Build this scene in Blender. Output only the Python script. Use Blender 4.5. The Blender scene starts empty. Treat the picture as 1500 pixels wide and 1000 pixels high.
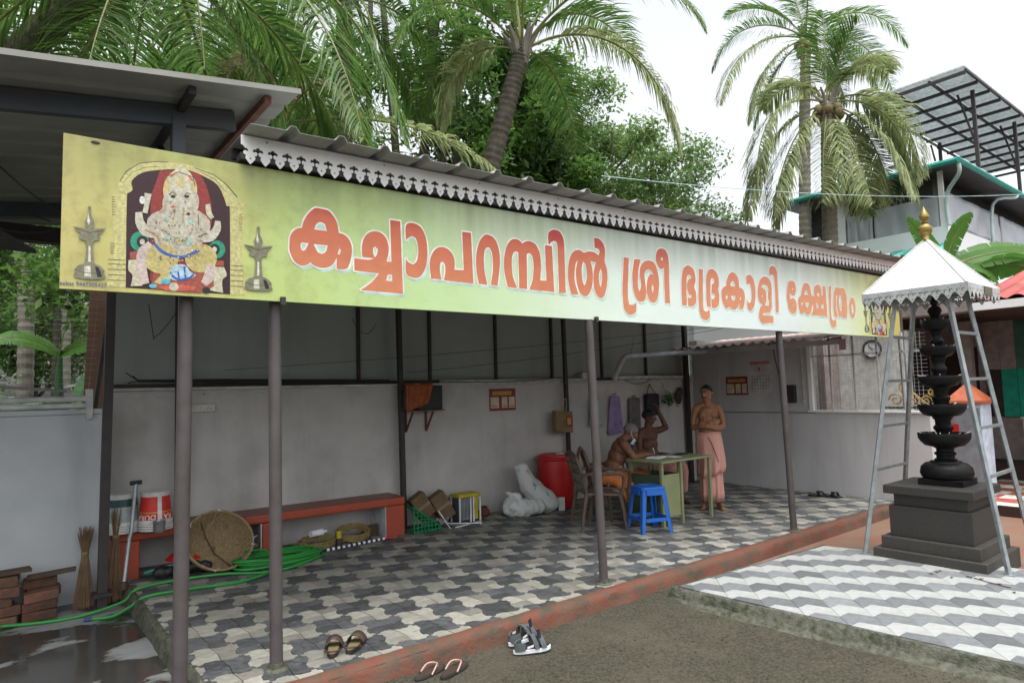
import bpy, bmesh, math, random
from mathutils import Vector, Matrix, Euler, noise
from mathutils.geometry import tessellate_polygon
R = math.radians
random.seed(7)
scene = bpy.context.scene
COL = scene.collection

# ------------------------------------------------------------------ camera, sky, sun, exposure
cam_data = bpy.data.cameras.new('camera')
cam_data.sensor_width = 36.0
cam_data.lens = 957 * 36 / 1500
cam_data.clip_start = 0.05
cam_data.clip_end = 500
cam = bpy.data.objects.new('camera', cam_data)
COL.objects.link(cam)
yaw, pitch, roll = R(51.4), R(4.35), R(-1.55)
d = Vector((math.cos(yaw) * math.cos(pitch), math.sin(yaw) * math.cos(pitch), math.sin(pitch)))
r0 = d.cross(Vector((0, 0, 1))).normalized()
u0 = r0.cross(d)
rr = r0 * math.cos(roll) + u0 * math.sin(roll)
uu = -r0 * math.sin(roll) + u0 * math.cos(roll)
mw = Matrix((rr, uu, -d)).transposed().to_4x4()
mw.translation = Vector((0, 0, 1.6))
cam.matrix_world = mw
scene.camera = cam

world = bpy.data.worlds.new('World')
scene.world = world
world.use_nodes = True
wn = world.node_tree.nodes
wl = world.node_tree.links
wn.clear()
SUN_EL, SUN_AZ = R(74), R(255)     # high sun behind a bright even overcast
sky = wn.new('ShaderNodeTexSky')
sky.sky_type = 'NISHITA'
sky.sun_disc = False
sky.sun_elevation = SUN_EL
sky.sun_rotation = R(90) - SUN_AZ
sky.air_density = 1.0
sky.dust_density = 6.0
sky.ozone_density = 0.5
hs = wn.new('ShaderNodeHueSaturation')
hs.inputs['Saturation'].default_value = 0.22
bg = wn.new('ShaderNodeBackground')
bg.inputs['Strength'].default_value = 0.15
wo = wn.new('ShaderNodeOutputWorld')
wl.new(sky.outputs[0], hs.inputs['Color'])
# bright hazy overcast: a little whiter towards the horizon
tcw = wn.new('ShaderNodeTexCoord')
sxw = wn.new('ShaderNodeSeparateXYZ')
mrw = wn.new('ShaderNodeMapRange')
mrw.inputs[3].default_value = 1.08
mrw.inputs[4].default_value = 0.74
mulw = wn.new('ShaderNodeMixRGB')
mulw.blend_type = 'MULTIPLY'
mulw.inputs[0].default_value = 1.0
wl.new(tcw.outputs['Generated'], sxw.inputs[0])
wl.new(sxw.outputs['Z'], mrw.inputs[0])
wl.new(hs.outputs[0], mulw.inputs[1])
wl.new(mrw.outputs[0], mulw.inputs[2])
wl.new(mulw.outputs[0], bg.inputs['Color'])
wl.new(bg.outputs[0], wo.inputs['Surface'])

sun_data = bpy.data.lights.new('sun', 'SUN')
sun_data.energy = 0.5
sun_data.angle = R(60)
sun_data.color = (1.0, 0.97, 0.92)
sun = bpy.data.objects.new('sun', sun_data)
COL.objects.link(sun)
sdir = Vector((math.cos(SUN_AZ) * math.cos(SUN_EL), math.sin(SUN_AZ) * math.cos(SUN_EL), math.sin(SUN_EL)))
sun.rotation_euler = sdir.to_track_quat('Z', 'Y').to_euler()
sun.location = (0, 0, 20)

vs = scene.view_settings
vs.view_transform = 'Standard'
vs.look = 'None'
vs.exposure = 1.4
vs.gamma = 1.0
vs.use_curve_mapping = False

# ------------------------------------------------------------------ materials
def rgb(c):
    return (c[0], c[1], c[2], 1.0)

def mat(name, col, rough=0.7, var=0.18, scale=9.0, col2=None, metal=0.0, bump=0.0, bscale=None, obj=False,
        island=False, transl=0.0, big=0.0, bigcol=None, bigscale=1.2, spec=0.4, rvar=0.0, streak=0.0, scol=None):
    """Procedural material: noise mottling, optional large stains, per-object or per-island tint, optional bump."""
    m = bpy.data.materials.new(name)
    m.use_nodes = True
    nt = m.node_tree
    n, l = nt.nodes, nt.links
    n.clear()
    out = n.new('ShaderNodeOutputMaterial')
    p = n.new('ShaderNodeBsdfPrincipled')
    p.inputs['Roughness'].default_value = rough
    p.inputs['Metallic'].default_value = metal
    p.inputs['Specular IOR Level'].default_value = spec
    tc = n.new('ShaderNodeTexCoord')
    nz = n.new('ShaderNodeTexNoise')
    nz.inputs['Scale'].default_value = scale
    nz.inputs['Detail'].default_value = 6
    l.new(tc.outputs['Object'], nz.inputs['Vector'])
    mix = n.new('ShaderNodeMixRGB')
    c2 = col2 or tuple(min(1, v * (1 + var)) for v in col)
    c1 = col if col2 else tuple(v * (1 - var) for v in col)
    mix.inputs[1].default_value = rgb(c1)
    mix.inputs[2].default_value = rgb(c2)
    cr = n.new('ShaderNodeMapRange')
    cr.inputs[1].default_value = 0.33
    cr.inputs[2].default_value = 0.67
    l.new(nz.outputs[0], cr.inputs[0])
    l.new(cr.outputs[0], mix.inputs[0])
    last = mix.outputs[0]
    if big > 0:
        nb = n.new('ShaderNodeTexNoise')
        nb.inputs['Scale'].default_value = bigscale
        nb.inputs['Detail'].default_value = 8
        nb.inputs['Roughness'].default_value = 0.65
        l.new(tc.outputs['Object'], nb.inputs['Vector'])
        mr = n.new('ShaderNodeMapRange')
        mr.inputs[1].default_value = 0.48
        mr.inputs[2].default_value = 0.7
        mr.inputs[4].default_value = big
        l.new(nb.outputs[0], mr.inputs[0])
        mb = n.new('ShaderNodeMixRGB')
        mb.inputs[2].default_value = rgb(bigcol or tuple(v * 0.45 for v in col))
        l.new(mr.outputs[0], mb.inputs[0])
        l.new(last, mb.inputs[1])
        last = mb.outputs[0]
    if streak > 0:
        mp = n.new('ShaderNodeMapping')
        mp.inputs['Scale'].default_value = (3.2, 3.2, 0.5)
        l.new(tc.outputs['Object'], mp.inputs['Vector'])
        ns = n.new('ShaderNodeTexNoise')
        ns.inputs['Scale'].default_value = 1.0
        ns.inputs['Detail'].default_value = 7
        ns.inputs['Roughness'].default_value = 0.6
        l.new(mp.outputs[0], ns.inputs['Vector'])
        m3 = n.new('ShaderNodeMapRange')
        m3.inputs[1].default_value = 0.5
        m3.inputs[2].default_value = 0.72
        m3.inputs[4].default_value = streak
        l.new(ns.outputs[0], m3.inputs[0])
        x3 = n.new('ShaderNodeMixRGB')
        x3.inputs[2].default_value = rgb(scol or tuple(v * 0.5 for v in col))
        l.new(m3.outputs[0], x3.inputs[0])
        l.new(last, x3.inputs[1])
        last = x3.outputs[0]
    if obj or island:
        if obj:
            src = n.new('ShaderNodeObjectInfo').outputs['Random']
        else:
            src = n.new('ShaderNodeNewGeometry').outputs['Random Per Island']
        hv = n.new('ShaderNodeHueSaturation')
        mv = n.new('ShaderNodeMapRange')
        mv.inputs[3].default_value = 0.68
        mv.inputs[4].default_value = 1.3
        l.new(src, mv.inputs[0])
        l.new(mv.outputs[0], hv.inputs['Value'])
        mh = n.new('ShaderNodeMapRange')
        mh.inputs[3].default_value = 0.485
        mh.inputs[4].default_value = 0.515
        ml = n.new('ShaderNodeMath')
        ml.operation = 'MULTIPLY'
        ml.inputs[1].default_value = 7.31
        fr = n.new('ShaderNodeMath')
        fr.operation = 'FRACT'
        l.new(src, ml.inputs[0])
        l.new(ml.outputs[0], fr.inputs[0])
        l.new(fr.outputs[0], mh.inputs[0])
        l.new(mh.outputs[0], hv.inputs['Hue'])
        l.new(last, hv.inputs['Color'])
        last = hv.outputs[0]
    l.new(last, p.inputs['Base Color'])
    if rvar > 0:
        rm = n.new('ShaderNodeMapRange')
        rm.inputs[1].default_value = 0.35
        rm.inputs[2].default_value = 0.65
        rm.inputs[3].default_value = max(0.05, rough - rvar)
        rm.inputs[4].default_value = min(1, rough + rvar)
        l.new(nz.outputs[0], rm.inputs[0])
        l.new(rm.outputs[0], p.inputs['Roughness'])
    if bump > 0:
        nb2 = n.new('ShaderNodeTexNoise')
        nb2.inputs['Scale'].default_value = bscale or scale * 5
        nb2.inputs['Detail'].default_value = 4
        l.new(tc.outputs['Object'], nb2.inputs['Vector'])
        b = n.new('ShaderNodeBump')
        b.inputs['Strength'].default_value = bump
        b.inputs['Distance'].default_value = 0.01
        l.new(nb2.outputs[0], b.inputs['Height'])
        l.new(b.outputs[0], p.inputs['Normal'])
    if transl > 0:
        t = n.new('ShaderNodeBsdfTranslucent')
        l.new(last, t.inputs['Color'])
        ms = n.new('ShaderNodeMixShader')
        ms.inputs[0].default_value = transl
        l.new(p.outputs[0], ms.inputs[1])
        l.new(t.outputs[0], ms.inputs[2])
        l.new(ms.outputs[0], out.inputs['Surface'])
    else:
        l.new(p.outputs[0], out.inputs['Surface'])
    return m

# ------------------------------------------------------------------ mesh builder
class MB:
    def __init__(self):
        self.v, self.f, self.mi = [], [], []
        self.cur = 0
    def add(self, vs_, fs_):
        o = len(self.v)
        self.v += [Vector(p) for p in vs_]
        self.f += [tuple(i + o for i in q) for q in fs_]
        self.mi += [self.cur] * len(fs_)
        return self
    def bx(self, x0, x1, y0, y1, z0, z1):
        return self.add([(x0, y0, z0), (x1, y0, z0), (x1, y1, z0), (x0, y1, z0), (x0, y0, z1), (x1, y0, z1), (x1, y1, z1), (x0, y1, z1)],
                        [(0, 3, 2, 1), (4, 5, 6, 7), (0, 1, 5, 4), (1, 2, 6, 5), (2, 3, 7, 6), (3, 0, 4, 7)])
    def obx(self, c, ax, ay, az):
        """oriented box: centre and three half-extent vectors"""
        c, ax, ay, az = Vector(c), Vector(ax), Vector(ay), Vector(az)
        P = [c + sx * ax + sy * ay + sz * az for sz in (-1, 1) for sx, sy in ((-1, -1), (1, -1), (1, 1), (-1, 1))]
        return self.add(P, [(0, 3, 2, 1), (4, 5, 6, 7), (0, 1, 5, 4), (1, 2, 6, 5), (2, 3, 7, 6), (3, 0, 4, 7)])
    def bar(self, a, b, w, h=None, up=(0, 0, 1)):
        a, b = Vector(a), Vector(b)
        t = (b - a)
        tn = t.normalized()
        s = tn.cross(Vector(up))
        if s.length < 1e-4:
            s = tn.cross(Vector((1, 0, 0)))
        s.normalize()
        u = s.cross(tn).normalized()
        return self.obx((a + b) / 2, t / 2, s * w / 2, u * (h or w) / 2)
    def tube(self, pts, rad, n=8, cap=True):
        pts = [Vector(p) for p in pts]
        k = len(pts)
        if not isinstance(rad, (list, tuple)):
            rad = [rad] * k
        t0 = (pts[1] - pts[0]).normalized()
        ref = Vector((0, 0, 1)) if abs(t0.z) < 0.9 else Vector((1, 0, 0))
        s = t0.cross(ref).normalized()
        vs_, fs_ = [], []
        for i in range(k):
            t = (pts[min(i + 1, k - 1)] - pts[max(i - 1, 0)])
            if t.length < 1e-9:
                t = t0
            t.normalize()
            s = (s - t * s.dot(t))
            if s.length < 1e-6:
                s = t.cross(Vector((0.3, 0.5, 0.8)))
            s.normalize()
            u = t.cross(s)
            for j in range(n):
                a = 2 * math.pi * j / n
                vs_.append(pts[i] + (s * math.cos(a) + u * math.sin(a)) * rad[i])
        for i in range(k - 1):
            for j in range(n):
                fs_.append((i * n + j, i * n + (j + 1) % n, (i + 1) * n + (j + 1) % n, (i + 1) * n + j))
        if cap:
            fs_.append(tuple(range(n - 1, -1, -1)))
            fs_.append(tuple((k - 1) * n + j for j in range(n)))
        return self.add(vs_, fs_)
    def lathe(self, prof, n=24, c=(0, 0, 0), sx=1, sy=1, wob=None):
        c = Vector(c)
        vs_, fs_ = [], []
        for i, (r_, z_) in enumerate(prof):
            for j in range(n):
                a = 2 * math.pi * j / n
                q = r_ * (1 + (wob(a, z_) if wob else 0))
                vs_.append(c + Vector((q * math.cos(a) * sx, q * math.sin(a) * sy, z_)))
        for i in range(len(prof) - 1):
            for j in range(n):
                fs_.append((i * n + j, i * n + (j + 1) % n, (i + 1) * n + (j + 1) % n, (i + 1) * n + j))
        fs_.append(tuple(range(n - 1, -1, -1)))
        fs_.append(tuple((len(prof) - 1) * n + j for j in range(n)))
        return self.add(vs_, fs_)
    def ell(self, c, rad, n=14, m=9, rot=None):
        c = Vector(c)
        vs_, fs_ = [], []
        for i in range(m + 1):
            th = math.pi * i / m
            for j in range(n):
                a = 2 * math.pi * j / n
                q = Vector((rad[0] * math.sin(th) * math.cos(a), rad[1] * math.sin(th) * math.sin(a), rad[2] * math.cos(th)))
                if rot:
                    q = rot @ q
                vs_.append(c + q)
        for i in range(m):
            for j in range(n):
                fs_.append((i * n + j, (i + 1) * n + j, (i + 1) * n + (j + 1) % n, i * n + (j + 1) % n))
        return self.add(vs_, fs_)
    def cap2(self, a, b, ra, rb, n=12):
        """tapered capsule"""
        a, b = Vector(a), Vector(b)
        t = (b - a).normalized()
        pts, rad = [], []
        for q in (-1, -0.8, -0.45, 0):
            pts.append(a + t * ra * q)
            rad.append(max(0.001, ra * math.sqrt(max(0, 1 - q * q))))
        for q in (0, 0.45, 0.8, 1):
            pts.append(b + t * rb * q)
            rad.append(max(0.001, rb * math.sqrt(max(0, 1 - q * q))))
        return self.tube(pts, rad, n)
    def prism(self, poly, z0, z1):
        n = len(poly)
        ar = sum(poly[i][0] * poly[(i + 1) % n][1] - poly[(i + 1) % n][0] * poly[i][1] for i in range(n))
        if ar < 0:
            poly = poly[::-1]
        vs_ = [(p[0], p[1], z0) for p in poly] + [(p[0], p[1], z1) for p in poly]
        fs_ = [tuple(range(n, 2 * n))] + [(i, (i + 1) % n, n + (i + 1) % n, n + i) for i in range(n)]
        return self.add(vs_, fs_)
    def mesh(self, name, mats, origin=(0, 0, 0), smooth=False):
        me = bpy.data.meshes.new(name)
        o = Vector(origin)
        me.from_pydata([p - o for p in self.v], [], self.f)
        for m in (mats if isinstance(mats, (list, tuple)) else [mats]):
            me.materials.append(m)
        if isinstance(mats, (list, tuple)):
            me.polygons.foreach_set('material_index', self.mi)
        if smooth:
            me.polygons.foreach_set('use_smooth', [True] * len(me.polygons))
        me.update()
        return me
    def build(self, name, mats, parent=None, smooth=False, bev=0.0, local=False, origin=None):
        org = Vector((0, 0, 0))
        if origin is not None:
            org = Vector(origin)
        elif parent is not None and not local:
            org = wloc(parent)
        o = bpy.data.objects.new(name, self.mesh(name, mats, org, smooth))
        COL.objects.link(o)
        if parent is not None:
            o.parent = parent
            if origin is not None:
                o.location = org - wloc(parent)
        elif origin is not None:
            o.location = org
        if bev > 0:
            b = o.modifiers.new('bevel', 'BEVEL')
            b.width = bev
            b.segments = 2
            b.limit_method = 'ANGLE'
        if smooth:
            try:
                with_angle(o)
            except Exception:
                pass
        return o

def with_angle(o, ang=40):
    """sharp edges past an angle, smooth elsewhere"""
    me = o.data
    bm = bmesh.new()
    bm.from_mesh(me)
    for e in bm.edges:
        if len(e.link_faces) == 2 and e.calc_face_angle(0) > R(ang):
            e.smooth = False
    bm.to_mesh(me)
    bm.free()

def wloc(o):
    p = Vector(o.location)
    while o.parent:
        o = o.parent
        p = p + Vector(o.location)
    return p

def thing(name, label, cat, loc=(0, 0, 0), group=None):
    o = bpy.data.objects.new(name, None)
    o.empty_display_size = 0.1
    o.location = loc
    COL.objects.link(o)
    return tag(o, label, cat, group)

def tag(o, label=None, cat=None, group=None):
    if label:
        o['label'] = label
    if cat:
        o['category'] = cat
    if group:
        o['group'] = group
    return o

def struct(o):
    o['kind'] = 'structure'
    return o

def dup(root, loc, rz=0, label=None, scale=None):
    r_ = root.copy()
    COL.objects.link(r_)
    r_.location = loc
    r_.rotation_euler = (0, 0, rz)
    if scale:
        r_.scale = (scale,) * 3
    if label:
        r_['label'] = label
    for ch in root.children:
        c = ch.copy()
        COL.objects.link(c)
        c.parent = r_
        for g in ch.children:
            e = g.copy()
            COL.objects.link(e)
            e.parent = c
    return r_

def remesh(mb, name, m, parent, voxel=0.012, smooth_it=2, disp=0.0, dscale=8.0):
    """one continuous skin over overlapping tapered volumes"""
    o = mb.build(name, m, parent)
    md = o.modifiers.new('r', 'REMESH')
    md.mode = 'VOXEL'
    md.voxel_size = voxel
    sm = o.modifiers.new('s', 'SMOOTH')
    sm.factor = 0.5
    sm.iterations = smooth_it
    dg = bpy.context.evaluated_depsgraph_get()
    me = bpy.data.meshes.new_from_object(o.evaluated_get(dg))
    o.modifiers.clear()
    old = o.data
    o.data = me
    bpy.data.meshes.remove(old)
    me.name = name
    if not me.materials:
        me.materials.append(m)
    if disp:
        for v in me.vertices:
            k = noise.noise(Vector((v.co.x * dscale, v.co.y * dscale, v.co.z * dscale * 0.5)))
            v.co += v.normal * disp * k
    me.polygons.foreach_set('use_smooth', [True] * len(me.polygons))
    return o

def flat_poly(mb, contours, depth, frame):
    """fill a contour with holes in the (s, z) plane of a board; frame maps (s, z, depth) to a point"""
    polys = [[Vector((a, b, 0)) for a, b in c] for c in contours]
    tris = tessellate_polygon(polys)
    pts = [p for c in polys for p in c]
    fs_ = []
    for t in tris:
        a, b, c = (pts[i] for i in t)
        if (b - a).cross(c - a).z < 0:
            t = (t[0], t[2], t[1])
        fs_.append(tuple(t))
    mb.add([frame(p.x, p.y, depth) for p in pts], fs_)

def smooth_loop(c, sub=4, corner=52):
    """Catmull-Rom through a traced loop, keeping its sharp corners"""
    n = len(c)
    P = [Vector((a, b)) for a, b in c]
    sharp = []
    for i in range(n):
        a = P[i] - P[i - 1]
        b = P[(i + 1) % n] - P[i]
        sharp.append(a.length > 1e-6 and b.length > 1e-6 and a.angle(b) > R(corner))
    out = []
    for i in range(n):
        p1, p2 = P[i], P[(i + 1) % n]
        t1 = (p2 - P[i - 1]) * 0.5 if not sharp[i] else (p2 - p1) * 0.7
        t2 = (P[(i + 2) % n] - p1) * 0.5 if not sharp[(i + 1) % n] else (p2 - p1) * 0.7
        ln = (p2 - p1).length
        for t in (t1, t2):
            if t.length > ln * 1.2:
                t.length = ln * 1.2
        for k in range(sub):
            s = k / sub
            h = (2 * s ** 3 - 3 * s ** 2 + 1, s ** 3 - 2 * s ** 2 + s, -2 * s ** 3 + 3 * s ** 2, s ** 3 - s ** 2)
            q = p1 * h[0] + t1 * h[1] + p2 * h[2] + t2 * h[3]
            out.append((q.x, q.y))
    return out

def text_mesh(body, size, name, m, parent, mw_, depth=0.0004):
    cu = bpy.data.curves.new(name, 'FONT')
    cu.body = body
    cu.size = size
    cu.align_x = 'CENTER'
    cu.align_y = 'CENTER'
    cu.extrude = depth
    tmp = bpy.data.objects.new(name, cu)
    COL.objects.link(tmp)
    dg = bpy.context.evaluated_depsgraph_get()
    me = bpy.data.meshes.new_from_object(tmp.evaluated_get(dg))
    bpy.data.objects.remove(tmp)
    me.materials.clear()
    me.materials.append(m)
    me.transform(mw_)
    o = bpy.data.objects.new(name, me)
    COL.objects.link(o)
    o.parent = parent
    return o

def lerp(a, b, t):
    return a + (b - a) * t
# ------------------------------------------------------------------ palette
M = {}
M['sand'] = mat('sandy_grit', (0.034, 0.032, 0.022), 0.95, scale=55.0, col2=(0.082, 0.077, 0.057), bump=1.0, bscale=75, big=0.55, bigcol=(0.105, 0.098, 0.074), bigscale=1.6, spec=0.2)
M['pebble'] = mat('grit_grains', (0.058, 0.054, 0.04), 0.95, island=True, spec=0.2)
M['cement_red'] = mat('terracotta_cement', (0.22, 0.10, 0.065), 0.8, scale=3, col2=(0.19, 0.135, 0.095), big=0.5, bigcol=(0.2, 0.17, 0.13), bump=0.2, bscale=60)
M['moss'] = mat('mossy_mortar', (0.125, 0.125, 0.105), 0.95, scale=24, col2=(0.04, 0.05, 0.026), big=0.8, bigcol=(0.14, 0.135, 0.11), bigscale=5, bump=1.0, bscale=70, spec=0.15)
M['grout'] = mat('dirty_grout', (0.075, 0.07, 0.058), 0.95, scale=6)
M['light_p'] = mat('pale_paver', (0.22, 0.215, 0.18), 0.72, scale=26, col2=(0.31, 0.305, 0.265), obj=True, big=0.35, bigcol=(0.13, 0.12, 0.095), bigscale=7, bump=0.25, bscale=90, rvar=0.15)
M['dark_p'] = mat('slate_paver', (0.055, 0.060, 0.064), 0.55, scale=22, col2=(0.098, 0.105, 0.106), obj=True, big=0.35, bigcol=(0.045, 0.047, 0.045), bigscale=7, bump=0.25, bscale=90, rvar=0.2)
M['light_s'] = mat('pale_paver_far', (0.225, 0.22, 0.187), 0.72, scale=9, col2=(0.30, 0.295, 0.258), island=True, bump=0.2, bscale=60)
M['dark_s'] = mat('slate_paver_far', (0.07, 0.077, 0.082), 0.6, scale=9, col2=(0.115, 0.122, 0.124), island=True, bump=0.2, bscale=60)
M['white_p'] = mat('white_zigzag_paver', (0.31, 0.325, 0.32), 0.6, scale=18, col2=(0.39, 0.405, 0.40), big=0.45, bigcol=(0.27, 0.26, 0.215), bigscale=4, bump=0.15, bscale=70)
M['grey_p'] = mat('grey_zigzag_paver', (0.13, 0.142, 0.150), 0.65, scale=20, col2=(0.18, 0.193, 0.20), obj=True, big=0.3, bigcol=(0.10, 0.105, 0.10), bigscale=6, bump=0.2, bscale=80)
M['kerb'] = mat('worn_red_kerb', (0.165, 0.060, 0.040), 0.88, scale=9, col2=(0.12, 0.08, 0.058), big=1.0, bigcol=(0.07, 0.064, 0.047), bigscale=4.5, bump=0.6, bscale=40, spec=0.2)
M['wall'] = mat('greyish_plaster', (0.45, 0.435, 0.425), 0.85, scale=2.2, col2=(0.53, 0.515, 0.50), big=0.6, bigcol=(0.31, 0.295, 0.275), bigscale=1.3, bump=0.2, bscale=30, streak=.34)
M['wall_l'] = mat('bluish_plaster', (0.40, 0.43, 0.45), 0.85, scale=2.0, col2=(0.47, 0.495, 0.51), big=0.35, bigcol=(0.36, 0.37, 0.36), bigscale=1.4, bump=0.2, bscale=30, streak=.34)
M['sheet'] = mat('grey_fibre_sheet', (0.27, 0.305, 0.29), 0.7, scale=1.6, col2=(0.32, 0.355, 0.34), streak=.2, big=0.4, bigcol=(0.19, 0.215, 0.20), bigscale=0.8)
M['steel_dark'] = mat('dark_painted_steel', (0.028, 0.024, 0.026), 0.55, scale=12, col2=(0.045, 0.036, 0.034))
M['post'] = mat('mauve_grey_post_paint', (0.072, 0.061, 0.063), 0.45, scale=6, col2=(0.092, 0.079, 0.079), big=0.7, bigcol=(0.052, 0.045, 0.028), bigscale=3.5, streak=.5, scol=(.075, .045, .03), bump=.15, bscale=60)
M['roof'] = mat('weathered_roof_sheet', (0.30, 0.31, 0.30), 0.6, scale=4, col2=(0.36, 0.37, 0.36), big=0.6, bigcol=(0.17, 0.165, 0.15), bigscale=2.2, metal=0.15)
M['roof_l'] = mat('grey_shed_sheet', (0.25, 0.255, 0.225), 0.55, scale=3, col2=(0.29, 0.295, 0.26), big=0.4, bigcol=(0.14, 0.135, 0.115), metal=0.1)
M['blue_steel'] = mat('blue_grey_beam_paint', (0.045, 0.062, 0.08), 0.5, scale=5, col2=(0.06, 0.08, 0.10), big=0.4, bigcol=(0.09, 0.05, 0.035))
M['rust'] = mat('red_oxide_steel', (0.16, 0.065, 0.045), 0.7, scale=8)
M['fascia'] = mat('white_fascia_paint', (0.78, 0.79, 0.78), 0.5, scale=6, col2=(0.83, 0.84, 0.83), big=0.4, bigcol=(0.55, 0.54, 0.5), bigscale=3)
M['redoxide'] = mat('red_oxide_bench_paint', (0.38, 0.065, 0.028), 0.5, scale=5, col2=(0.30, 0.058, 0.03), big=0.45, bigcol=(0.17, 0.06, 0.04), bigscale=3.5)
M['bench_top'] = mat('worn_bench_top', (0.17, 0.075, 0.055), 0.45, scale=5, col2=(0.22, 0.075, 0.045), big=0.5, bigcol=(0.24, 0.19, 0.165), bigscale=3)
M['pvc'] = mat('pale_blue_pipe', (0.50, 0.57, 0.66), 0.4, scale=6)
M['pvc_w'] = mat('dusty_white_pipe', (0.46, 0.47, 0.46), 0.5, scale=9)
M['black'] = mat('black_plastic', (0.016, 0.016, 0.018), 0.5)
M['wire'] = mat('wire', (0.03, 0.03, 0.033), 0.6)
M['wirew'] = mat('pale_wire', (0.5, 0.5, 0.5), 0.6)

# wet concrete: dry pale islands, dark glossy wet ground between them
def wet_material():
    m = bpy.data.materials.new('wet_concrete')
    m.use_nodes = True
    n, l = m.node_tree.nodes, m.node_tree.links
    p = n['Principled BSDF']
    tc = n.new('ShaderNodeTexCoord')
    mp = n.new('ShaderNodeMapping')
    mp.inputs['Scale'].default_value = (0.85, 1.9, 1)
    l.new(tc.outputs['Object'], mp.inputs['Vector'])
    a = n.new('ShaderNodeTexNoise')
    a.inputs['Scale'].default_value = 1.15
    a.inputs['Detail'].default_value = 7
    a.inputs['Roughness'].default_value = 0.58
    l.new(mp.outputs[0], a.inputs['Vector'])
    r1 = n.new('ShaderNodeMapRange')
    r1.inputs[1].default_value = 0.535
    r1.inputs[2].default_value = 0.575
    l.new(a.outputs[0], r1.inputs[0])
    b = n.new('ShaderNodeTexNoise')
    b.inputs['Scale'].default_value = 14
    b.inputs['Detail'].default_value = 6
    l.new(tc.outputs['Object'], b.inputs['Vector'])
    wetc = n.new('ShaderNodeMixRGB')
    wetc.inputs[1].default_value = (0.028, 0.027, 0.025, 1)
    wetc.inputs[2].default_value = (0.055, 0.053, 0.048, 1)
    l.new(b.outputs[0], wetc.inputs[0])
    dryc = n.new('ShaderNodeMixRGB')
    dryc.inputs[1].default_value = (0.17, 0.18, 0.18, 1)
    dryc.inputs[2].default_value = (0.27, 0.28, 0.28, 1)
    l.new(b.outputs[0], dryc.inputs[0])
    mx = n.new('ShaderNodeMixRGB')
    l.new(r1.outputs[0], mx.inputs[0])
    l.new(wetc.outputs[0], mx.inputs[1])
    l.new(dryc.outputs[0], mx.inputs[2])
    l.new(mx.outputs[0], p.inputs['Base Color'])
    r2 = n.new('ShaderNodeMapRange')
    r2.inputs[3].default_value = 0.13
    r2.inputs[4].default_value = 0.8
    l.new(r1.outputs[0], r2.inputs[0])
    l.new(r2.outputs[0], p.inputs['Roughness'])
    bp = n.new('ShaderNodeBump')
    bp.inputs['Strength'].default_value = 0.15
    bp.inputs['Distance'].default_value = 0.004
    l.new(b.outputs[0], bp.inputs['Height'])
    l.new(bp.outputs[0], p.inputs['Normal'])
    return m
M['wet'] = wet_material()

# ------------------------------------------------------------------ ground
GZ = -0.12
g = MB()
g.add([(-60, -60, GZ), (90, -60, GZ), (90, 90, GZ), (-60, 90, GZ)], [(0, 1, 2, 3)])
struct(g.build('ground', M['sand']))
g = MB()
g.add([(-8, -6, GZ + .004), (0.3, 1.0, GZ + .004), (0.955, 3.5, GZ + .004), (0.965, 6.95, GZ + .004), (-8, 6.95, GZ + .004)], [(0, 1, 2, 3, 4)])
struct(g.build('wet_pavement', M['wet']))
g = MB()
g.add([(6.3, -4, GZ + .004), (16, -4, GZ + .004), (16, 3.62, GZ + .004), (5.7, 3.62, GZ + .004)], [(0, 1, 2, 3)])
struct(g.build('cement_path', M['cement_red']))

# grit strewn on the sand: far too many grains to count
g = MB()
for i in range(15000):
    x = random.uniform(1.1, 5.2)
    y = 3.62 - 2.7 * random.random() ** 1.3
    if x > 4.26 + (3.47 - y) * 0.1:
        continue
    s = random.uniform(0.003, 0.0085) * (1.7 if random.random() < .05 else 1)
    a = random.uniform(0, 6)
    c_, s_ = math.cos(a) * s, math.sin(a) * s
    h = s * random.uniform(.5, 1.1)
    g.add([(x + c_, y + s_, GZ), (x - s_, y + c_, GZ), (x - c_, y - s_, GZ), (x + s_, y - c_, GZ), (x + c_ * .3, y, GZ + h)], [(0, 1, 4), (1, 2, 4), (2, 3, 4), (3, 0, 4)])
o = g.build('gravel', M['pebble'])
o['kind'] = 'stuff'
tag(o, 'fine grit and pebbles strewn over the sandy yard', 'gravel')
# low drifts of loose sand against the kerb
g = MB()
nx, ny = 60, 10
for i in range(nx + 1):
    for j in range(ny + 1):
        x = 1.0 + 3.6 * i / nx
        v = j / ny
        y = 3.62 - 0.55 * v
        hgt = 0.035 * (1 - v) ** 2 * (0.5 + 0.9 * abs(noise.noise(Vector((x * 1.7, y * 2, 3))))) + 0.006 * noise.noise(Vector((x * 6, y * 6, 0))) * (1 - v)
        g.v.append(Vector((x, y, GZ + 0.004 + max(0, hgt) - 0.006 * v)))
for i in range(nx):
    for j in range(ny):
        a = i * (ny + 1) + j
        g.f.append((a, a + 1, a + ny + 2, a + ny + 1))
        g.mi.append(0)
struct(g.build('sand_drift', M['sand'], smooth=True))

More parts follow.
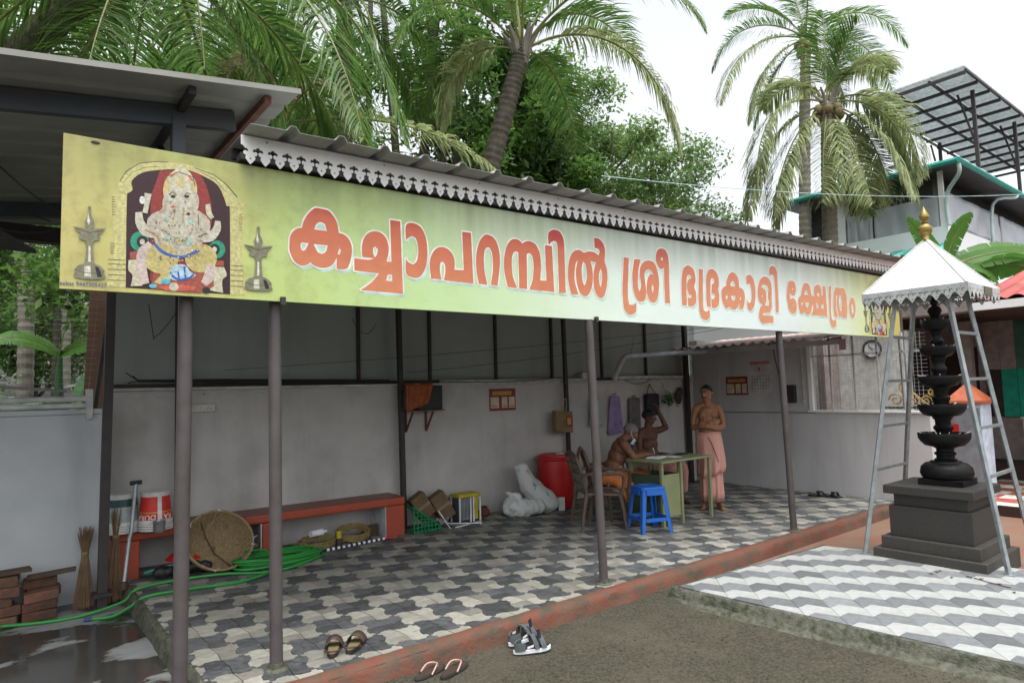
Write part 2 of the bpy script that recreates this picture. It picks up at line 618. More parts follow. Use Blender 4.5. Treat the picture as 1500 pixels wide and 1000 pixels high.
# ------------------------------------------------------------------ shed floor of interlocking pavers
floor = struct(MB().bx(0.985, 9.52, 3.70, 7.34, GZ - .02, -0.012).build('shed_floor', M['grout']))
CX, CY = 0.262, 0.258
def back_y(x):
    return 7.34 - 0.0465 * (x - 0.85)
def s_edge(p, q, n=None):
    """stepped S-shaped side of a paver cell from p to q (without q)"""
    p, q = Vector(p), Vector(q)
    t = q - p
    s = Vector((-t.y, t.x))
    a = 0.10
    return [p + t * u + s * w for u, w in ((0, 0), (.10, a * .15), (.16, a), (.40, a * .8), (.5, 0), (.60, -a * .8), (.84, -a), (.90, -a * .15))]
def clip(poly, ax, lim, keep_less):
    out = []
    n = len(poly)
    for i in range(n):
        a, b = poly[i], poly[(i + 1) % n]
        ia = (a[ax] <= lim) == keep_less
        ib = (b[ax] <= lim) == keep_less
        if ia:
            out.append(a)
        if ia != ib:
            t = (lim - a[ax]) / (b[ax] - a[ax])
            out.append(a + (b - a) * t)
    return out
def shrink(poly, g_):
    c = sum(poly, Vector((0, 0))) / len(poly)
    return [p + (c - p).normalized() * min(g_, (c - p).length * .3) for p in poly]
def cell_quads():
    """four interlocking stones of one cell, centred on 0,0"""
    h = 0.5
    c = [Vector((-h * CX, -h * CY)), Vector((h * CX, -h * CY)), Vector((h * CX, h * CY)), Vector((-h * CX, h * CY))]
    E = [s_edge(c[k], c[(k + 1) % 4]) for k in range(4)]
    o_ = Vector((0.012, -0.008))
    out = []
    for k in range(4):
        prev = E[(k + 3) % 4]
        poly = [o_] + prev[4:] + E[k][:5]
        out.append(shrink(poly, 0.0026))
    return out
QUADS = cell_quads()
pave = []
for i in range(-6, 30):
    for j in range(-5, 13):
        cx, cy = 2.2 + CX * i, 4.525 + CY * j
        if cx < 0.7 or cx > 9.7 or cy < 3.5 or cy > 7.4:
            continue
        for k in range(4):
            q = QUADS[k]
            full = all(1.0 < p.x + cx < 9.5 and 3.79 < p.y + cy < back_y(cx) for p in q)
            P = [Vector((p.x + cx, p.y + cy)) for p in q]
            if not full:
                for ax, lim, less in ((0, 1.0, False), (0, 9.5, True), (1, 3.79, False), (1, back_y(cx), True)):
                    P = clip(P, ax, lim, less)
                    if len(P) < 3:
                        break
                if len(P) < 3:
                    continue
            pave.append((math.hypot(cx + q[0].x, cy + q[0].y), (i + j) % 2 == 0, k, full, P, cx, cy))
pave.sort(key=lambda t: t[0])
shared = {}
rest = {True: MB(), False: MB()}
for idx, (dist, light, k, full, P, cx, cy) in enumerate(pave):
    z = random.uniform(-0.002, 0.0015)
    if idx < 290:
        m = M['light_p'] if light else M['dark_p']
        if full:
            key = (light, k)
            if key not in shared:
                shared[key] = MB().prism(QUADS[k], -0.03, 0.0).mesh('paver', m)
            o = bpy.data.objects.new('paver', shared[key])
            o.location = (cx, cy, z)
        else:
            c_ = sum(P, Vector((0, 0))) / len(P)
            o = bpy.data.objects.new('paver', MB().prism([p - c_ for p in P], -0.03, 0.0).mesh('paver', m))
            o.location = (c_.x, c_.y, z)
        o.rotation_euler = (random.gauss(0, .004), random.gauss(0, .004), 0)
        COL.objects.link(o)
        o.parent = floor
    else:
        rest[light].prism(P, -0.02, z)
for light in (True, False):
    o = rest[light].build('far_pavers', M['light_s'] if light else M['dark_s'], floor)
    o['kind'] = 'stuff'

# kerb along the front with rounded, worn top, and the rough left edging
def kerb_strip(name, a, b, prof, m, seg=110, amp=0.008):
    a, b = Vector(a), Vector(b)
    t = (b - a).normalized()
    s = Vector((t.y, -t.x, 0))
    mb = MB()
    n = len(prof)
    for i in range(seg + 1):
        c = a.lerp(b, i / seg)
        for (w, z) in prof:
            k = noise.noise(Vector((c.x * 3.1 + w * 9, c.y * 3.1, z * 8))) * amp + noise.noise(Vector((c.x * 13, c.y * 13, w * 20 + z * 20))) * amp * .5
            mb.v.append(c + s * (w + k) + Vector((0, 0, z + k * .7)))
    for i in range(seg):
        for j in range(n - 1):
            p = i * n + j
            mb.f.append((p, p + 1, p + n + 1, p + n))
            mb.mi.append(0)
    mb.f.append(tuple(range(n)))
    mb.f.append(tuple(reversed(range(seg * n, seg * n + n))))
    mb.mi += [0, 0]
    o = mb.build(name, m, smooth=True)
    return struct(o)
kerb_strip('kerb', (0.97, 3.76, 0), (9.3, 3.70, 0), [(-.065, -.05), (-.052, .0), (-.02, .008), (.03, .005), (.055, -.012), (.066, -.04), (.07, -.08), (.085, -.125)], M['kerb'], seg=190, amp=.012)
kerb_strip('floor_edging', (0.975, 7.0, 0), (0.975, 3.72, 0), [(-.03, -.05), (-.024, .0), (.0, .004), (.02, -.012), (.03, -.05), (.045, -.118)], M['moss'], seg=60, amp=.009)

# ------------------------------------------------------------------ raised platform of zigzag pavers
PT = -0.02
plat_poly = [(4.40, 3.46), (4.63, 1.15), (4.78, -0.6), (7.1, -0.6), (6.85, 2.2), (6.55, 3.30)]
platform = struct(MB().prism(plat_poly, GZ - .02, PT - .012).build('platform', M['grout']))
def in_poly(x, y, P):
    c = False
    for i in range(len(P)):
        x1, y1 = P[i]
        x2, y2 = P[i - 1]
        if (y1 > y) != (y2 > y) and x < (x2 - x1) * (y - y1) / (y2 - y1) + x1:
            c = not c
    return c
def clip_line(poly, a, b):
    a, b = Vector(a), Vector(b)
    nrm = Vector((-(b - a).y, (b - a).x))
    out = []
    for i in range(len(poly)):
        p, q = poly[i], poly[(i + 1) % len(poly)]
        dp, dq = (p - a).dot(nrm), (q - a).dot(nrm)
        if dp >= 0:
            out.append(p)
        if (dp >= 0) != (dq >= 0):
            out.append(p + (q - p) * (dp / (dp - dq)))
    return out
sa, sb = Vector((0.045, -0.152)), Vector((0.118, -0.004))       # the two legs of each zigzag step
sh = Vector((-0.131, -0.128))                                     # from one band to the next
hexp = [Vector((0, 0)), sb, sb + sa, sb + sa + sh, sb + sh, sh]
hexp = shrink(hexp, 0.0016)
pshared = {}
for row in range(-14, 26):
    for k in range(-22, 26):
        p0 = Vector((5.114, 2.082)) - sh * row + (sa + sb) * k - (sb if False else Vector((0, 0)))
        P = [p0 + q for q in hexp]
        ins = [in_poly(p.x, p.y, plat_poly) for p in P]
        if not any(ins):
            continue
        white = row % 2 == 0
        m = M['white_p'] if white else M['grey_p']
        z = random.uniform(-.0012, .0008)
        c_ = sum(P, Vector((0, 0))) / 6
        if all(ins):
            if white not in pshared:
                pshared[white] = MB().prism([q - sum(hexp, Vector((0, 0))) / 6 for q in hexp], -0.03, 0).mesh('paver', m)
            me = pshared[white]
        else:
            for e in range(len(plat_poly)):
                P = clip_line(P, plat_poly[e], plat_poly[(e + 1) % len(plat_poly)])
                if len(P) < 3:
                    break
            if len(P) < 3:
                continue
            me = MB().prism([q - c_ for q in P], -0.03, 0).mesh('paver', m)
        o = bpy.data.objects.new('paver', me)
        o.location = (c_.x, c_.y, PT + z)
        COL.objects.link(o)
        o.parent = platform
kerb_strip('platform_edge', (4.40, 3.50, 0), (4.80, -0.7, 0), [(-.004, -.03), (-.002, PT - .002), (.02, PT - .006), (.035, -.05), (.05, -.09), (.10, -.112), (.15, -.128)], M['moss'], seg=140, amp=.013)
kerb_strip('platform_side', (6.6, 3.31, 0), (4.38, 3.475, 0), [(-.004, -.03), (-.002, PT - .002), (.02, PT - .004), (.04, -.06), (.07, -.125)], M['moss'], seg=50, amp=.01)

# ------------------------------------------------------------------ walls of the shed
WA, WB = Vector((0.86, 7.34, 0)), Vector((9.52, 6.93, 0))
wd = (WB - WA).normalized()
wnrm = Vector((wd.y, -wd.x, 0))        # towards the yard
def wall_pt(x, z, off=0.0):
    t = (x - WA.x) / wd.x
    return WA + wd * t + wnrm * off + Vector((0, 0, z))
def wall_box(mb, x0, x1, z0, z1, d0, d1):
    a, b = wall_pt(x0, 0), wall_pt(x1, 0)
    c = (a + b) / 2 + wnrm * (d0 + d1) / 2 + Vector((0, 0, (z0 + z1) / 2))
    return mb.obx(c, (b - a) / 2, wnrm * (d1 - d0) / 2, (0, 0, (z1 - z0) / 2))
bw = thing('back_wall', 'long grey plastered wall closing the back of the open shed', 'wall', (5, 7.2, 0))
wall_box(MB(), 0.86, 9.50, GZ, 1.70, -.18, 0).build('plaster_wall', M['wall'], bw)
wall_box(MB(), 0.86, 9.50, 1.701, 1.73, -.19, .035).build('ledge', M['pvc_w'], bw, bev=.006)
up = MB()
xs = [0.9, 1.52, 2.47, 3.45, 4.42, 5.45, 6.45, 7.45, 8.45, 9.49]
for i in range(len(xs) - 1):
    wall_box(MB(), xs[i] + .003, xs[i + 1] - .003, 1.731, 2.98, -.115 - (i % 2) * .006, -.10 - (i % 2) * .006).build('sheet_panel', M['sheet'], bw)
for x in xs[1:-1]:
    wall_box(MB(), x - .018, x + .018, 1.74, 2.97, -.099, -.064).build('panel_stud', M['steel_dark'], bw)
wall_box(MB(), 0.9, 9.49, 1.732, 1.77, -.062, -.03).build('panel_rail', M['steel_dark'], bw)
# left boundary wall
lw = thing('boundary_wall', 'pale bluish boundary wall with pipe rail on top at far left', 'wall', (-2, 6.95, GZ))
MB().bx(-9, 0.83, 6.90, 7.08, GZ, 1.50).build('plaster_wall', M['wall_l'], lw)
MB().bx(-9, 0.80, 6.88, 7.10, 1.501, 1.545).build('coping', M['wall_l'], lw, bev=.008)
for z in (1.575, 1.635):
    MB().tube([(-9, 6.93, z), (0.66, 6.93, z)], .026, 10).build('rail', M['pvc_w'], lw, smooth=True)
MB().bx(0.66, 0.71, 6.865, 6.96, 1.46, 1.72).build('rail_bracket', M['pvc_w'], lw)
# annex wall on the right
AX = 9.52
M['wall_a'] = mat('annex_plaster', (0.47, 0.465, 0.475), 0.85, scale=2.2, col2=(0.54, 0.535, 0.54), big=0.4, bigcol=(0.36, 0.35, 0.34), bigscale=1.1, bump=0.2, bscale=30, streak=.34)
an = thing('annex', 'grey annex wall with barred window and rusty sheet roof', 'building', (AX, 5, 0))
def awall(y0, y1, z0, z1):
    return MB().bx(AX, AX + .16, y0, y1, z0, z1)
awall(4.86, 6.93, GZ, 2.28).build('wall', M['wall_a'], an)
awall(3.30, 4.86, GZ, 1.17).build('wall', M['wall_a'], an)
MB().bx(AX - .006, AX + .10, 6.40, 6.92, 0.0, 1.86).build('door', M['wall'], an)
MB().bx(AX - .012, AX - .002, 4.80, 6.92, 1.16, 1.168).build('wall_line', M['grout'], an)
MB().bx(AX - .03, AX + .17, 3.28, 4.90, 1.172, 1.20).build('window_sill', M['fascia'], an)
MB().bx(AX - .025, AX + .03, 4.82, 4.875, 1.20, 2.26).build('window_frame', M['fascia'], an)
for y in (4.55, 4.22, 3.90, 3.58):
    MB().bx(AX + .0, AX + .025, y - .012, y + .012, 1.20, 2.25).build('window_bar', M['pvc_w'], an)
MB().bx(AX, AX + .02, 3.3, 4.82, 1.98, 2.0).build('window_bar', M['pvc_w'], an)
gr = MB()
for i in range(30):
    gr.bar((AX + .05, 4.82 - i * .05, 1.2), (AX + .05, 4.82 - i * .05, 2.25), .003)
for i in range(21):
    gr.bar((AX + .053, 3.3, 1.22 + i * .05), (AX + .053, 4.82, 1.22 + i * .05), .003)
gr.build('wire_mesh', M['pvc_w'], an)
M['room'] = mat('room_paint', (0.6, 0.61, 0.58), 0.8, big=.3)
MB().bx(AX + 1.9, AX + 2.0, 4.2, 6.92, GZ, 2.4).build('room_wall', M['room'], an)
MB().bx(AX + .16, AX + 2.0, 6.93, 7.1, GZ, 2.4).build('room_wall', M['room'], an)
# rusty roof over the annex, rising away from the shed, cut short so the sky lights the room
M['annex_roof'] = mat('faded_red_roof_sheet', (0.50, 0.34, 0.30), 0.65, scale=4, col2=(0.58, 0.47, 0.43), big=.6, bigcol=(.62, .6, .57))
rs = MB()
ny_ = 70
for i in range(ny_ + 1):
    y = 7.1 - 2.9 * i / ny_
    zz = 0.018 * (1 if (i % 4) in (1, 2) else -1)
    rs.v += [Vector((9.16, y, 2.235 + zz)), Vector((10.7, y, 2.43 + zz))]
for i in range(ny_):
    rs.f.append((2 * i, 2 * i + 1, 2 * i + 3, 2 * i + 2))
    rs.mi.append(0)
o = rs.build('roof', M['annex_roof'], an)
sol = o.modifiers.new('s', 'SOLIDIFY')
sol.thickness = .004
MB().bx(9.20, 9.26, 4.25, 7.05, 2.13, 2.205).build('gutter_board', M['wall'], an)
for y in (4.4, 5.3, 6.2):
    MB().bar((9.2, y, 2.19), (AX + .05, y, 2.24), .04).build('rafter', M['steel_dark'], an)
# ------------------------------------------------------------------ sign board, lettering and its fringe
S0, S1 = Vector((0.262, 4.045, 0)), Vector((9.85, 3.70, 0))
sd = (S1 - S0).normalized()
sn = Vector((sd.y, -sd.x, 0))
SL = (S1 - S0).length
def fr(s, z, dep=0.0):
    return S0 + sd * s + sn * dep + Vector((0, 0, z))
def sbox(mb, s0, s1, z0, z1, d0, d1):
    return mb.obx(fr((s0 + s1) / 2, (z0 + z1) / 2, (d0 + d1) / 2), sd * (s1 - s0) / 2, sn * (d1 - d0) / 2, (0, 0, (z1 - z0) / 2))

def banner_material():
    m = bpy.data.materials.new('printed_banner')
    m.use_nodes = True
    n, l = m.node_tree.nodes, m.node_tree.links
    p = n['Principled BSDF']
    p.inputs['Roughness'].default_value = 0.45
    tc = n.new('ShaderNodeTexCoord')
    sx = n.new('ShaderNodeSeparateXYZ')
    l.new(tc.outputs['Object'], sx.inputs[0])
    wob = n.new('ShaderNodeTexNoise')
    wob.inputs['Scale'].default_value = 0.8
    l.new(tc.outputs['Object'], wob.inputs['Vector'])
    ad = n.new('ShaderNodeMath')
    ad.operation = 'MULTIPLY_ADD'
    ad.inputs[1].default_value = 1.6
    l.new(wob.outputs[0], ad.inputs[0])
    l.new(sx.outputs['X'], ad.inputs[2])
    mr = n.new('ShaderNodeMapRange')
    mr.inputs[1].default_value = 0.8
    mr.inputs[2].default_value = 10.4
    l.new(ad.outputs[0], mr.inputs[0])
    cr = n.new('ShaderNodeValToRGB')
    e = cr.color_ramp.elements
    e[0].position = 0.0
    e[0].color = (0.47, 0.43, 0.15, 1)
    e[1].position = 1.0
    e[1].color = (0.50, 0.40, 0.10, 1)
    for pos, c in ((.07, (.48, .49, .16)), (.13, (.45, .58, .20)), (.24, (.47, .65, .30)), (.32, (.58, .71, .50)), (.44, (.67, .77, .69)), (.6, (.69, .775, .75)), (.74, (.68, .765, .74)), (.83, (.62, .72, .52)), (.9, (.57, .62, .26))):
        q = e.new(pos)
        q.color = (*c, 1)
    l.new(mr.outputs[0], cr.inputs[0])
    # grime: blotches at the left, run-off streaks under the fringe
    nb = n.new('ShaderNodeTexNoise')
    nb.inputs['Scale'].default_value = 7
    nb.inputs['Detail'].default_value = 9
    nb.inputs['Roughness'].default_value = 0.7
    l.new(tc.outputs['Object'], nb.inputs['Vector'])
    left = n.new('ShaderNodeMapRange')
    left.inputs[1].default_value = 0.2
    left.inputs[2].default_value = 2.6
    left.inputs[3].default_value = 0.62
    left.inputs[4].default_value = 0.06
    l.new(sx.outputs['X'], left.inputs[0])
    th = n.new('ShaderNodeMapRange')
    th.inputs[1].default_value = 0.47
    th.inputs[2].default_value = 0.72
    l.new(nb.outputs[0], th.inputs[0])
    mu = n.new('ShaderNodeMath')
    mu.operation = 'MULTIPLY'
    l.new(left.outputs[0], mu.inputs[0])
    l.new(th.outputs[0], mu.inputs[1])
    g1 = n.new('ShaderNodeMixRGB')
    g1.inputs[2].default_value = (0.20, 0.155, 0.05, 1)
    l.new(mu.outputs[0], g1.inputs[0])
    l.new(cr.outputs[0], g1.inputs[1])
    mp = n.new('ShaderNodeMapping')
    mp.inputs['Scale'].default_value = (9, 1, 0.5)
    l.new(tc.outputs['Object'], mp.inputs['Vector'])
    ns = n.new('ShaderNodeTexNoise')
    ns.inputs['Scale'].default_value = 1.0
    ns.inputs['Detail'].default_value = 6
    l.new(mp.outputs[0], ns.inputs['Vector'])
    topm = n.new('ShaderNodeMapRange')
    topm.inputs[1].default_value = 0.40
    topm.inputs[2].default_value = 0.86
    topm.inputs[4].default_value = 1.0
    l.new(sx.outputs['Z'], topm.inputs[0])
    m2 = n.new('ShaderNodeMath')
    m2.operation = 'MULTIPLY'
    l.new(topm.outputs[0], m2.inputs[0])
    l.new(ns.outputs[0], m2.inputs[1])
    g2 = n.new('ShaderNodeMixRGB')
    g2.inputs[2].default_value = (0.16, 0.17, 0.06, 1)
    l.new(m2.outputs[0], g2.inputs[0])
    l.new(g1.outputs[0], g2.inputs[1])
    l.new(g2.outputs[0], p.inputs['Base Color'])
    wv = n.new('ShaderNodeTexNoise')
    wv.inputs['Scale'].default_value = 2.6
    wv.inputs['Detail'].default_value = 3
    l.new(tc.outputs['Object'], wv.inputs['Vector'])
    bpn = n.new('ShaderNodeBump')
    bpn.inputs['Strength'].default_value = 0.35
    bpn.inputs['Distance'].default_value = 0.03
    l.new(wv.outputs[0], bpn.inputs['Height'])
    l.new(bpn.outputs[0], p.inputs['Normal'])
    return m

def letter_material():
    m = bpy.data.materials.new('faded_orange_print')
    m.use_nodes = True
    n, l = m.node_tree.nodes, m.node_tree.links
    p = n['Principled BSDF']
    p.inputs['Roughness'].default_value = 0.5
    tc = n.new('ShaderNodeTexCoord')
    sx = n.new('ShaderNodeSeparateXYZ')
    l.new(tc.outputs['Object'], sx.inputs[0])
    zr = n.new('ShaderNodeMapRange')
    zr.inputs[1].default_value = 0.15
    zr.inputs[2].default_value = 0.66
    l.new(sx.outputs['Z'], zr.inputs[0])
    c1 = n.new('ShaderNodeValToRGB')
    e = c1.color_ramp.elements
    e[0].color = (0.58, 0.21, 0.10, 1)
    e[1].color = (0.44, 0.045, 0.03, 1)
    q = e.new(.8)
    q.color = (0.54, 0.13, 0.065, 1)
    l.new(zr.outputs[0], c1.inputs[0])
    xr = n.new('ShaderNodeMapRange')
    xr.inputs[1].default_value = 3.2
    xr.inputs[2].default_value = 8.8
    xr.inputs[4].default_value = 0.75
    l.new(sx.outputs['X'], xr.inputs[0])
    mx = n.new('ShaderNodeMixRGB')
    mx.inputs[2].default_value = (0.66, 0.36, 0.20, 1)
    l.new(xr.outputs[0], mx.inputs[0])
    l.new(c1.outputs[0], mx.inputs[1])
    nz = n.new('ShaderNodeTexNoise')
    nz.inputs['Scale'].default_value = 12
    l.new(tc.outputs['Object'], nz.inputs['Vector'])
    hv = n.new('ShaderNodeHueSaturation')
    mv = n.new('ShaderNodeMapRange')
    mv.inputs[3].default_value = .85
    mv.inputs[4].default_value = 1.15
    l.new(nz.outputs[0], mv.inputs[0])
    l.new(mv.outputs[0], hv.inputs['Value'])
    l.new(mx.outputs[0], hv.inputs['Color'])
    l.new(hv.outputs[0], p.inputs['Base Color'])
    return m
M['banner'] = banner_material()
M['letter'] = letter_material()
M['outline'] = mat('white_print', (0.78, 0.77, 0.70), .5)
M['shadow_print'] = mat('mint_print', (0.46, 0.68, 0.58), .5)
SIGN = thing('sign_board', 'long yellow-green sign board with large red Malayalam lettering above the shed', 'sign', S0 + Vector((0, 0, 2.19)))
SIGN.rotation_euler = (0, 0, math.atan2(sd.y, sd.x))
bpy.context.view_layer.update()
def sl(s, z, dep=0.0):
    return Vector((s, -dep, z - 2.19))
def lbox(mb, s0, s1, z0, z1, d0, d1):
    return mb.bx(s0, s1, -d1, -d0, z0 - 2.19, z1 - 2.19)
lbox(MB(), 0, SL, 2.19, 3.012, -.03, 0).build('board', M['banner'], SIGN, local=True)
fb = MB()
for z in (2.195, 2.6, 2.97):
    lbox(fb, .02, SL - .02, z, z + .04, -.075, -.0305)
for k in range(11):
    lbox(fb, .03 + k * .95, .07 + k * .95, 2.2, 3.0, -.11, -.076)
fb.build('back_frame', M['steel_dark'], SIGN, local=True)
ho = MB()
ho.lathe([(.018, -.004), (.018, .004)], 10)
for v in ho.v:
    v.xyz = Vector((v.x * 1.2 + .142, -.0012 + v.z * .2, v.y * .5 + 2.988 - 2.19))
ho.build('screw_hole', M['black'], SIGN, local=True)
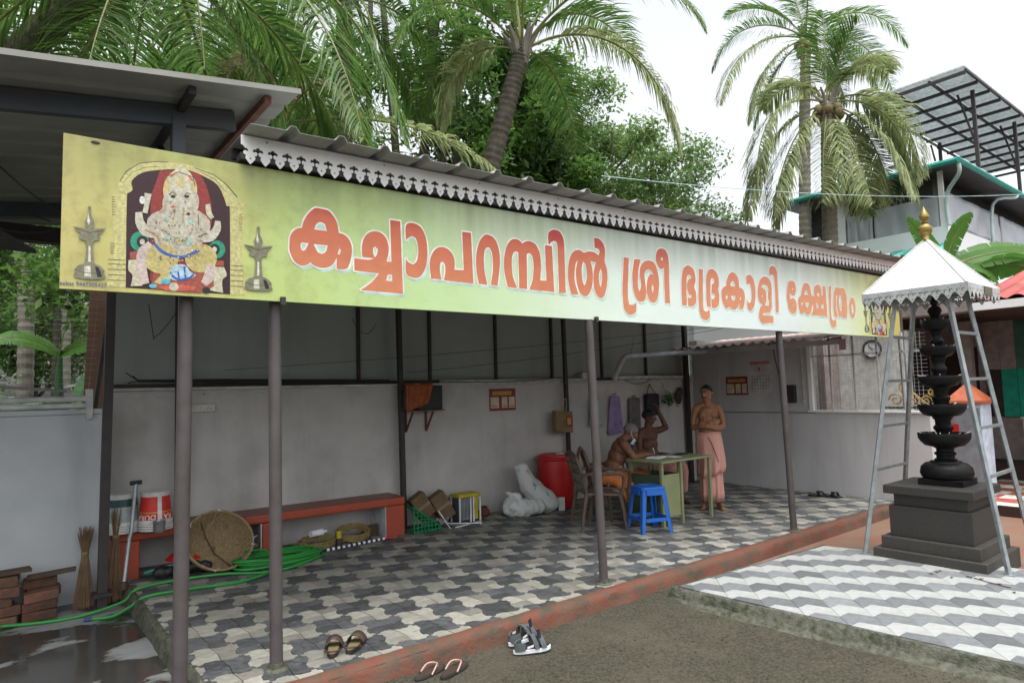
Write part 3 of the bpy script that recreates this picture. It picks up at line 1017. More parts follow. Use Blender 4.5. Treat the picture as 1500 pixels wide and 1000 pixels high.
# outlines of the printed letters: (along the board, height), with holes
LET=[
([(1.174,2.553),(1.179,2.601),(1.198,2.637),(1.226,2.659),(1.252,2.664),(1.267,2.718),(1.294,2.763),(1.335,2.804),(1.377,2.807),(1.425,2.802),(1.457,2.774),(1.482,2.732),(1.496,2.662),(1.528,2.658),(1.559,2.637),(1.58,2.599),(1.585,2.564),(1.582,2.523),(1.568,2.467),(1.552,2.435),(1.521,2.426),(1.48,2.424),(1.48,2.498),(1.46,2.461),(1.43,2.434),(1.385,2.421),(1.351,2.426),(1.324,2.439),(1.305,2.452),(1.288,2.435),(1.254,2.426),(1.226,2.432),(1.202,2.451),(1.184,2.487),(1.174,2.519)],[[(1.332,2.666),(1.345,2.702),(1.372,2.72),(1.402,2.712),(1.417,2.665)],[(1.243,2.56),(1.252,2.574),(1.295,2.571),(1.276,2.53),(1.257,2.518),(1.246,2.532)],[(1.327,2.572),(1.421,2.573),(1.408,2.53),(1.383,2.512),(1.354,2.522)],[(1.498,2.569),(1.511,2.548),(1.499,2.52),(1.486,2.523)]]),
([(1.601,2.424),(1.601,2.507),(1.704,2.506),(1.742,2.52),(1.659,2.522),(1.655,2.579),(1.666,2.638),(1.7,2.686),(1.744,2.705),(1.794,2.701),(1.832,2.67),(1.85,2.618),(1.849,2.565),(1.833,2.507),(1.871,2.508),(1.865,2.8),(1.942,2.801),(1.955,2.294),(1.644,2.297),(1.696,2.334),(1.74,2.372),(1.778,2.421)],[[(1.736,2.588),(1.752,2.602),(1.771,2.586),(1.764,2.55),(1.747,2.525),(1.737,2.553)],[(1.841,2.416),(1.874,2.42),(1.875,2.374),(1.828,2.375)]]),
([(1.984,2.773),(2.016,2.799),(2.07,2.797),(2.111,2.771),(2.141,2.713),(2.153,2.634),(2.148,2.54),(2.126,2.471),(2.091,2.425),(2.05,2.411),(2.01,2.418),(1.981,2.443),(1.982,2.545),(1.998,2.52),(2.038,2.505),(2.066,2.532),(2.08,2.595),(2.078,2.65),(2.062,2.697),(2.032,2.706),(2.005,2.693),(1.984,2.673)],[]),
([(2.181,2.418),(2.171,2.506),(2.179,2.571),(2.211,2.626),(2.257,2.653),(2.308,2.652),(2.348,2.628),(2.373,2.59),(2.38,2.545),(2.375,2.499),(2.458,2.502),(2.451,2.791),(2.528,2.792),(2.539,2.41),(2.286,2.415),(2.297,2.467),(2.298,2.517),(2.288,2.544),(2.274,2.548),(2.26,2.539),(2.253,2.503),(2.255,2.464),(2.264,2.416)],[]),
([(2.589,2.41),(2.572,2.501),(2.568,2.584),(2.579,2.669),(2.609,2.745),(2.648,2.787),(2.68,2.796),(2.73,2.783),(2.767,2.737),(2.787,2.659),(2.788,2.584),(2.776,2.498),(2.76,2.409),(2.697,2.411),(2.715,2.493),(2.723,2.578),(2.717,2.652),(2.699,2.692),(2.677,2.698),(2.654,2.682),(2.641,2.638),(2.639,2.581),(2.643,2.508),(2.665,2.411)],[]),
([(2.859,2.406),(2.833,2.503),(2.827,2.585),(2.835,2.662),(2.863,2.736),(2.897,2.779),(2.938,2.794),(2.978,2.789),(3.011,2.765),(3.046,2.786),(3.092,2.792),(3.145,2.774),(3.182,2.723),(3.195,2.657),(3.193,2.57),(3.184,2.484),(3.249,2.486),(3.245,2.779),(3.318,2.78),(3.328,2.399),(3.071,2.403),(3.103,2.477),(3.118,2.564),(3.12,2.625),(3.107,2.678),(3.08,2.697),(3.053,2.685),(3.047,2.405),(2.969,2.404),(2.969,2.688),(2.953,2.697),(2.927,2.687),(2.907,2.646),(2.901,2.586),(2.906,2.509),(2.923,2.457),(2.947,2.405)],[]),
([(3.281,2.796),(3.284,2.878),(3.316,2.91),(3.357,2.921),(3.405,2.912),(3.437,2.877),(3.452,2.816),(3.453,2.682),(3.453,2.401),(3.379,2.396),(3.38,2.612),(3.379,2.782),(3.369,2.819),(3.34,2.825),(3.308,2.808),(3.295,2.791)],[]),
([(3.516,2.394),(3.489,2.483),(3.485,2.576),(3.502,2.677),(3.541,2.748),(3.595,2.777),(3.64,2.775),(3.671,2.761),(3.731,2.78),(3.796,2.778),(3.846,2.756),(3.862,2.795),(3.84,2.814),(3.8,2.816),(3.8,2.905),(3.84,2.907),(3.886,2.889),(3.922,2.837),(3.926,2.781),(3.917,2.711),(3.94,2.643),(3.943,2.56),(3.926,2.475),(3.894,2.404),(3.855,2.381),(3.814,2.399),(3.784,2.451),(3.775,2.505),(3.776,2.574),(3.791,2.643),(3.812,2.69),(3.746,2.697),(3.765,2.627),(3.768,2.546),(3.748,2.462),(3.713,2.406),(3.671,2.387),(3.623,2.406),(3.589,2.457),(3.575,2.53),(3.577,2.61),(3.6,2.69),(3.574,2.657),(3.558,2.582),(3.558,2.502),(3.595,2.396)],[[(3.663,2.686),(3.689,2.654),(3.699,2.587),(3.691,2.526),(3.669,2.477),(3.65,2.502),(3.64,2.576),(3.645,2.644)],[(3.862,2.643),(3.877,2.61),(3.876,2.54),(3.855,2.477),(3.841,2.517),(3.84,2.579)]]),
([(4.158,2.772),(4.225,2.771),(4.201,2.554),(4.192,2.411),(4.204,2.348),(4.249,2.345),(4.297,2.367),(4.292,2.288),(4.249,2.261),(4.184,2.26),(4.141,2.302),(4.126,2.393),(4.128,2.506)],[]),
([(4.293,2.769),(4.378,2.772),(4.347,2.689),(4.33,2.579),(4.331,2.506),(4.348,2.475),(4.368,2.524),(4.367,2.582),(4.358,2.639),(4.369,2.698),(4.408,2.746),(4.452,2.768),(4.527,2.772),(4.574,2.747),(4.603,2.682),(4.619,2.587),(4.606,2.482),(4.574,2.406),(4.524,2.382),(4.477,2.4),(4.449,2.464),(4.447,2.544),(4.469,2.612),(4.509,2.648),(4.546,2.648),(4.521,2.679),(4.474,2.689),(4.435,2.668),(4.422,2.622),(4.432,2.528),(4.435,2.456),(4.413,2.4),(4.365,2.381),(4.314,2.397),(4.277,2.459),(4.261,2.544),(4.261,2.631)],[[(4.524,2.557),(4.54,2.522),(4.524,2.469),(4.511,2.512)]]),
([(4.666,2.71),(4.617,2.728),(4.591,2.778),(4.591,2.83),(4.616,2.885),(4.662,2.907),(4.723,2.901),(4.759,2.855),(4.77,2.796),(4.764,2.598),(4.761,2.389),(4.694,2.387),(4.693,2.593),(4.698,2.728)],[[(4.656,2.814),(4.679,2.824),(4.692,2.807),(4.676,2.79),(4.66,2.796)]]),
([(4.94,2.382),(4.939,2.512),(4.953,2.665),(4.98,2.738),(5.031,2.776),(5.086,2.776),(5.138,2.745),(5.159,2.682),(5.158,2.63),(5.135,2.574),(5.157,2.527),(5.159,2.463),(5.143,2.41),(5.091,2.38),(5.027,2.384),(5.029,2.467),(5.062,2.456),(5.088,2.477),(5.084,2.49),(5.05,2.494),(5.029,2.537),(5.03,2.595),(5.051,2.641),(5.087,2.654),(5.098,2.674),(5.069,2.688),(5.039,2.679),(5.024,2.646),(5.013,2.517),(5.011,2.385)],[]),
([(5.22,2.763),(5.287,2.762),(5.271,2.6),(5.259,2.404),(5.27,2.349),(5.311,2.341),(5.359,2.367),(5.359,2.298),(5.325,2.261),(5.273,2.252),(5.224,2.279),(5.199,2.349),(5.194,2.491)],[]),
([(5.32,2.391),(5.321,2.538),(5.332,2.684),(5.364,2.752),(5.413,2.778),(5.471,2.772),(5.52,2.726),(5.534,2.653),(5.527,2.606),(5.514,2.578),(5.53,2.519),(5.518,2.432),(5.471,2.386),(5.397,2.382),(5.399,2.471),(5.436,2.473),(5.459,2.501),(5.446,2.527),(5.404,2.534),(5.416,2.624),(5.449,2.633),(5.462,2.668),(5.432,2.689),(5.404,2.67),(5.387,2.543),(5.382,2.388)],[]),
([(5.568,2.524),(5.585,2.588),(5.628,2.618),(5.651,2.622),(5.675,2.695),(5.721,2.756),(5.763,2.774),(5.816,2.768),(5.866,2.725),(5.881,2.624),(5.935,2.613),(5.967,2.572),(5.972,2.521),(5.956,2.447),(5.921,2.394),(5.867,2.395),(5.866,2.456),(5.832,2.411),(5.782,2.381),(5.73,2.391),(5.689,2.411),(5.648,2.387),(5.61,2.406),(5.579,2.454)],[[(5.727,2.631),(5.742,2.664),(5.776,2.685),(5.804,2.662),(5.81,2.628)],[(5.633,2.521),(5.677,2.524),(5.656,2.48),(5.638,2.493)],[(5.73,2.527),(5.807,2.529),(5.792,2.488),(5.764,2.476),(5.739,2.496)],[(5.89,2.527),(5.901,2.509),(5.893,2.487),(5.882,2.501)]]),
([(6.014,2.752),(6.06,2.776),(6.109,2.767),(6.154,2.718),(6.169,2.63),(6.162,2.533),(6.135,2.443),(6.073,2.386),(6.019,2.4),(6.004,2.435),(6.01,2.501),(6.032,2.47),(6.07,2.483),(6.094,2.544),(6.096,2.632),(6.075,2.675),(6.044,2.673),(6.014,2.656)],[]),
([(6.27,2.264),(6.217,2.306),(6.217,2.373),(6.255,2.442),(6.295,2.458),(6.235,2.493),(6.213,2.566),(6.225,2.657),(6.271,2.735),(6.339,2.779),(6.417,2.774),(6.472,2.728),(6.485,2.653),(6.475,2.553),(6.464,2.446),(6.432,2.387),(6.287,2.369),(6.287,2.35),(6.488,2.35),(6.48,2.272)],[[(6.283,2.661),(6.331,2.687),(6.395,2.677),(6.417,2.64),(6.408,2.609),(6.394,2.54),(6.418,2.512),(6.41,2.458),(6.334,2.46),(6.368,2.516),(6.373,2.592),(6.352,2.636),(6.308,2.655)],[(6.293,2.572),(6.305,2.561),(6.293,2.545),(6.282,2.556)]]),
([(6.46,2.779),(6.456,2.865),(6.49,2.906),(6.545,2.915),(6.59,2.892),(6.611,2.84),(6.609,2.685),(6.6,2.396),(6.541,2.393),(6.547,2.604),(6.545,2.788),(6.514,2.812),(6.48,2.806)],[]),
([(6.794,2.483),(6.779,2.568),(6.793,2.669),(6.828,2.752),(6.879,2.774),(6.945,2.771),(6.977,2.729),(6.979,2.669),(6.952,2.609),(6.89,2.602),(6.851,2.629),(6.841,2.592),(6.856,2.56),(6.906,2.578),(6.953,2.559),(6.977,2.507),(6.964,2.439),(6.917,2.399),(6.857,2.4),(6.807,2.444)],[[(6.909,2.694),(6.92,2.681),(6.906,2.667),(6.898,2.68)],[(6.905,2.502),(6.916,2.493),(6.903,2.479),(6.894,2.492)]]),
([(7.01,2.522),(7.036,2.591),(7.083,2.625),(7.111,2.705),(7.168,2.768),(7.238,2.77),(7.286,2.739),(7.313,2.637),(7.357,2.626),(7.375,2.613),(7.381,2.725),(7.432,2.77),(7.499,2.772),(7.534,2.736),(7.549,2.638),(7.565,2.66),(7.585,2.768),(7.639,2.772),(7.647,2.666),(7.648,2.4),(7.291,2.397),(7.331,2.485),(7.326,2.527),(7.301,2.484),(7.262,2.42),(7.195,2.396),(7.129,2.42),(7.07,2.395),(7.03,2.428)],[[(7.153,2.633),(7.177,2.676),(7.21,2.688),(7.242,2.635)],[(7.079,2.536),(7.117,2.538),(7.094,2.5),(7.076,2.505)],[(7.161,2.541),(7.244,2.542),(7.227,2.507),(7.199,2.482),(7.17,2.504)],[(7.431,2.644),(7.461,2.678),(7.492,2.662),(7.482,2.63)],[(7.4,2.552),(7.419,2.546),(7.455,2.52),(7.445,2.484),(7.405,2.486),(7.403,2.524)],[(7.515,2.523),(7.558,2.543),(7.579,2.527),(7.569,2.488),(7.518,2.487)]]),
([(7.723,2.776),(7.783,2.776),(7.758,2.601),(7.74,2.432),(7.754,2.374),(7.785,2.358),(7.844,2.378),(7.849,2.311),(7.806,2.271),(7.75,2.273),(7.708,2.33),(7.701,2.463),(7.706,2.598)],[]),
([(7.823,2.402),(7.805,2.519),(7.823,2.664),(7.866,2.748),(7.928,2.778),(7.994,2.766),(8.046,2.782),(8.104,2.765),(8.145,2.685),(8.148,2.538),(8.125,2.403),(8.04,2.404),(7.923,2.407),(7.897,2.507),(7.899,2.61),(7.912,2.679),(7.888,2.66),(7.868,2.54),(7.894,2.404)],[[(7.965,2.674),(8.009,2.685),(8.013,2.591),(7.99,2.478),(7.959,2.494),(7.946,2.587)]]),
([(8.197,2.558),(8.224,2.629),(8.273,2.672),(8.324,2.662),(8.355,2.602),(8.355,2.523),(8.33,2.443),(8.28,2.399),(8.229,2.412),(8.203,2.472)],[[(8.258,2.562),(8.279,2.589),(8.301,2.555),(8.297,2.485),(8.276,2.458),(8.258,2.492)]])]
for outer, holes in LET:
    o_s = smooth_loop(outer)
    h_s = [smooth_loop(h) for h in holes]
    mb = MB()
    flat_poly(mb, [o_s] + h_s, .0040, sl)
    L_ = mb.build('letter', M['letter'], SIGN, local=True)
    w = .0105
    cnt = 0
    for loop in [o_s] + h_s:
        mb = MB()
        n = len(loop)
        for i in range(n):
            a, b = Vector(loop[i]), Vector(loop[(i + 1) % n])
            t = b - a
            if t.length < 1e-5:
                continue
            t.normalize()
            q = Vector((-t.y, t.x)) * w
            e = t * w * .55
            dp = .0020 + .00011 * (cnt % 13)
            cnt += 1
            mb.add([sl(*(a - e + q), dp), sl(*(b + e + q), dp), sl(*(b + e - q), dp), sl(*(a - e - q), dp)], [(0, 3, 2, 1)])
        mb.build('letter_outline', M['outline'], L_, local=True)
    mb = MB()
    flat_poly(mb, [[(a + .016, b - .024) for a, b in o_s]], .0009, sl)
    mb.build('letter_shadow', M['shadow_print'], L_, local=True)
# flat shapes of the printed picture
PIC=[('maroon',[(0.294,2.214),(0.293,2.734),(0.313,2.807),(0.359,2.86),(0.437,2.891),(0.582,2.921),(0.676,2.907),(0.754,2.872),(0.804,2.805),(0.822,2.733),(0.827,2.213)]),
('red',[(0.407,2.551),(0.409,2.732),(0.43,2.817),(0.451,2.89),(0.582,2.918),(0.653,2.908),(0.696,2.83),(0.726,2.687),(0.699,2.525),(0.589,2.246),(0.411,2.262)]),
('arch',[(0.25,2.776),(0.271,2.824),(0.341,2.907),(0.437,2.94),(0.545,2.951),(0.638,2.947),(0.744,2.913),(0.813,2.85),(0.864,2.793),(0.905,2.783),(0.9,2.744),(0.804,2.741),(0.794,2.777),(0.754,2.859),(0.677,2.899),(0.582,2.921),(0.437,2.891),(0.359,2.86),(0.313,2.807),(0.318,2.758),(0.289,2.731),(0.259,2.743)]),
('ink',[(0.26,2.796),(0.288,2.855),(0.35,2.911),(0.437,2.938),(0.49,2.944),(0.491,2.949),(0.437,2.943),(0.349,2.916),(0.285,2.858),(0.257,2.798)]),
('ink',[(0.628,2.938),(0.733,2.914),(0.802,2.868),(0.862,2.802),(0.866,2.806),(0.805,2.872),(0.735,2.919),(0.63,2.943)]),
('ink',[(0.272,2.789),(0.317,2.856),(0.376,2.894),(0.455,2.914),(0.455,2.917),(0.376,2.897),(0.316,2.858),(0.27,2.79)]),
('ink',[(0.657,2.923),(0.743,2.885),(0.798,2.825),(0.8,2.827),(0.745,2.888),(0.658,2.926)]),
('arch',[(0.227,2.721),(0.29,2.731),(0.294,2.216),(0.206,2.217),(0.232,2.373)]),
('arch',[(0.826,2.733),(0.9,2.744),(0.891,2.418),(0.909,2.214),(0.829,2.211)]),
('ink',[(0.223,2.701),(0.239,2.704),(0.239,2.707),(0.223,2.704)]),
('ink',[(0.223,2.688),(0.239,2.69),(0.239,2.693),(0.223,2.691)]),
('ink',[(0.223,2.674),(0.24,2.677),(0.24,2.68),(0.223,2.677)]),
('ink',[(0.223,2.66),(0.24,2.663),(0.24,2.666),(0.223,2.663)]),
('ink',[(0.224,2.647),(0.24,2.649),(0.24,2.652),(0.224,2.65)]),
('ink',[(0.224,2.633),(0.24,2.636),(0.24,2.638),(0.224,2.636)]),
('ink',[(0.224,2.62),(0.241,2.622),(0.24,2.625),(0.224,2.622)]),
('ink',[(0.224,2.606),(0.241,2.608),(0.241,2.611),(0.224,2.609)]),
('ink',[(0.219,2.448),(0.238,2.45),(0.238,2.453),(0.219,2.451)]),
('ink',[(0.219,2.434),(0.238,2.436),(0.238,2.439),(0.219,2.437)]),
('ink',[(0.219,2.421),(0.238,2.423),(0.238,2.426),(0.219,2.424)]),
('ink',[(0.219,2.407),(0.238,2.409),(0.238,2.412),(0.219,2.41)]),
('ink',[(0.22,2.394),(0.238,2.396),(0.238,2.399),(0.22,2.397)]),
('ink',[(0.874,2.695),(0.891,2.698),(0.891,2.701),(0.874,2.699)]),
('ink',[(0.875,2.68),(0.891,2.682),(0.891,2.686),(0.874,2.683)]),
('ink',[(0.875,2.665),(0.891,2.667),(0.891,2.67),(0.875,2.668)]),
('ink',[(0.875,2.65),(0.891,2.652),(0.891,2.655),(0.875,2.653)]),
('ink',[(0.875,2.635),(0.891,2.637),(0.891,2.64),(0.875,2.638)]),
('ink',[(0.875,2.62),(0.891,2.622),(0.891,2.625),(0.875,2.623)]),
('ink',[(0.875,2.605),(0.891,2.607),(0.891,2.61),(0.875,2.608)]),
('ink',[(0.21,2.36),(0.29,2.363),(0.29,2.366),(0.21,2.363)]),
('ink',[(0.831,2.384),(0.901,2.388),(0.901,2.391),(0.831,2.387)]),
('ink',[(0.21,2.336),(0.291,2.339),(0.291,2.342),(0.21,2.339)]),
('ink',[(0.831,2.358),(0.901,2.361),(0.901,2.364),(0.831,2.361)]),
('ink',[(0.211,2.307),(0.291,2.31),(0.291,2.313),(0.211,2.31)]),
('ink',[(0.831,2.326),(0.901,2.329),(0.901,2.332),(0.831,2.329)]),
('ink',[(0.211,2.278),(0.291,2.28),(0.292,2.283),(0.211,2.281)]),
('ink',[(0.831,2.294),(0.901,2.296),(0.901,2.3),(0.831,2.297)]),
('ink',[(0.212,2.25),(0.292,2.251),(0.292,2.254),(0.212,2.253)]),
('ink',[(0.831,2.262),(0.901,2.264),(0.902,2.267),(0.832,2.265)]),
('green',[(0.401,2.48),(0.399,2.463),(0.393,2.447),(0.383,2.434),(0.371,2.425),(0.357,2.421),(0.343,2.422),(0.331,2.428),(0.321,2.439),(0.314,2.453),(0.312,2.47),(0.314,2.487),(0.32,2.503),(0.329,2.516),(0.342,2.525),(0.355,2.529),(0.369,2.528),(0.382,2.522),(0.392,2.511),(0.398,2.497)]),
('green',[(0.798,2.478),(0.796,2.462),(0.789,2.446),(0.779,2.433),(0.767,2.425),(0.753,2.421),(0.74,2.422),(0.727,2.428),(0.717,2.439),(0.711,2.453),(0.709,2.469),(0.711,2.485),(0.717,2.5),(0.726,2.513),(0.739,2.522),(0.753,2.526),(0.766,2.525),(0.779,2.519),(0.789,2.508),(0.795,2.494)]),
('dark',[(0.396,2.478),(0.395,2.467),(0.391,2.457),(0.385,2.449),(0.378,2.443),(0.369,2.441),(0.361,2.441),(0.353,2.445),(0.347,2.452),(0.343,2.461),(0.342,2.471),(0.343,2.482),(0.347,2.492),(0.352,2.5),(0.36,2.505),(0.368,2.508),(0.377,2.507),(0.385,2.504),(0.391,2.497),(0.395,2.488)]),
('dark',[(0.768,2.475),(0.767,2.464),(0.763,2.455),(0.757,2.446),(0.749,2.441),(0.74,2.438),(0.731,2.439),(0.723,2.443),(0.716,2.45),(0.712,2.459),(0.711,2.469),(0.712,2.479),(0.716,2.489),(0.722,2.497),(0.73,2.503),(0.739,2.506),(0.748,2.505),(0.756,2.501),(0.763,2.494),(0.767,2.485)]),
('cream',[(0.381,2.476),(0.38,2.471),(0.379,2.466),(0.376,2.462),(0.373,2.46),(0.369,2.459),(0.365,2.459),(0.362,2.461),(0.359,2.464),(0.358,2.468),(0.357,2.473),(0.357,2.478),(0.359,2.483),(0.362,2.486),(0.365,2.489),(0.369,2.49),(0.372,2.49),(0.376,2.488),(0.379,2.485),(0.38,2.481)]),
('cream',[(0.752,2.473),(0.751,2.468),(0.75,2.464),(0.747,2.46),(0.743,2.457),(0.739,2.456),(0.736,2.456),(0.732,2.458),(0.729,2.461),(0.727,2.466),(0.727,2.47),(0.727,2.475),(0.729,2.48),(0.732,2.484),(0.735,2.486),(0.739,2.488),(0.743,2.487),(0.747,2.485),(0.749,2.482),(0.751,2.478)]),
('redbr',[(0.31,2.411),(0.357,2.425),(0.357,2.376),(0.311,2.372)]),
('redbr',[(0.728,2.408),(0.791,2.409),(0.792,2.377),(0.728,2.376)]),
('stone',[(0.305,2.366),(0.383,2.379),(0.393,2.31),(0.372,2.23),(0.317,2.224),(0.325,2.285),(0.304,2.312)]),
('stone',[(0.709,2.369),(0.792,2.372),(0.807,2.325),(0.782,2.292),(0.788,2.219),(0.71,2.229)]),
('redbr',[(0.427,2.313),(0.729,2.35),(0.739,2.257),(0.663,2.21),(0.411,2.218)]),
('cream',[(0.45,2.571),(0.398,2.567),(0.374,2.595),(0.365,2.642),(0.334,2.634),(0.335,2.572),(0.372,2.51),(0.442,2.5)]),
('cream',[(0.392,2.636),(0.4,2.688),(0.411,2.75),(0.376,2.75),(0.375,2.689),(0.367,2.638)]),
('white',[(0.379,2.709),(0.379,2.703),(0.377,2.696),(0.374,2.691),(0.37,2.687),(0.366,2.685),(0.362,2.686),(0.358,2.688),(0.355,2.693),(0.353,2.699),(0.352,2.705),(0.353,2.712),(0.354,2.719),(0.357,2.724),(0.361,2.728),(0.365,2.729),(0.37,2.729),(0.374,2.726),(0.377,2.722),(0.379,2.716)]),
('cream',[(0.656,2.504),(0.729,2.52),(0.771,2.587),(0.77,2.643),(0.741,2.643),(0.731,2.602),(0.707,2.576),(0.656,2.577)]),
('stone',[(0.736,2.663),(0.721,2.691),(0.713,2.739),(0.688,2.732),(0.693,2.677),(0.717,2.647)]),
('flesh',[(0.477,2.681),(0.394,2.611),(0.399,2.511),(0.442,2.513),(0.453,2.575),(0.511,2.626)]),
('flesh',[(0.592,2.64),(0.645,2.595),(0.656,2.52),(0.703,2.526),(0.713,2.639),(0.634,2.701)]),
('flesh',[(0.679,2.544),(0.676,2.514),(0.667,2.486),(0.651,2.459),(0.631,2.437),(0.606,2.419),(0.579,2.406),(0.551,2.4),(0.523,2.401),(0.496,2.407),(0.472,2.42),(0.452,2.438),(0.438,2.46),(0.428,2.485),(0.425,2.513),(0.427,2.541),(0.436,2.569),(0.45,2.595),(0.47,2.617),(0.493,2.636),(0.52,2.649),(0.548,2.656),(0.577,2.657),(0.604,2.651),(0.629,2.639),(0.65,2.621),(0.666,2.599),(0.676,2.572)]),
('cream',[(0.637,2.58),(0.634,2.555),(0.625,2.532),(0.61,2.511),(0.591,2.494),(0.569,2.482),(0.545,2.476),(0.522,2.477),(0.5,2.484),(0.482,2.496),(0.467,2.513),(0.458,2.534),(0.455,2.557),(0.458,2.581),(0.466,2.604),(0.48,2.625),(0.498,2.642),(0.52,2.654),(0.543,2.661),(0.567,2.661),(0.589,2.655),(0.609,2.643),(0.624,2.625),(0.633,2.604)]),
('yellow',[(0.551,2.4),(0.548,2.378),(0.539,2.356),(0.525,2.337),(0.507,2.322),(0.485,2.311),(0.462,2.306),(0.44,2.307),(0.419,2.314),(0.4,2.326),(0.387,2.342),(0.378,2.361),(0.374,2.383),(0.377,2.405),(0.385,2.426),(0.399,2.445),(0.417,2.46),(0.438,2.471),(0.46,2.477),(0.483,2.477),(0.505,2.47),(0.524,2.459),(0.538,2.442),(0.547,2.422)]),
('yellow',[(0.752,2.421),(0.749,2.399),(0.741,2.377),(0.727,2.359),(0.71,2.344),(0.689,2.334),(0.667,2.329),(0.645,2.33),(0.625,2.336),(0.608,2.348),(0.594,2.364),(0.586,2.383),(0.583,2.404),(0.585,2.425),(0.593,2.446),(0.606,2.464),(0.624,2.479),(0.644,2.49),(0.666,2.495),(0.688,2.495),(0.708,2.489),(0.726,2.477),(0.74,2.461),(0.749,2.442)]),
('yellow',[(0.427,2.353),(0.515,2.382),(0.534,2.292),(0.463,2.246),(0.428,2.254),(0.463,2.296)]),
('pinkish',[(0.398,2.48),(0.348,2.424),(0.341,2.323),(0.364,2.234),(0.406,2.247),(0.392,2.332),(0.392,2.41),(0.418,2.462)]),
('pinkish',[(0.695,2.382),(0.683,2.315),(0.667,2.274),(0.697,2.252),(0.737,2.298),(0.743,2.379)]),
('blue',[(0.421,2.467),(0.466,2.419),(0.532,2.402),(0.598,2.412),(0.661,2.454),(0.652,2.471),(0.594,2.425),(0.533,2.416),(0.474,2.436),(0.429,2.478)]),
('paleblue',[(0.506,2.33),(0.542,2.364),(0.588,2.363),(0.611,2.329),(0.644,2.312),(0.616,2.294),(0.579,2.286),(0.534,2.272),(0.498,2.289)]),
('blue',[(0.513,2.295),(0.551,2.272),(0.609,2.288),(0.633,2.311),(0.626,2.32),(0.605,2.299),(0.553,2.285),(0.519,2.306)]),
('blue',[(0.543,2.322),(0.552,2.272),(0.561,2.275),(0.551,2.325)]),
('blue',[(0.574,2.356),(0.584,2.28),(0.593,2.282),(0.583,2.358)]),
('teal',[(0.443,2.235),(0.442,2.231),(0.44,2.228),(0.435,2.225),(0.43,2.223),(0.424,2.222),(0.418,2.222),(0.413,2.223),(0.409,2.225),(0.406,2.228),(0.405,2.232),(0.406,2.236),(0.408,2.239),(0.413,2.242),(0.418,2.244),(0.424,2.245),(0.43,2.245),(0.435,2.244),(0.439,2.242),(0.442,2.239)]),
('teal',[(0.51,2.265),(0.509,2.26),(0.505,2.255),(0.5,2.251),(0.493,2.248),(0.485,2.247),(0.478,2.247),(0.471,2.249),(0.465,2.252),(0.462,2.256),(0.46,2.261),(0.461,2.266),(0.465,2.271),(0.47,2.275),(0.477,2.278),(0.485,2.279),(0.493,2.279),(0.499,2.277),(0.505,2.274),(0.509,2.27)]),
('redlight',[(0.45,2.23),(0.534,2.252),(0.644,2.245),(0.631,2.223),(0.499,2.211)]),
('cream',[(0.551,2.238),(0.55,2.23),(0.546,2.223),(0.541,2.218),(0.535,2.214),(0.528,2.212),(0.52,2.213),(0.514,2.216),(0.509,2.221),(0.505,2.227),(0.504,2.234),(0.505,2.242),(0.508,2.249),(0.513,2.255),(0.52,2.259),(0.527,2.26),(0.534,2.26),(0.541,2.257),(0.546,2.252),(0.549,2.245)]),
('dark',[(0.717,2.229),(0.716,2.224),(0.713,2.218),(0.709,2.214),(0.703,2.211),(0.696,2.209),(0.69,2.21),(0.684,2.212),(0.679,2.216),(0.677,2.221),(0.675,2.226),(0.676,2.232),(0.679,2.238),(0.684,2.242),(0.69,2.245),(0.696,2.247),(0.703,2.246),(0.708,2.244),(0.713,2.24),(0.716,2.235)]),
('gold',[(0.643,2.806),(0.641,2.778),(0.635,2.751),(0.624,2.726),(0.61,2.704),(0.593,2.687),(0.575,2.675),(0.555,2.67),(0.536,2.67),(0.517,2.676),(0.501,2.688),(0.487,2.705),(0.476,2.726),(0.47,2.751),(0.467,2.777),(0.469,2.804),(0.475,2.831),(0.485,2.856),(0.499,2.877),(0.515,2.895),(0.533,2.907),(0.553,2.914),(0.572,2.914),(0.591,2.908),(0.608,2.897),(0.623,2.88),(0.634,2.858),(0.641,2.833)]),
('flesh',[(0.54,2.712),(0.539,2.689),(0.533,2.668),(0.525,2.651),(0.515,2.64),(0.503,2.634),(0.491,2.636),(0.481,2.645),(0.472,2.659),(0.467,2.679),(0.465,2.7),(0.466,2.722),(0.471,2.743),(0.479,2.76),(0.49,2.772),(0.501,2.778),(0.513,2.776),(0.524,2.767),(0.532,2.753),(0.538,2.734)]),
('flesh',[(0.654,2.739),(0.652,2.718),(0.647,2.698),(0.639,2.681),(0.629,2.67),(0.617,2.665),(0.606,2.667),(0.595,2.675),(0.587,2.689),(0.581,2.707),(0.579,2.728),(0.581,2.749),(0.586,2.769),(0.594,2.786),(0.604,2.797),(0.616,2.802),(0.628,2.801),(0.638,2.793),(0.647,2.779),(0.652,2.76)]),
('cream',[(0.623,2.761),(0.621,2.735),(0.616,2.711),(0.607,2.689),(0.595,2.671),(0.581,2.657),(0.565,2.649),(0.549,2.647),(0.534,2.651),(0.52,2.66),(0.508,2.675),(0.499,2.694),(0.493,2.716),(0.491,2.74),(0.493,2.765),(0.498,2.789),(0.507,2.811),(0.518,2.829),(0.532,2.843),(0.547,2.852),(0.563,2.854),(0.579,2.851),(0.593,2.842),(0.605,2.827),(0.615,2.808),(0.621,2.785)]),
('stone',[(0.503,2.809),(0.491,2.858),(0.518,2.899),(0.541,2.924),(0.552,2.952),(0.568,2.932),(0.596,2.913),(0.618,2.88),(0.609,2.826),(0.555,2.838)]),
('gold',[(0.576,2.842),(0.575,2.833),(0.571,2.825),(0.567,2.818),(0.561,2.813),(0.554,2.811),(0.547,2.811),(0.541,2.814),(0.536,2.819),(0.533,2.826),(0.532,2.834),(0.533,2.843),(0.536,2.851),(0.54,2.857),(0.546,2.862),(0.553,2.865),(0.56,2.865),(0.566,2.862),(0.571,2.857),(0.574,2.85)]),
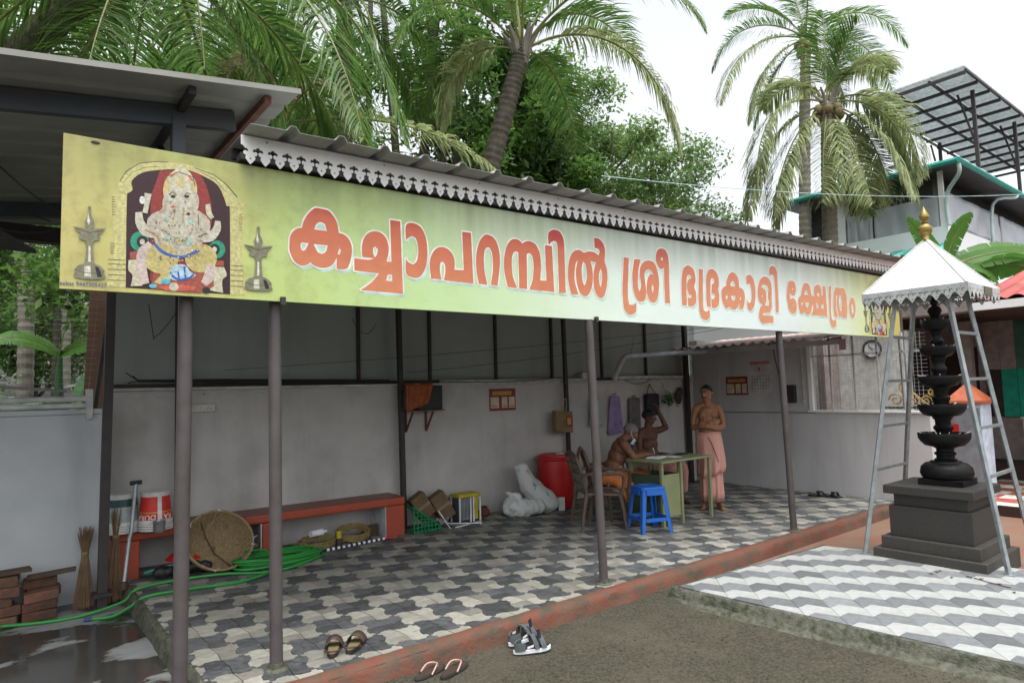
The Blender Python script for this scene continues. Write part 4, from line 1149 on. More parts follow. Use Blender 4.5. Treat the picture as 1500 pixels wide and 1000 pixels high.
('ink',[(0.492,2.864),(0.545,2.896),(0.618,2.881),(0.629,2.829),(0.634,2.831),(0.621,2.885),(0.546,2.901),(0.491,2.869)]),
('redlight',[(0.504,2.858),(0.529,2.879),(0.525,2.887),(0.5,2.866)]),
('redlight',[(0.593,2.881),(0.615,2.856),(0.621,2.863),(0.6,2.889)]),
('cream',[(0.519,2.717),(0.514,2.654),(0.506,2.586),(0.518,2.522),(0.57,2.505),(0.594,2.539),(0.577,2.556),(0.566,2.545),(0.553,2.551),(0.555,2.588),(0.573,2.647),(0.591,2.71)]),
('tan',[(0.525,2.689),(0.518,2.627),(0.51,2.575),(0.519,2.574),(0.527,2.627),(0.534,2.689)]),
('tan',[(0.572,2.696),(0.567,2.633),(0.573,2.587),(0.58,2.589),(0.574,2.634),(0.579,2.696)]),
('dark',[(0.531,2.753),(0.529,2.749),(0.524,2.745),(0.518,2.743),(0.512,2.743),(0.507,2.746),(0.505,2.749),(0.507,2.754),(0.512,2.758),(0.518,2.76),(0.524,2.76),(0.529,2.757)]),
('dark',[(0.602,2.765),(0.601,2.76),(0.596,2.757),(0.589,2.754),(0.583,2.754),(0.578,2.757),(0.576,2.761),(0.578,2.765),(0.583,2.769),(0.589,2.771),(0.596,2.771),(0.601,2.769)]),
('ink',[(0.5,2.756),(0.515,2.775),(0.534,2.758),(0.538,2.763),(0.515,2.781),(0.496,2.761)]),
('ink',[(0.575,2.758),(0.59,2.781),(0.607,2.776),(0.609,2.782),(0.588,2.786),(0.571,2.762)]),
('teal2',[(0.507,2.513),(0.505,2.505),(0.501,2.499),(0.494,2.496),(0.487,2.497),(0.482,2.502),(0.48,2.509),(0.482,2.517),(0.487,2.523),(0.493,2.526),(0.5,2.525),(0.505,2.52)]),
('teal2',[(0.615,2.526),(0.613,2.518),(0.608,2.511),(0.601,2.508),(0.594,2.51),(0.589,2.515),(0.587,2.522),(0.589,2.53),(0.594,2.536),(0.601,2.539),(0.608,2.538),(0.613,2.533)]),
('teal2',[(0.499,2.624),(0.497,2.616),(0.492,2.609),(0.485,2.607),(0.479,2.608),(0.474,2.613),(0.472,2.62),(0.474,2.628),(0.478,2.634),(0.485,2.637),(0.492,2.636),(0.497,2.631)]),
('teal2',[(0.624,2.625),(0.622,2.617),(0.617,2.611),(0.61,2.608),(0.603,2.609),(0.598,2.614),(0.596,2.621),(0.598,2.63),(0.603,2.636),(0.61,2.639),(0.617,2.638),(0.622,2.633)]),
('teal2',[(0.614,2.494),(0.612,2.486),(0.607,2.48),(0.6,2.477),(0.593,2.479),(0.588,2.484),(0.586,2.491),(0.588,2.499),(0.593,2.505),(0.6,2.508),(0.607,2.507),(0.612,2.502)]),
('gold',[(0.565,2.499),(0.563,2.49),(0.558,2.483),(0.55,2.48),(0.542,2.481),(0.536,2.487),(0.534,2.496),(0.536,2.504),(0.542,2.511),(0.55,2.515),(0.557,2.513),(0.563,2.508)]),
('redlight',[(0.528,2.694),(0.525,2.69),(0.52,2.687),(0.512,2.686),(0.506,2.688),(0.504,2.691),(0.506,2.695),(0.512,2.698),(0.519,2.699),(0.525,2.698)]),
('tan',[(0.458,2.554),(0.493,2.539),(0.53,2.497),(0.588,2.509),(0.625,2.577),(0.62,2.58),(0.584,2.515),(0.533,2.504),(0.497,2.545),(0.461,2.561)]),
('tan',[(0.379,2.544),(0.44,2.512),(0.457,2.465),(0.464,2.469),(0.445,2.518),(0.382,2.551)]),
('ink',[(0.652,2.533),(0.68,2.552),(0.699,2.559),(0.698,2.564),(0.678,2.556),(0.65,2.537)]),
('ink',[(0.646,2.665),(0.651,2.603),(0.654,2.603),(0.65,2.665)]),
('brass',[(0.121,2.639),(0.129,2.63),(0.129,2.591),(0.144,2.554),(0.141,2.53),(0.133,2.515),(0.2,2.529),(0.172,2.493),(0.16,2.486),(0.172,2.479),(0.168,2.46),(0.141,2.451),(0.144,2.439),(0.14,2.43),(0.148,2.335),(0.175,2.321),(0.195,2.298),(0.192,2.288),(0.202,2.259),(0.176,2.249),(0.129,2.245),(0.082,2.248),(0.057,2.258),(0.066,2.286),(0.062,2.295),(0.08,2.319),(0.106,2.334),(0.111,2.429),(0.106,2.438),(0.109,2.449),(0.082,2.456),(0.077,2.474),(0.089,2.482),(0.077,2.489),(0.049,2.52),(0.114,2.514),(0.106,2.528),(0.103,2.552),(0.116,2.591),(0.114,2.629)]),
('shine',[(0.116,2.605),(0.125,2.553),(0.12,2.534),(0.112,2.552)]),
('shine',[(0.121,2.424),(0.129,2.424),(0.132,2.339),(0.121,2.339)]),
('shine',[(0.104,2.313),(0.131,2.317),(0.135,2.259),(0.105,2.258)]),
('ink',[(0.061,2.29),(0.104,2.277),(0.16,2.278),(0.195,2.291),(0.194,2.295),(0.16,2.282),(0.105,2.281),(0.062,2.295)]),
('ink',[(0.061,2.508),(0.124,2.491),(0.188,2.513),(0.187,2.519),(0.124,2.497),(0.062,2.514)]),
('dark',[(0.151,2.316),(0.169,2.311),(0.184,2.264),(0.164,2.259)]),
('brass',[(0.986,2.641),(0.995,2.632),(0.993,2.593),(1.01,2.555),(1.006,2.531),(0.997,2.516),(1.074,2.53),(1.041,2.494),(1.027,2.487),(1.041,2.479),(1.037,2.46),(1.004,2.451),(1.008,2.44),(1.003,2.43),(1.011,2.334),(1.042,2.32),(1.065,2.296),(1.06,2.287),(1.072,2.258),(1.042,2.247),(0.987,2.244),(0.932,2.246),(0.904,2.256),(0.914,2.285),(0.91,2.294),(0.932,2.318),(0.962,2.333),(0.97,2.429),(0.964,2.438),(0.968,2.45),(0.936,2.456),(0.931,2.475),(0.945,2.483),(0.931,2.489),(0.9,2.521),(0.975,2.515),(0.966,2.529),(0.962,2.553),(0.978,2.592),(0.976,2.631)]),
('shine',[(0.978,2.607),(0.988,2.554),(0.982,2.535),(0.973,2.553)]),
('shine',[(0.981,2.424),(0.99,2.424),(0.992,2.338),(0.979,2.338)]),
('shine',[(0.959,2.312),(0.991,2.316),(0.994,2.257),(0.959,2.257)]),
('ink',[(0.909,2.289),(0.959,2.275),(1.023,2.276),(1.065,2.289),(1.063,2.294),(1.023,2.281),(0.96,2.28),(0.911,2.294)]),
('ink',[(0.912,2.509),(0.986,2.491),(1.061,2.514),(1.059,2.52),(0.986,2.498),(0.914,2.515)]),
('dark',[(1.014,2.315),(1.034,2.31),(1.051,2.262),(1.028,2.257)])]
PC = dict(maroon=(.035, .012, .016), red=(.25, .03, .024), arch=(.50, .47, .20), ink=(.10, .085, .05), green=(.02, .26, .15), dark=(.02, .02, .022), cream=(.49, .475, .37), redbr=(.30, .07, .045),
          stone=(.50, .48, .33), white=(.66, .66, .6), flesh=(.45, .41, .32), yellow=(.46, .39, .15), pinkish=(.50, .41, .37), blue=(.035, .10, .38), paleblue=(.38, .55, .66), teal=(.10, .38, .50),
          redlight=(.50, .10, .07), gold=(.52, .44, .20), tan=(.40, .29, .17), teal2=(.30, .48, .42), brass=(.19, .185, .12), shine=(.58, .58, .48))
PM = {k: mat('print_' + k, c, .5, var=.22, scale=60, big=(.6 if k not in ('ink', 'dark', 'maroon') else 0), bigcol=tuple(v * .45 + .06 for v in c), bigscale=26) for k, c in PC.items()}
pic = {}
def print_picture(name, ds, xs_=1.0, flat0=.0008):
    base = None
    for i, (c, poly) in enumerate(PIC):
        mb = MB()
        lp_ = smooth_loop(poly, 3, 60) if c not in ('ink', 'shine') else poly
        flat_poly(mb, [[(a * xs_ + ds, b) for a, b in lp_]], flat0 + .00006 * i, sl)
        if base is None:
            base = mb.build(name, PM[c], SIGN, local=True)
        else:
            mb.build('print_' + c, PM[c], base, local=True)
    rnd = random.Random(5)                   # jewels, beads and worn specks of the print
    for k in range(230):
        a_ = rnd.uniform(0, 6.28)
        q_ = rnd.random() ** .5
        cs, cz = .545 + .135 * q_ * math.cos(a_), 2.52 + .22 * q_ * math.sin(a_)
        rx_ = rnd.uniform(.002, .008)
        col_ = rnd.choice(('tan', 'gold', 'ink', 'white', 'teal2', 'stone', 'pinkish', 'tan', 'ink', 'redbr'))
        mb = MB()
        an_ = rnd.uniform(0, 3.14)
        w_, h_ = rx_, rx_ * rnd.uniform(.25, .8)
        flat_poly(mb, [[((cs + w_ * math.cos(t_) * math.cos(an_) - h_ * math.sin(t_) * math.sin(an_)) * xs_ + ds, cz + w_ * math.cos(t_) * math.sin(an_) + h_ * math.sin(t_) * math.cos(an_)) for t_ in (0, 1.05, 2.1, 3.14, 4.2, 5.2)]], flat0 + .0072 + .00002 * k, sl)
        mb.build('print_bead', PM[col_], base, local=True)
print_picture('deity_picture', 0.0)
print_picture('deity_picture', 8.52, .8)
tm = Matrix.Translation(sl(0.103, 2.218, .003)) @ Matrix.Rotation(R(90), 4, 'X') @ Matrix.Scale(.86, 4, (1, 0, 0))
M['ink_blue'] = mat('blue_print', (.08, .10, .22), .5)
text_mesh('eebas 9447305427', .032, 'small_print', M['ink_blue'], SIGN, tm)
# clips that hold the lower edge
for s in (1.13, 3.78):
    lbox(MB(), s - .014, s + .014, 2.165, 2.215, .001, .03).build('clip', M['steel_dark'], SIGN, local=True)

FR = thing('fringe_board', 'white cut-out fringe board with pointed teeth hung along the eave above the sign', 'trim', S0 + Vector((0, 0, 3.0)))
FR.rotation_euler = SIGN.rotation_euler
pit = .0877
tooth = [(.5, -.072), (.2, -.072), (.19, -.082), (.22, -.09), (.30, -.086), (.42, -.090), (.47, -.100), (.44, -.112), (.33, -.118), (.24, -.116), (.33, -.126), (.36, -.138), (.24, -.152), (0, -.172)]
tooth = [(.5, -.055), (.5, -.066), (.40, -.070), (.34, -.082), (.30, -.074), (.22, -.080), (.14, -.090), (.22, -.098), (.34, -.092), (.45, -.098), (.47, -.108), (.40, -.118), (.27, -.120), (.33, -.130), (.31, -.142), (.15, -.160), (0, -.174)]
mb = MB()
s0f = .872
nt = int((SL - .05 - s0f) / pit)
def ztop(s):
    return 3.176 + .0068 * (s - s0f)
seg = 24
for k in range(seg):
    a, b = s0f + (SL - .03 - s0f) * k / seg, s0f + (SL - .03 - s0f) * (k + 1) / seg
    za, zb = ztop(a), ztop(b)
    y0, y1 = -.050, -.046
    mb.add([(a, y0, za - .06 - 3), (b, y0, zb - .06 - 3), (b, y0, zb - 3), (a, y0, za - 3), (a, y1, za - .06 - 3), (b, y1, zb - .06 - 3), (b, y1, zb - 3), (a, y1, za - 3)],
           [(0, 1, 2, 3), (7, 6, 5, 4), (3, 2, 6, 7), (1, 0, 4, 5)])
for k in range(nt):
    c = s0f + pit * (k + .62)
    zt = ztop(c) - 3
    pts = [(c + x * pit, zt + y) for x, y in tooth] + [(c - x * pit, zt + y) for x, y in tooth[-2::-1]]
    polys = [[Vector((a, b, 0)) for a, b in pts]]
    hole = None
    if k % 3 != 1:
        hole = [(c + .09 * pit * math.cos(q), zt - .138 + .006 * math.sin(q)) for q in (0, 1.57, 3.14, 4.71)]
        polys.append([Vector((a, b, 0)) for a, b in hole])
    P = [p for q in polys for p in q]
    f_, b_ = [], []
    for t in tessellate_polygon(polys):
        a, b, c_ = (P[i] for i in t)
        if (b - a).cross(c_ - a).z < 0:
            t = (t[0], t[2], t[1])
        f_.append(tuple(t))
    n = len(P)
    mb.add([(p.x, -.0508, p.y) for p in P], f_)
    mb.add([(p.x, -.0470, p.y) for p in P], [(a, c2, b2) for a, b2, c2 in f_])
    m_ = len(pts)
    mb.add([(p.x, -.0508, p.y) for p in P[:m_]] + [(p.x, -.0470, p.y) for p in P[:m_]], [(i, i + m_, (i + 1) % m_ + m_, (i + 1) % m_) for i in range(m_)])
mb.build('fringe', M['fascia'], FR, local=True)
for k in range(12):
    s = s0f + .15 + k * .78
    if s < SL - .1:
        MB().ell((s, -.052, ztop(s) - 3.022), (.005, .003, .005), 8, 5).build('screw', M['black'], FR, local=True)
lbox(MB(), s0f, SL - .03, 3.02, 3.10, -.04, .04)
mb = MB()
mb.bx(s0f, SL - .04, -.044, .06, 0.03, .07)
mb.build('backing', M['steel_dark'], FR, local=True)

# ------------------------------------------------------------------ shed roof and frame
SH = thing('shed_roof', 'grey ribbed sheet roof over the open shed', 'roof', S0 + Vector((0, 0, 3.2)))
SH.rotation_euler = SIGN.rotation_euler
prof = []
s = .88
rib = .30
while s < SL + .05:
    prof += [(s, 0), (s + .205, 0), (s + .228, .032), (s + .262, .034), (s + .285, 0)]
    s += rib
mb = MB()
rows = [(-.235, -.005), (.3, .01), (1.8, .10), (3.75, .22)]
for (y, z) in rows:
    for (a, b) in prof:
        w = noise.noise(Vector((a * 2.3, y, 0))) * .004
        mb.v.append(Vector((a, y + (noise.noise(Vector((a * 3, 1, 0))) * .012 if y < 0 else 0), z + b + w + ztop(a) - 3.2 + .012)))
n = len(prof)
for r_ in range(len(rows) - 1):
    for i in range(n - 1):
        mb.f.append((r_ * n + i, r_ * n + i + 1, (r_ + 1) * n + i + 1, (r_ + 1) * n + i))
        mb.mi.append(0)
o = mb.build('sheet', M['roof'], SH, local=True)
q = o.modifiers.new('s', 'SOLIDIFY')
q.thickness = .003
for y, z in ((.25, -.07), (1.6, -.01), (3.2, .09)):
    MB().bx(.1 if y > 1 else .9, SL - .1, y, y + .05, z, z + .07).build('purlin', M['steel_dark'], SH, local=True)

def post(x, y, z0, z1, rad, label, top=None, m='post'):
    t = thing('post', label, 'post', (x, y, z0), 'steel posts along the front of the shed')
    tx, ty = top or (x, y)
    MB().tube([(x, y, z0), (lerp(x, tx, .5), lerp(y, ty, .5), (z0 + z1) / 2), (tx, ty, z1)], rad, 16).build('pipe', M[m], t, smooth=True)
    MB().lathe([(rad + .035, z0), (rad + .03, z0 + .008), (rad + .006, z0 + .012), (rad + .004, z0 + .04)], 14, (x, y, 0)).build('foot', M['moss'], t)
    return t
post(0.86, 4.12, GZ, 3.0, .041, 'leftmost front post standing off the paved floor', (0.885, 4.155))
post(1.365, 4.03, 0, 3.0, .038, 'front post beside the pair of brown slippers', (1.385, 4.135))
post(4.00, 3.88, 0, 2.19, .036, 'front post in the middle of the kerb', (3.985, 3.935))
post(6.90, 3.80, 0, 2.19, .036, 'front post in front of the annex wall', (6.93, 3.86))
post(10.0, 3.74, 0, 2.6, .038, 'rightmost front post seen through the ladder', (10.05, 3.78))
def bpost(x, y, z1, w, label, dx=0, g='dark posts along the back wall'):
    t = thing('back_post', label, 'post', (x, y, GZ), g)
    MB().bar((x, y, GZ), (x + dx, y, z1), w).build('tube', M['steel_dark'], t)
    MB().bx(x - w, x + w, y - w, y + w, GZ + .1, GZ + .128).build('base_plate', M['steel_dark'], t)
bpost(0.775, 6.60, 3.1, .07, 'dark square post at the left edge of the shed', .03)
bpost(1.475, 7.17, 3.1, .06, 'dark back post behind the leftmost front post', -.02)
bpost(3.93, 7.09, 3.2, .055, 'dark back post beside the orange cloth shelf', -.05)
bpost(6.58, 6.98, 3.2, .05, 'dark back post behind the red drum', -.05)
bpost(9.26, 6.86, 3.2, .07, 'dark back post in the corner by the annex', -.02)

# sloping sheet roof of the neighbouring shed at upper left
NR = thing('neighbour_roof', 'large grey sheet roof on blue steel beams at upper left', 'roof', (0, 5, 3.4))
def nz_(x):
    return 3.455 + .135 * x
mb = MB()
pr = []
y = 4.28
while y < 8.3:
    pr += [(y, 0), (y + .21, 0), (y + .235, .03), (y + .275, .03), (y + .30, 0)]
    y += .30
for x in (-7.0, -2.0, 0.6, 1.60):
    for (y, z) in pr:
        mb.v.append(Vector((x, y - .02 * (x < 0), nz_(x) + z)))
n = len(pr)
for r_ in range(3):
    for i in range(n - 1):
        mb.f.append((r_ * n + i, r_ * n + i + 1, (r_ + 1) * n + i + 1, (r_ + 1) * n + i))
        mb.mi.append(0)
o = mb.build('sheet', M['roof_l'], NR)
q = o.modifiers.new('s', 'SOLIDIFY')
q.thickness = .003
MB().bar((-7, 4.262, nz_(-7) + .012), (1.61, 4.262, nz_(1.61) + .012), .012, .035).build('edge_flashing', M['cream'] if 'cream' in M else M['roof_l'], NR)
for y in (4.72, 7.5):
    MB().bar((-7, y, nz_(-7) - .075), (1.30, y, nz_(1.30) - .075), .06, .13).build('beam', M['blue_steel'], NR)
for x in (-4.0, -1.6, 0.95, 1.42):
    MB().bar((x, 4.36, nz_(x) - .03), (x, 8.1, nz_(x) - .03), .045, .05).build('rafter', M['rust'] if x > 1 else M['steel_dark'], NR)
MB().bx(0.90, 0.98, 4.68, 4.76, 2.9, 3.49).build('stub_post', M['blue_steel'], NR)
MB().bar((0.94, 4.74, 3.05), (0.95, 5.4, 3.5), .05).build('brace', M['steel_dark'], NR)
MB().bx(-7, 0.6, 8.05, 8.2, 3.24, 3.4).build('back_beam', M['steel_dark'], NR)
for i in range(3):
    a = Vector((-1.0 + i * .4, 4.9, 3.35 - .05 * i))
    b = Vector((0.35 + .15 * i, 6.5, 3.1))
    MB().tube([a.lerp(b, t) - Vector((0, 0, .25 * math.sin(math.pi * t) * (i % 2 + .4))) for t in [k / 10 for k in range(11)]], .006, 5).build('wire', M['wire'], NR)
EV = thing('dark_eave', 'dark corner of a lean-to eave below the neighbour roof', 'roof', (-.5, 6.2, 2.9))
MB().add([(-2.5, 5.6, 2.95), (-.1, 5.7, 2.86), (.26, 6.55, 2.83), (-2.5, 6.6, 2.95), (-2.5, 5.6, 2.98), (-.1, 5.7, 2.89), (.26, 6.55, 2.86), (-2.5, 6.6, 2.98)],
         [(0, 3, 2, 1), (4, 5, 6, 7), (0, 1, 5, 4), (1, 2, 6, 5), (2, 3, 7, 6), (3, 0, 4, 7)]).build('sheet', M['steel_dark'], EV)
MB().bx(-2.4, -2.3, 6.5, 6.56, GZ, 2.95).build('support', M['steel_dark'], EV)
# ------------------------------------------------------------------ masonry bench along the back wall
BN = thing('bench', 'red oxide masonry bench with open bays along the back wall', 'bench', (2.4, 6.9, 0))
def bench_box(mb, x0, x1, z0, z1, o0, o1):
    return wall_box(mb, x0, x1, z0, z1, o0, o1)
bench_box(MB(), 0.90, 3.79, .335, .425, .001, .43).build('slab', M['redoxide'], BN, bev=.02)
bench_box(MB(), 0.91, 3.775, .4255, .4275, .005, .405).build('slab_top', M['bench_top'], BN)
M['white_side'] = mat('chalky_side', (.50, .53, .54), .8, big=.3)
for x0, x1 in ((0.905, 1.12), (2.20, 2.40), (3.56, 3.785)):
    bench_box(MB(), x0, x1, -.03, .334, .002, .425).build('support', M['redoxide'], BN, bev=.012)
bench_box(MB(), 3.550, 3.5595, 0, .33, .01, .41).build('support_side', M['white_side'], BN)
bench_box(MB(), 2.189, 2.1995, 0, .33, .01, .41).build('support_side', M['white_side'], BN)

# ------------------------------------------------------------------ materials of the small things
M['bucket'] = mat('white_bucket_plastic', (.55, .56, .54), .4, big=.3, bigcol=(.35, .33, .3), bigscale=6)
M['red_lab'] = mat('red_label', (.48, .028, .02), .4)
M['orange_lab'] = mat('orange_label', (.62, .24, .03), .4)
M['teal_lab'] = mat('dark_teal_label', (.02, .06, .065), .4)
M['grey_lab'] = mat('grey_label', (.30, .34, .34), .4)
M['steel'] = mat('dull_steel', (.36, .37, .37), .35, metal=.7, rvar=.1)
M['galv'] = mat('galvanised_tube', (.30, .34, .35), .42, metal=.55, scale=14, big=.4, bigcol=(.2, .21, .2), bigscale=5)
M['cane'] = mat('woven_cane', (.21, .15, .075), .8, scale=40, col2=(.31, .235, .125), bump=.5, bscale=160)
M['straw'] = mat('broom_bristle', (.16, .10, .055), .85, island=True)
M['hose'] = mat('green_hose', (.022, .20, .035), .35, scale=6, col2=(.03, .26, .05))
M['rope'] = mat('coir_rope', (.19, .145, .055), .9, scale=50, col2=(.26, .2, .09))
M['brick'] = mat('old_brick', (.17, .075, .045), .92, scale=12, col2=(.10, .055, .038), obj=True, big=.5, bigcol=(.055, .05, .035), bigscale=6, bump=.7, bscale=60)
M['wood_d'] = mat('dark_wood', (.07, .045, .03), .8, scale=18)
M['card'] = mat('brown_cardboard', (.15, .10, .055), .85, scale=8)
M['crate'] = mat('green_crate', (.01, .20, .07), .45)
M['yellow'] = mat('yellow_plastic', (.46, .38, .03), .5)
M['sack'] = mat('white_woven_sack', (.55, .58, .56), .7, scale=60, col2=(.62, .65, .63), big=.25, bigcol=(.4, .42, .4), bigscale=5, bump=.4, bscale=120)
M['print_g'] = mat('green_sack_print', (.03, .25, .13), .7)
M['print_r'] = mat('red_sack_print', (.42, .08, .05), .7)
M['drum'] = mat('red_drum_plastic', (.42, .012, .012), .38, scale=5, col2=(.48, .018, .016))
M['drum_lid'] = mat('red_drum_lid', (.44, .02, .02), .4)
M['chair'] = mat('brown_chair_plastic', (.095, .066, .048), .5, scale=10)
M['stool'] = mat('blue_stool_plastic', (.016, .115, .46), .33, scale=8, col2=(.02, .14, .52))
M['table'] = mat('olive_table_paint', (.20, .225, .115), .45, scale=5, col2=(.24, .265, .14), big=.3, bigcol=(.15, .15, .09))
M['table_d'] = mat('dark_olive_panel', (.055, .085, .05), .5)
M['paper'] = mat('paper', (.72, .74, .76), .7)
M['cloth_w'] = mat('pale_blue_cloth', (.40, .45, .47), .85)
M['cloth_p'] = mat('lilac_cloth', (.30, .23, .42), .85)
M['cloth_o'] = mat('rust_orange_cloth', (.32, .085, .03), .85, scale=14)
M['navy'] = mat('navy_bag', (.022, .026, .045), .7)
M['leafg'] = mat('green_bag', (.035, .14, .03), .6)
M['bagbrown'] = mat('printed_brown_bag', (.20, .135, .06), .7)
M['poster'] = mat('maroon_poster', (.22, .03, .05), .5)
M['poster_y'] = mat('cream_poster_panel', (.55, .5, .34), .5)
M['poster_o'] = mat('gold_poster_print', (.5, .27, .05), .5)
M['cal'] = mat('calendar_paper', (.50, .48, .48), .7)
M['cal_p'] = mat('calendar_print', (.46, .19, .19), .7)
M['cal_g'] = mat('calendar_figures', (.32, .30, .33), .7)
M['socket'] = mat('ivory_socket', (.5, .5, .46), .4)
M['sole'] = mat('black_rubber', (.025, .023, .022), .7)
M['insole'] = mat('tan_insole', (.20, .155, .075), .75)
M['strap'] = mat('brown_strap', (.055, .035, .026), .6)
M['strapsil'] = mat('coppery_strap', (.42, .28, .23), .35)
M['greyshoe'] = mat('grey_sandal', (.085, .095, .10), .75)
M['whitesole'] = mat('white_foam_sole', (.7, .72, .74), .6)

# ---- bucket
def bucket(name, x, y, z, label, lab, band, group):
    t = thing(name, label, 'bucket', (x, y, z), group)
    h = .335
    MB().lathe([(.118, h), (.117, h - .005), (.140, .08), (.142, .078), (.148, .07), (.142, .062), (.150, .050), (.144, .040), (.152, .026), (.146, .018), (.150, .004), (.144, 0)], 32, (x, y, z)).build('shell', M['bucket'], t, smooth=True)
    MB().lathe([(.126, h + .001), (.127, h + .008), (.116, h + .012), (.05, h + .010)], 32, (x, y, z)).build('base_rim', M['bucket'], t, smooth=True)
    mb = MB()
    for a0, a1 in lab:
        n = 12
        vs_, fs_ = [], []
        for i in range(n + 1):
            a = R(lerp(a0, a1, i / n))
            for zz in (.10, h - .03):
                rr_ = lerp(.140, .117, (zz - .08) / (h - .085)) + .0015
                vs_.append((x + rr_ * math.cos(a), y + rr_ * math.sin(a), z + zz))
        for i in range(n):
            fs_.append((2 * i, 2 * i + 2, 2 * i + 3, 2 * i + 1))
        mb.add(vs_, fs_)
    l_ = mb.build('label', M[band], t)
    return t, l_
b2, lab = bucket('paint_bucket', 1.215, 6.86, .428, 'upturned white paint bucket with red labels on the bench', [(188, 268), (284, 340)], 'red_lab', 'upturned paint buckets on the bench')
mb = MB()
for a0, a1 in ((188, 268), (284, 340)):
    vs_, fs_ = [], []
    for i in range(13):
        a = R(lerp(a0, a1, i / 12))
        for zz in (.160, .172):
            rr_ = lerp(.140, .117, (zz - .08) / .25) + .0028
            vs_.append((1.215 + rr_ * math.cos(a), 6.86 + rr_ * math.sin(a), .428 + zz))
    for i in range(12):
        fs_.append((2 * i, 2 * i + 2, 2 * i + 3, 2 * i + 1))
    mb.add(vs_, fs_)
mb.build('label_stripe', M['orange_lab'], lab)
for word, ac, (loff) in (('DURA', 226, 0), ('RA', 306, 0)):
    me_o = text_mesh(word, .062, 'label_lettering', M['outline'], lab, Matrix.Identity(4))
    for v in me_o.data.vertices:                      # wrap the upside-down word round the bucket
        u_, w_ = -v.co.x, -v.co.y
        zz = .128 + w_
        rr_ = lerp(.140, .117, (zz - .08) / .25) + .004 + v.co.z
        a = R(ac) + u_ / .132
        v.co = Vector((rr_ * math.cos(a), rr_ * math.sin(a), zz))
b1, lab1 = bucket('paint_bucket', 0.955, 6.93, .428, 'upturned white bucket with dark teal band at the bench end', [(190, 340)], 'grey_lab', 'upturned paint buckets on the bench')
mb = MB()
vs_, fs_ = [], []
for i in range(13):
    a = R(lerp(190, 345, i / 12))
    for zz in (.235, .30):
        rr_ = lerp(.140, .117, (zz - .08) / .25) + .003
        vs_.append((.955 + rr_ * math.cos(a), 6.93 + rr_ * math.sin(a), .428 + zz))
for i in range(12):
    fs_.append((2 * i, 2 * i + 2, 2 * i + 3, 2 * i + 1))
mb.add(vs_, fs_).build('label_band', M['teal_lab'], lab1)
t = thing('steel_mug', 'small dull steel mug standing before the red-labelled bucket', 'mug', (1.215, 6.70, .428))
MB().lathe([(.045, .0), (.048, .004), (.052, .10), (.054, .104), (.050, .104), (.046, .01)], 20, (1.215, 6.675, .428)).build('cup', M['steel'], t, smooth=True)
MB().tube([(1.215 + .05, 6.675, .51), (1.215 + .085, 6.665, .505), (1.215 + .085, 6.665, .46), (1.215 + .05, 6.675, .452)], .004, 6).build('handle', M['steel'], t)

# ---- pole, brooms, bricks at the left
t = thing('metal_pole', 'grey metal tube leaning on the bench beside the teal-banded bucket', 'pole', (0.93, 6.62, 0))
MB().tube([(0.935, 6.60, .03), (0.985, 6.70, .40), (1.005, 6.735, .45), (1.045, 6.80, .86)], .017, 10).build('tube', M['galv'], t, smooth=True)
MB().tube([(1.00, 6.79, .87), (1.09, 6.81, .87)], .02, 8).build('head', M['steel_dark'], t)
MB().lathe([(.03, 0), (.03, .06), (.018, .065)], 10, (0.932, 6.597, .0)).build('foot', M['wood_d'], t)
def broom(x, y, z, lean, hgt, label):
    t = thing('broom', label, 'broom', (x, y, z), 'stick brooms leaning by the left wall')
    mb = MB()
    for i in range(150):
        a = random.uniform(0, 6.28)
        q = math.sqrt(random.random())
        b = Vector((x + math.cos(a) * .085 * q, y + math.sin(a) * .06 * q - .03, z + random.uniform(0, .03)))
        k = Vector((x + lean[0] * .62 + math.cos(a) * .022 * q, y + lean[1] * .62 + math.sin(a) * .022 * q, z + hgt * .66))
        e = Vector((x + lean[0] + math.cos(a) * .065 * q, y + lean[1] + math.sin(a) * .05 * q, z + hgt * random.uniform(.88, 1)))
        mb.tube([b, k, e], [.0022, .0028, .0012], 3, cap=False)
    mb.build('bristles', M['straw'], t)
    c = Vector((x + lean[0] * .62, y + lean[1] * .62, z + hgt * .66))
    MB().lathe([(.028, -.012), (.031, 0), (.028, .012)], 12, c).build('binding', M['rope'], t)
broom(0.655, 6.72, GZ, (.02, .10), .66, 'tall stick broom standing bristles-down left of the dark post')
broom(0.86, 6.74, GZ, (.06, .10), .82, 'stick broom half hidden behind the dark post')
BR = []
def brick(x, y, z, rz, label):
    mb = MB()
    mb.bx(-.115, .115, -.055, .055, 0, .072)
    if not BR:
        BR.append(mb.mesh('brick', M['brick']))
    o = bpy.data.objects.new('brick', BR[0])
    o.location = (x, y, z)
    o.rotation_euler = (random.gauss(0, .02), random.gauss(0, .02), rz)
    COL.objects.link(o)
    b = o.modifiers.new('bevel', 'BEVEL')
    b.width = .006
    b.segments = 2
    tag(o, label, 'brick', 'old bricks stacked by the left wall')
z = GZ + .004
course = ('bottom', 'second', 'third', 'fourth', 'top')
for lv in range(5):
    for (x, y, wh) in ((.10, 6.60, 'front brick, left pile'), (.105, 6.76, 'rear brick, left pile'), (.37, 6.62, 'front brick, right pile'), (.375, 6.76, 'rear brick, right pile')):
        if (lv == 4 and x > .3) or (lv == 3 and y < 6.7 and x > .3):
            continue
        brick(x - .02 + random.uniform(-.03, .03), y + random.uniform(-.015, .015), z + lv * .0745, random.uniform(-.16, .16), 'weathered ' + wh + ', ' + course[lv] + ' course by the left wall')
for i, (x, y, wh) in enumerate(((-.18, 6.62, 'front bottom'), (-.17, 6.78, 'rear bottom'), (-.19, 6.63, 'upper'))):
    brick(x, y, z + (0 if i < 2 else .0745), random.uniform(-.1, .1), 'weathered ' + wh + ' brick at the left frame edge')
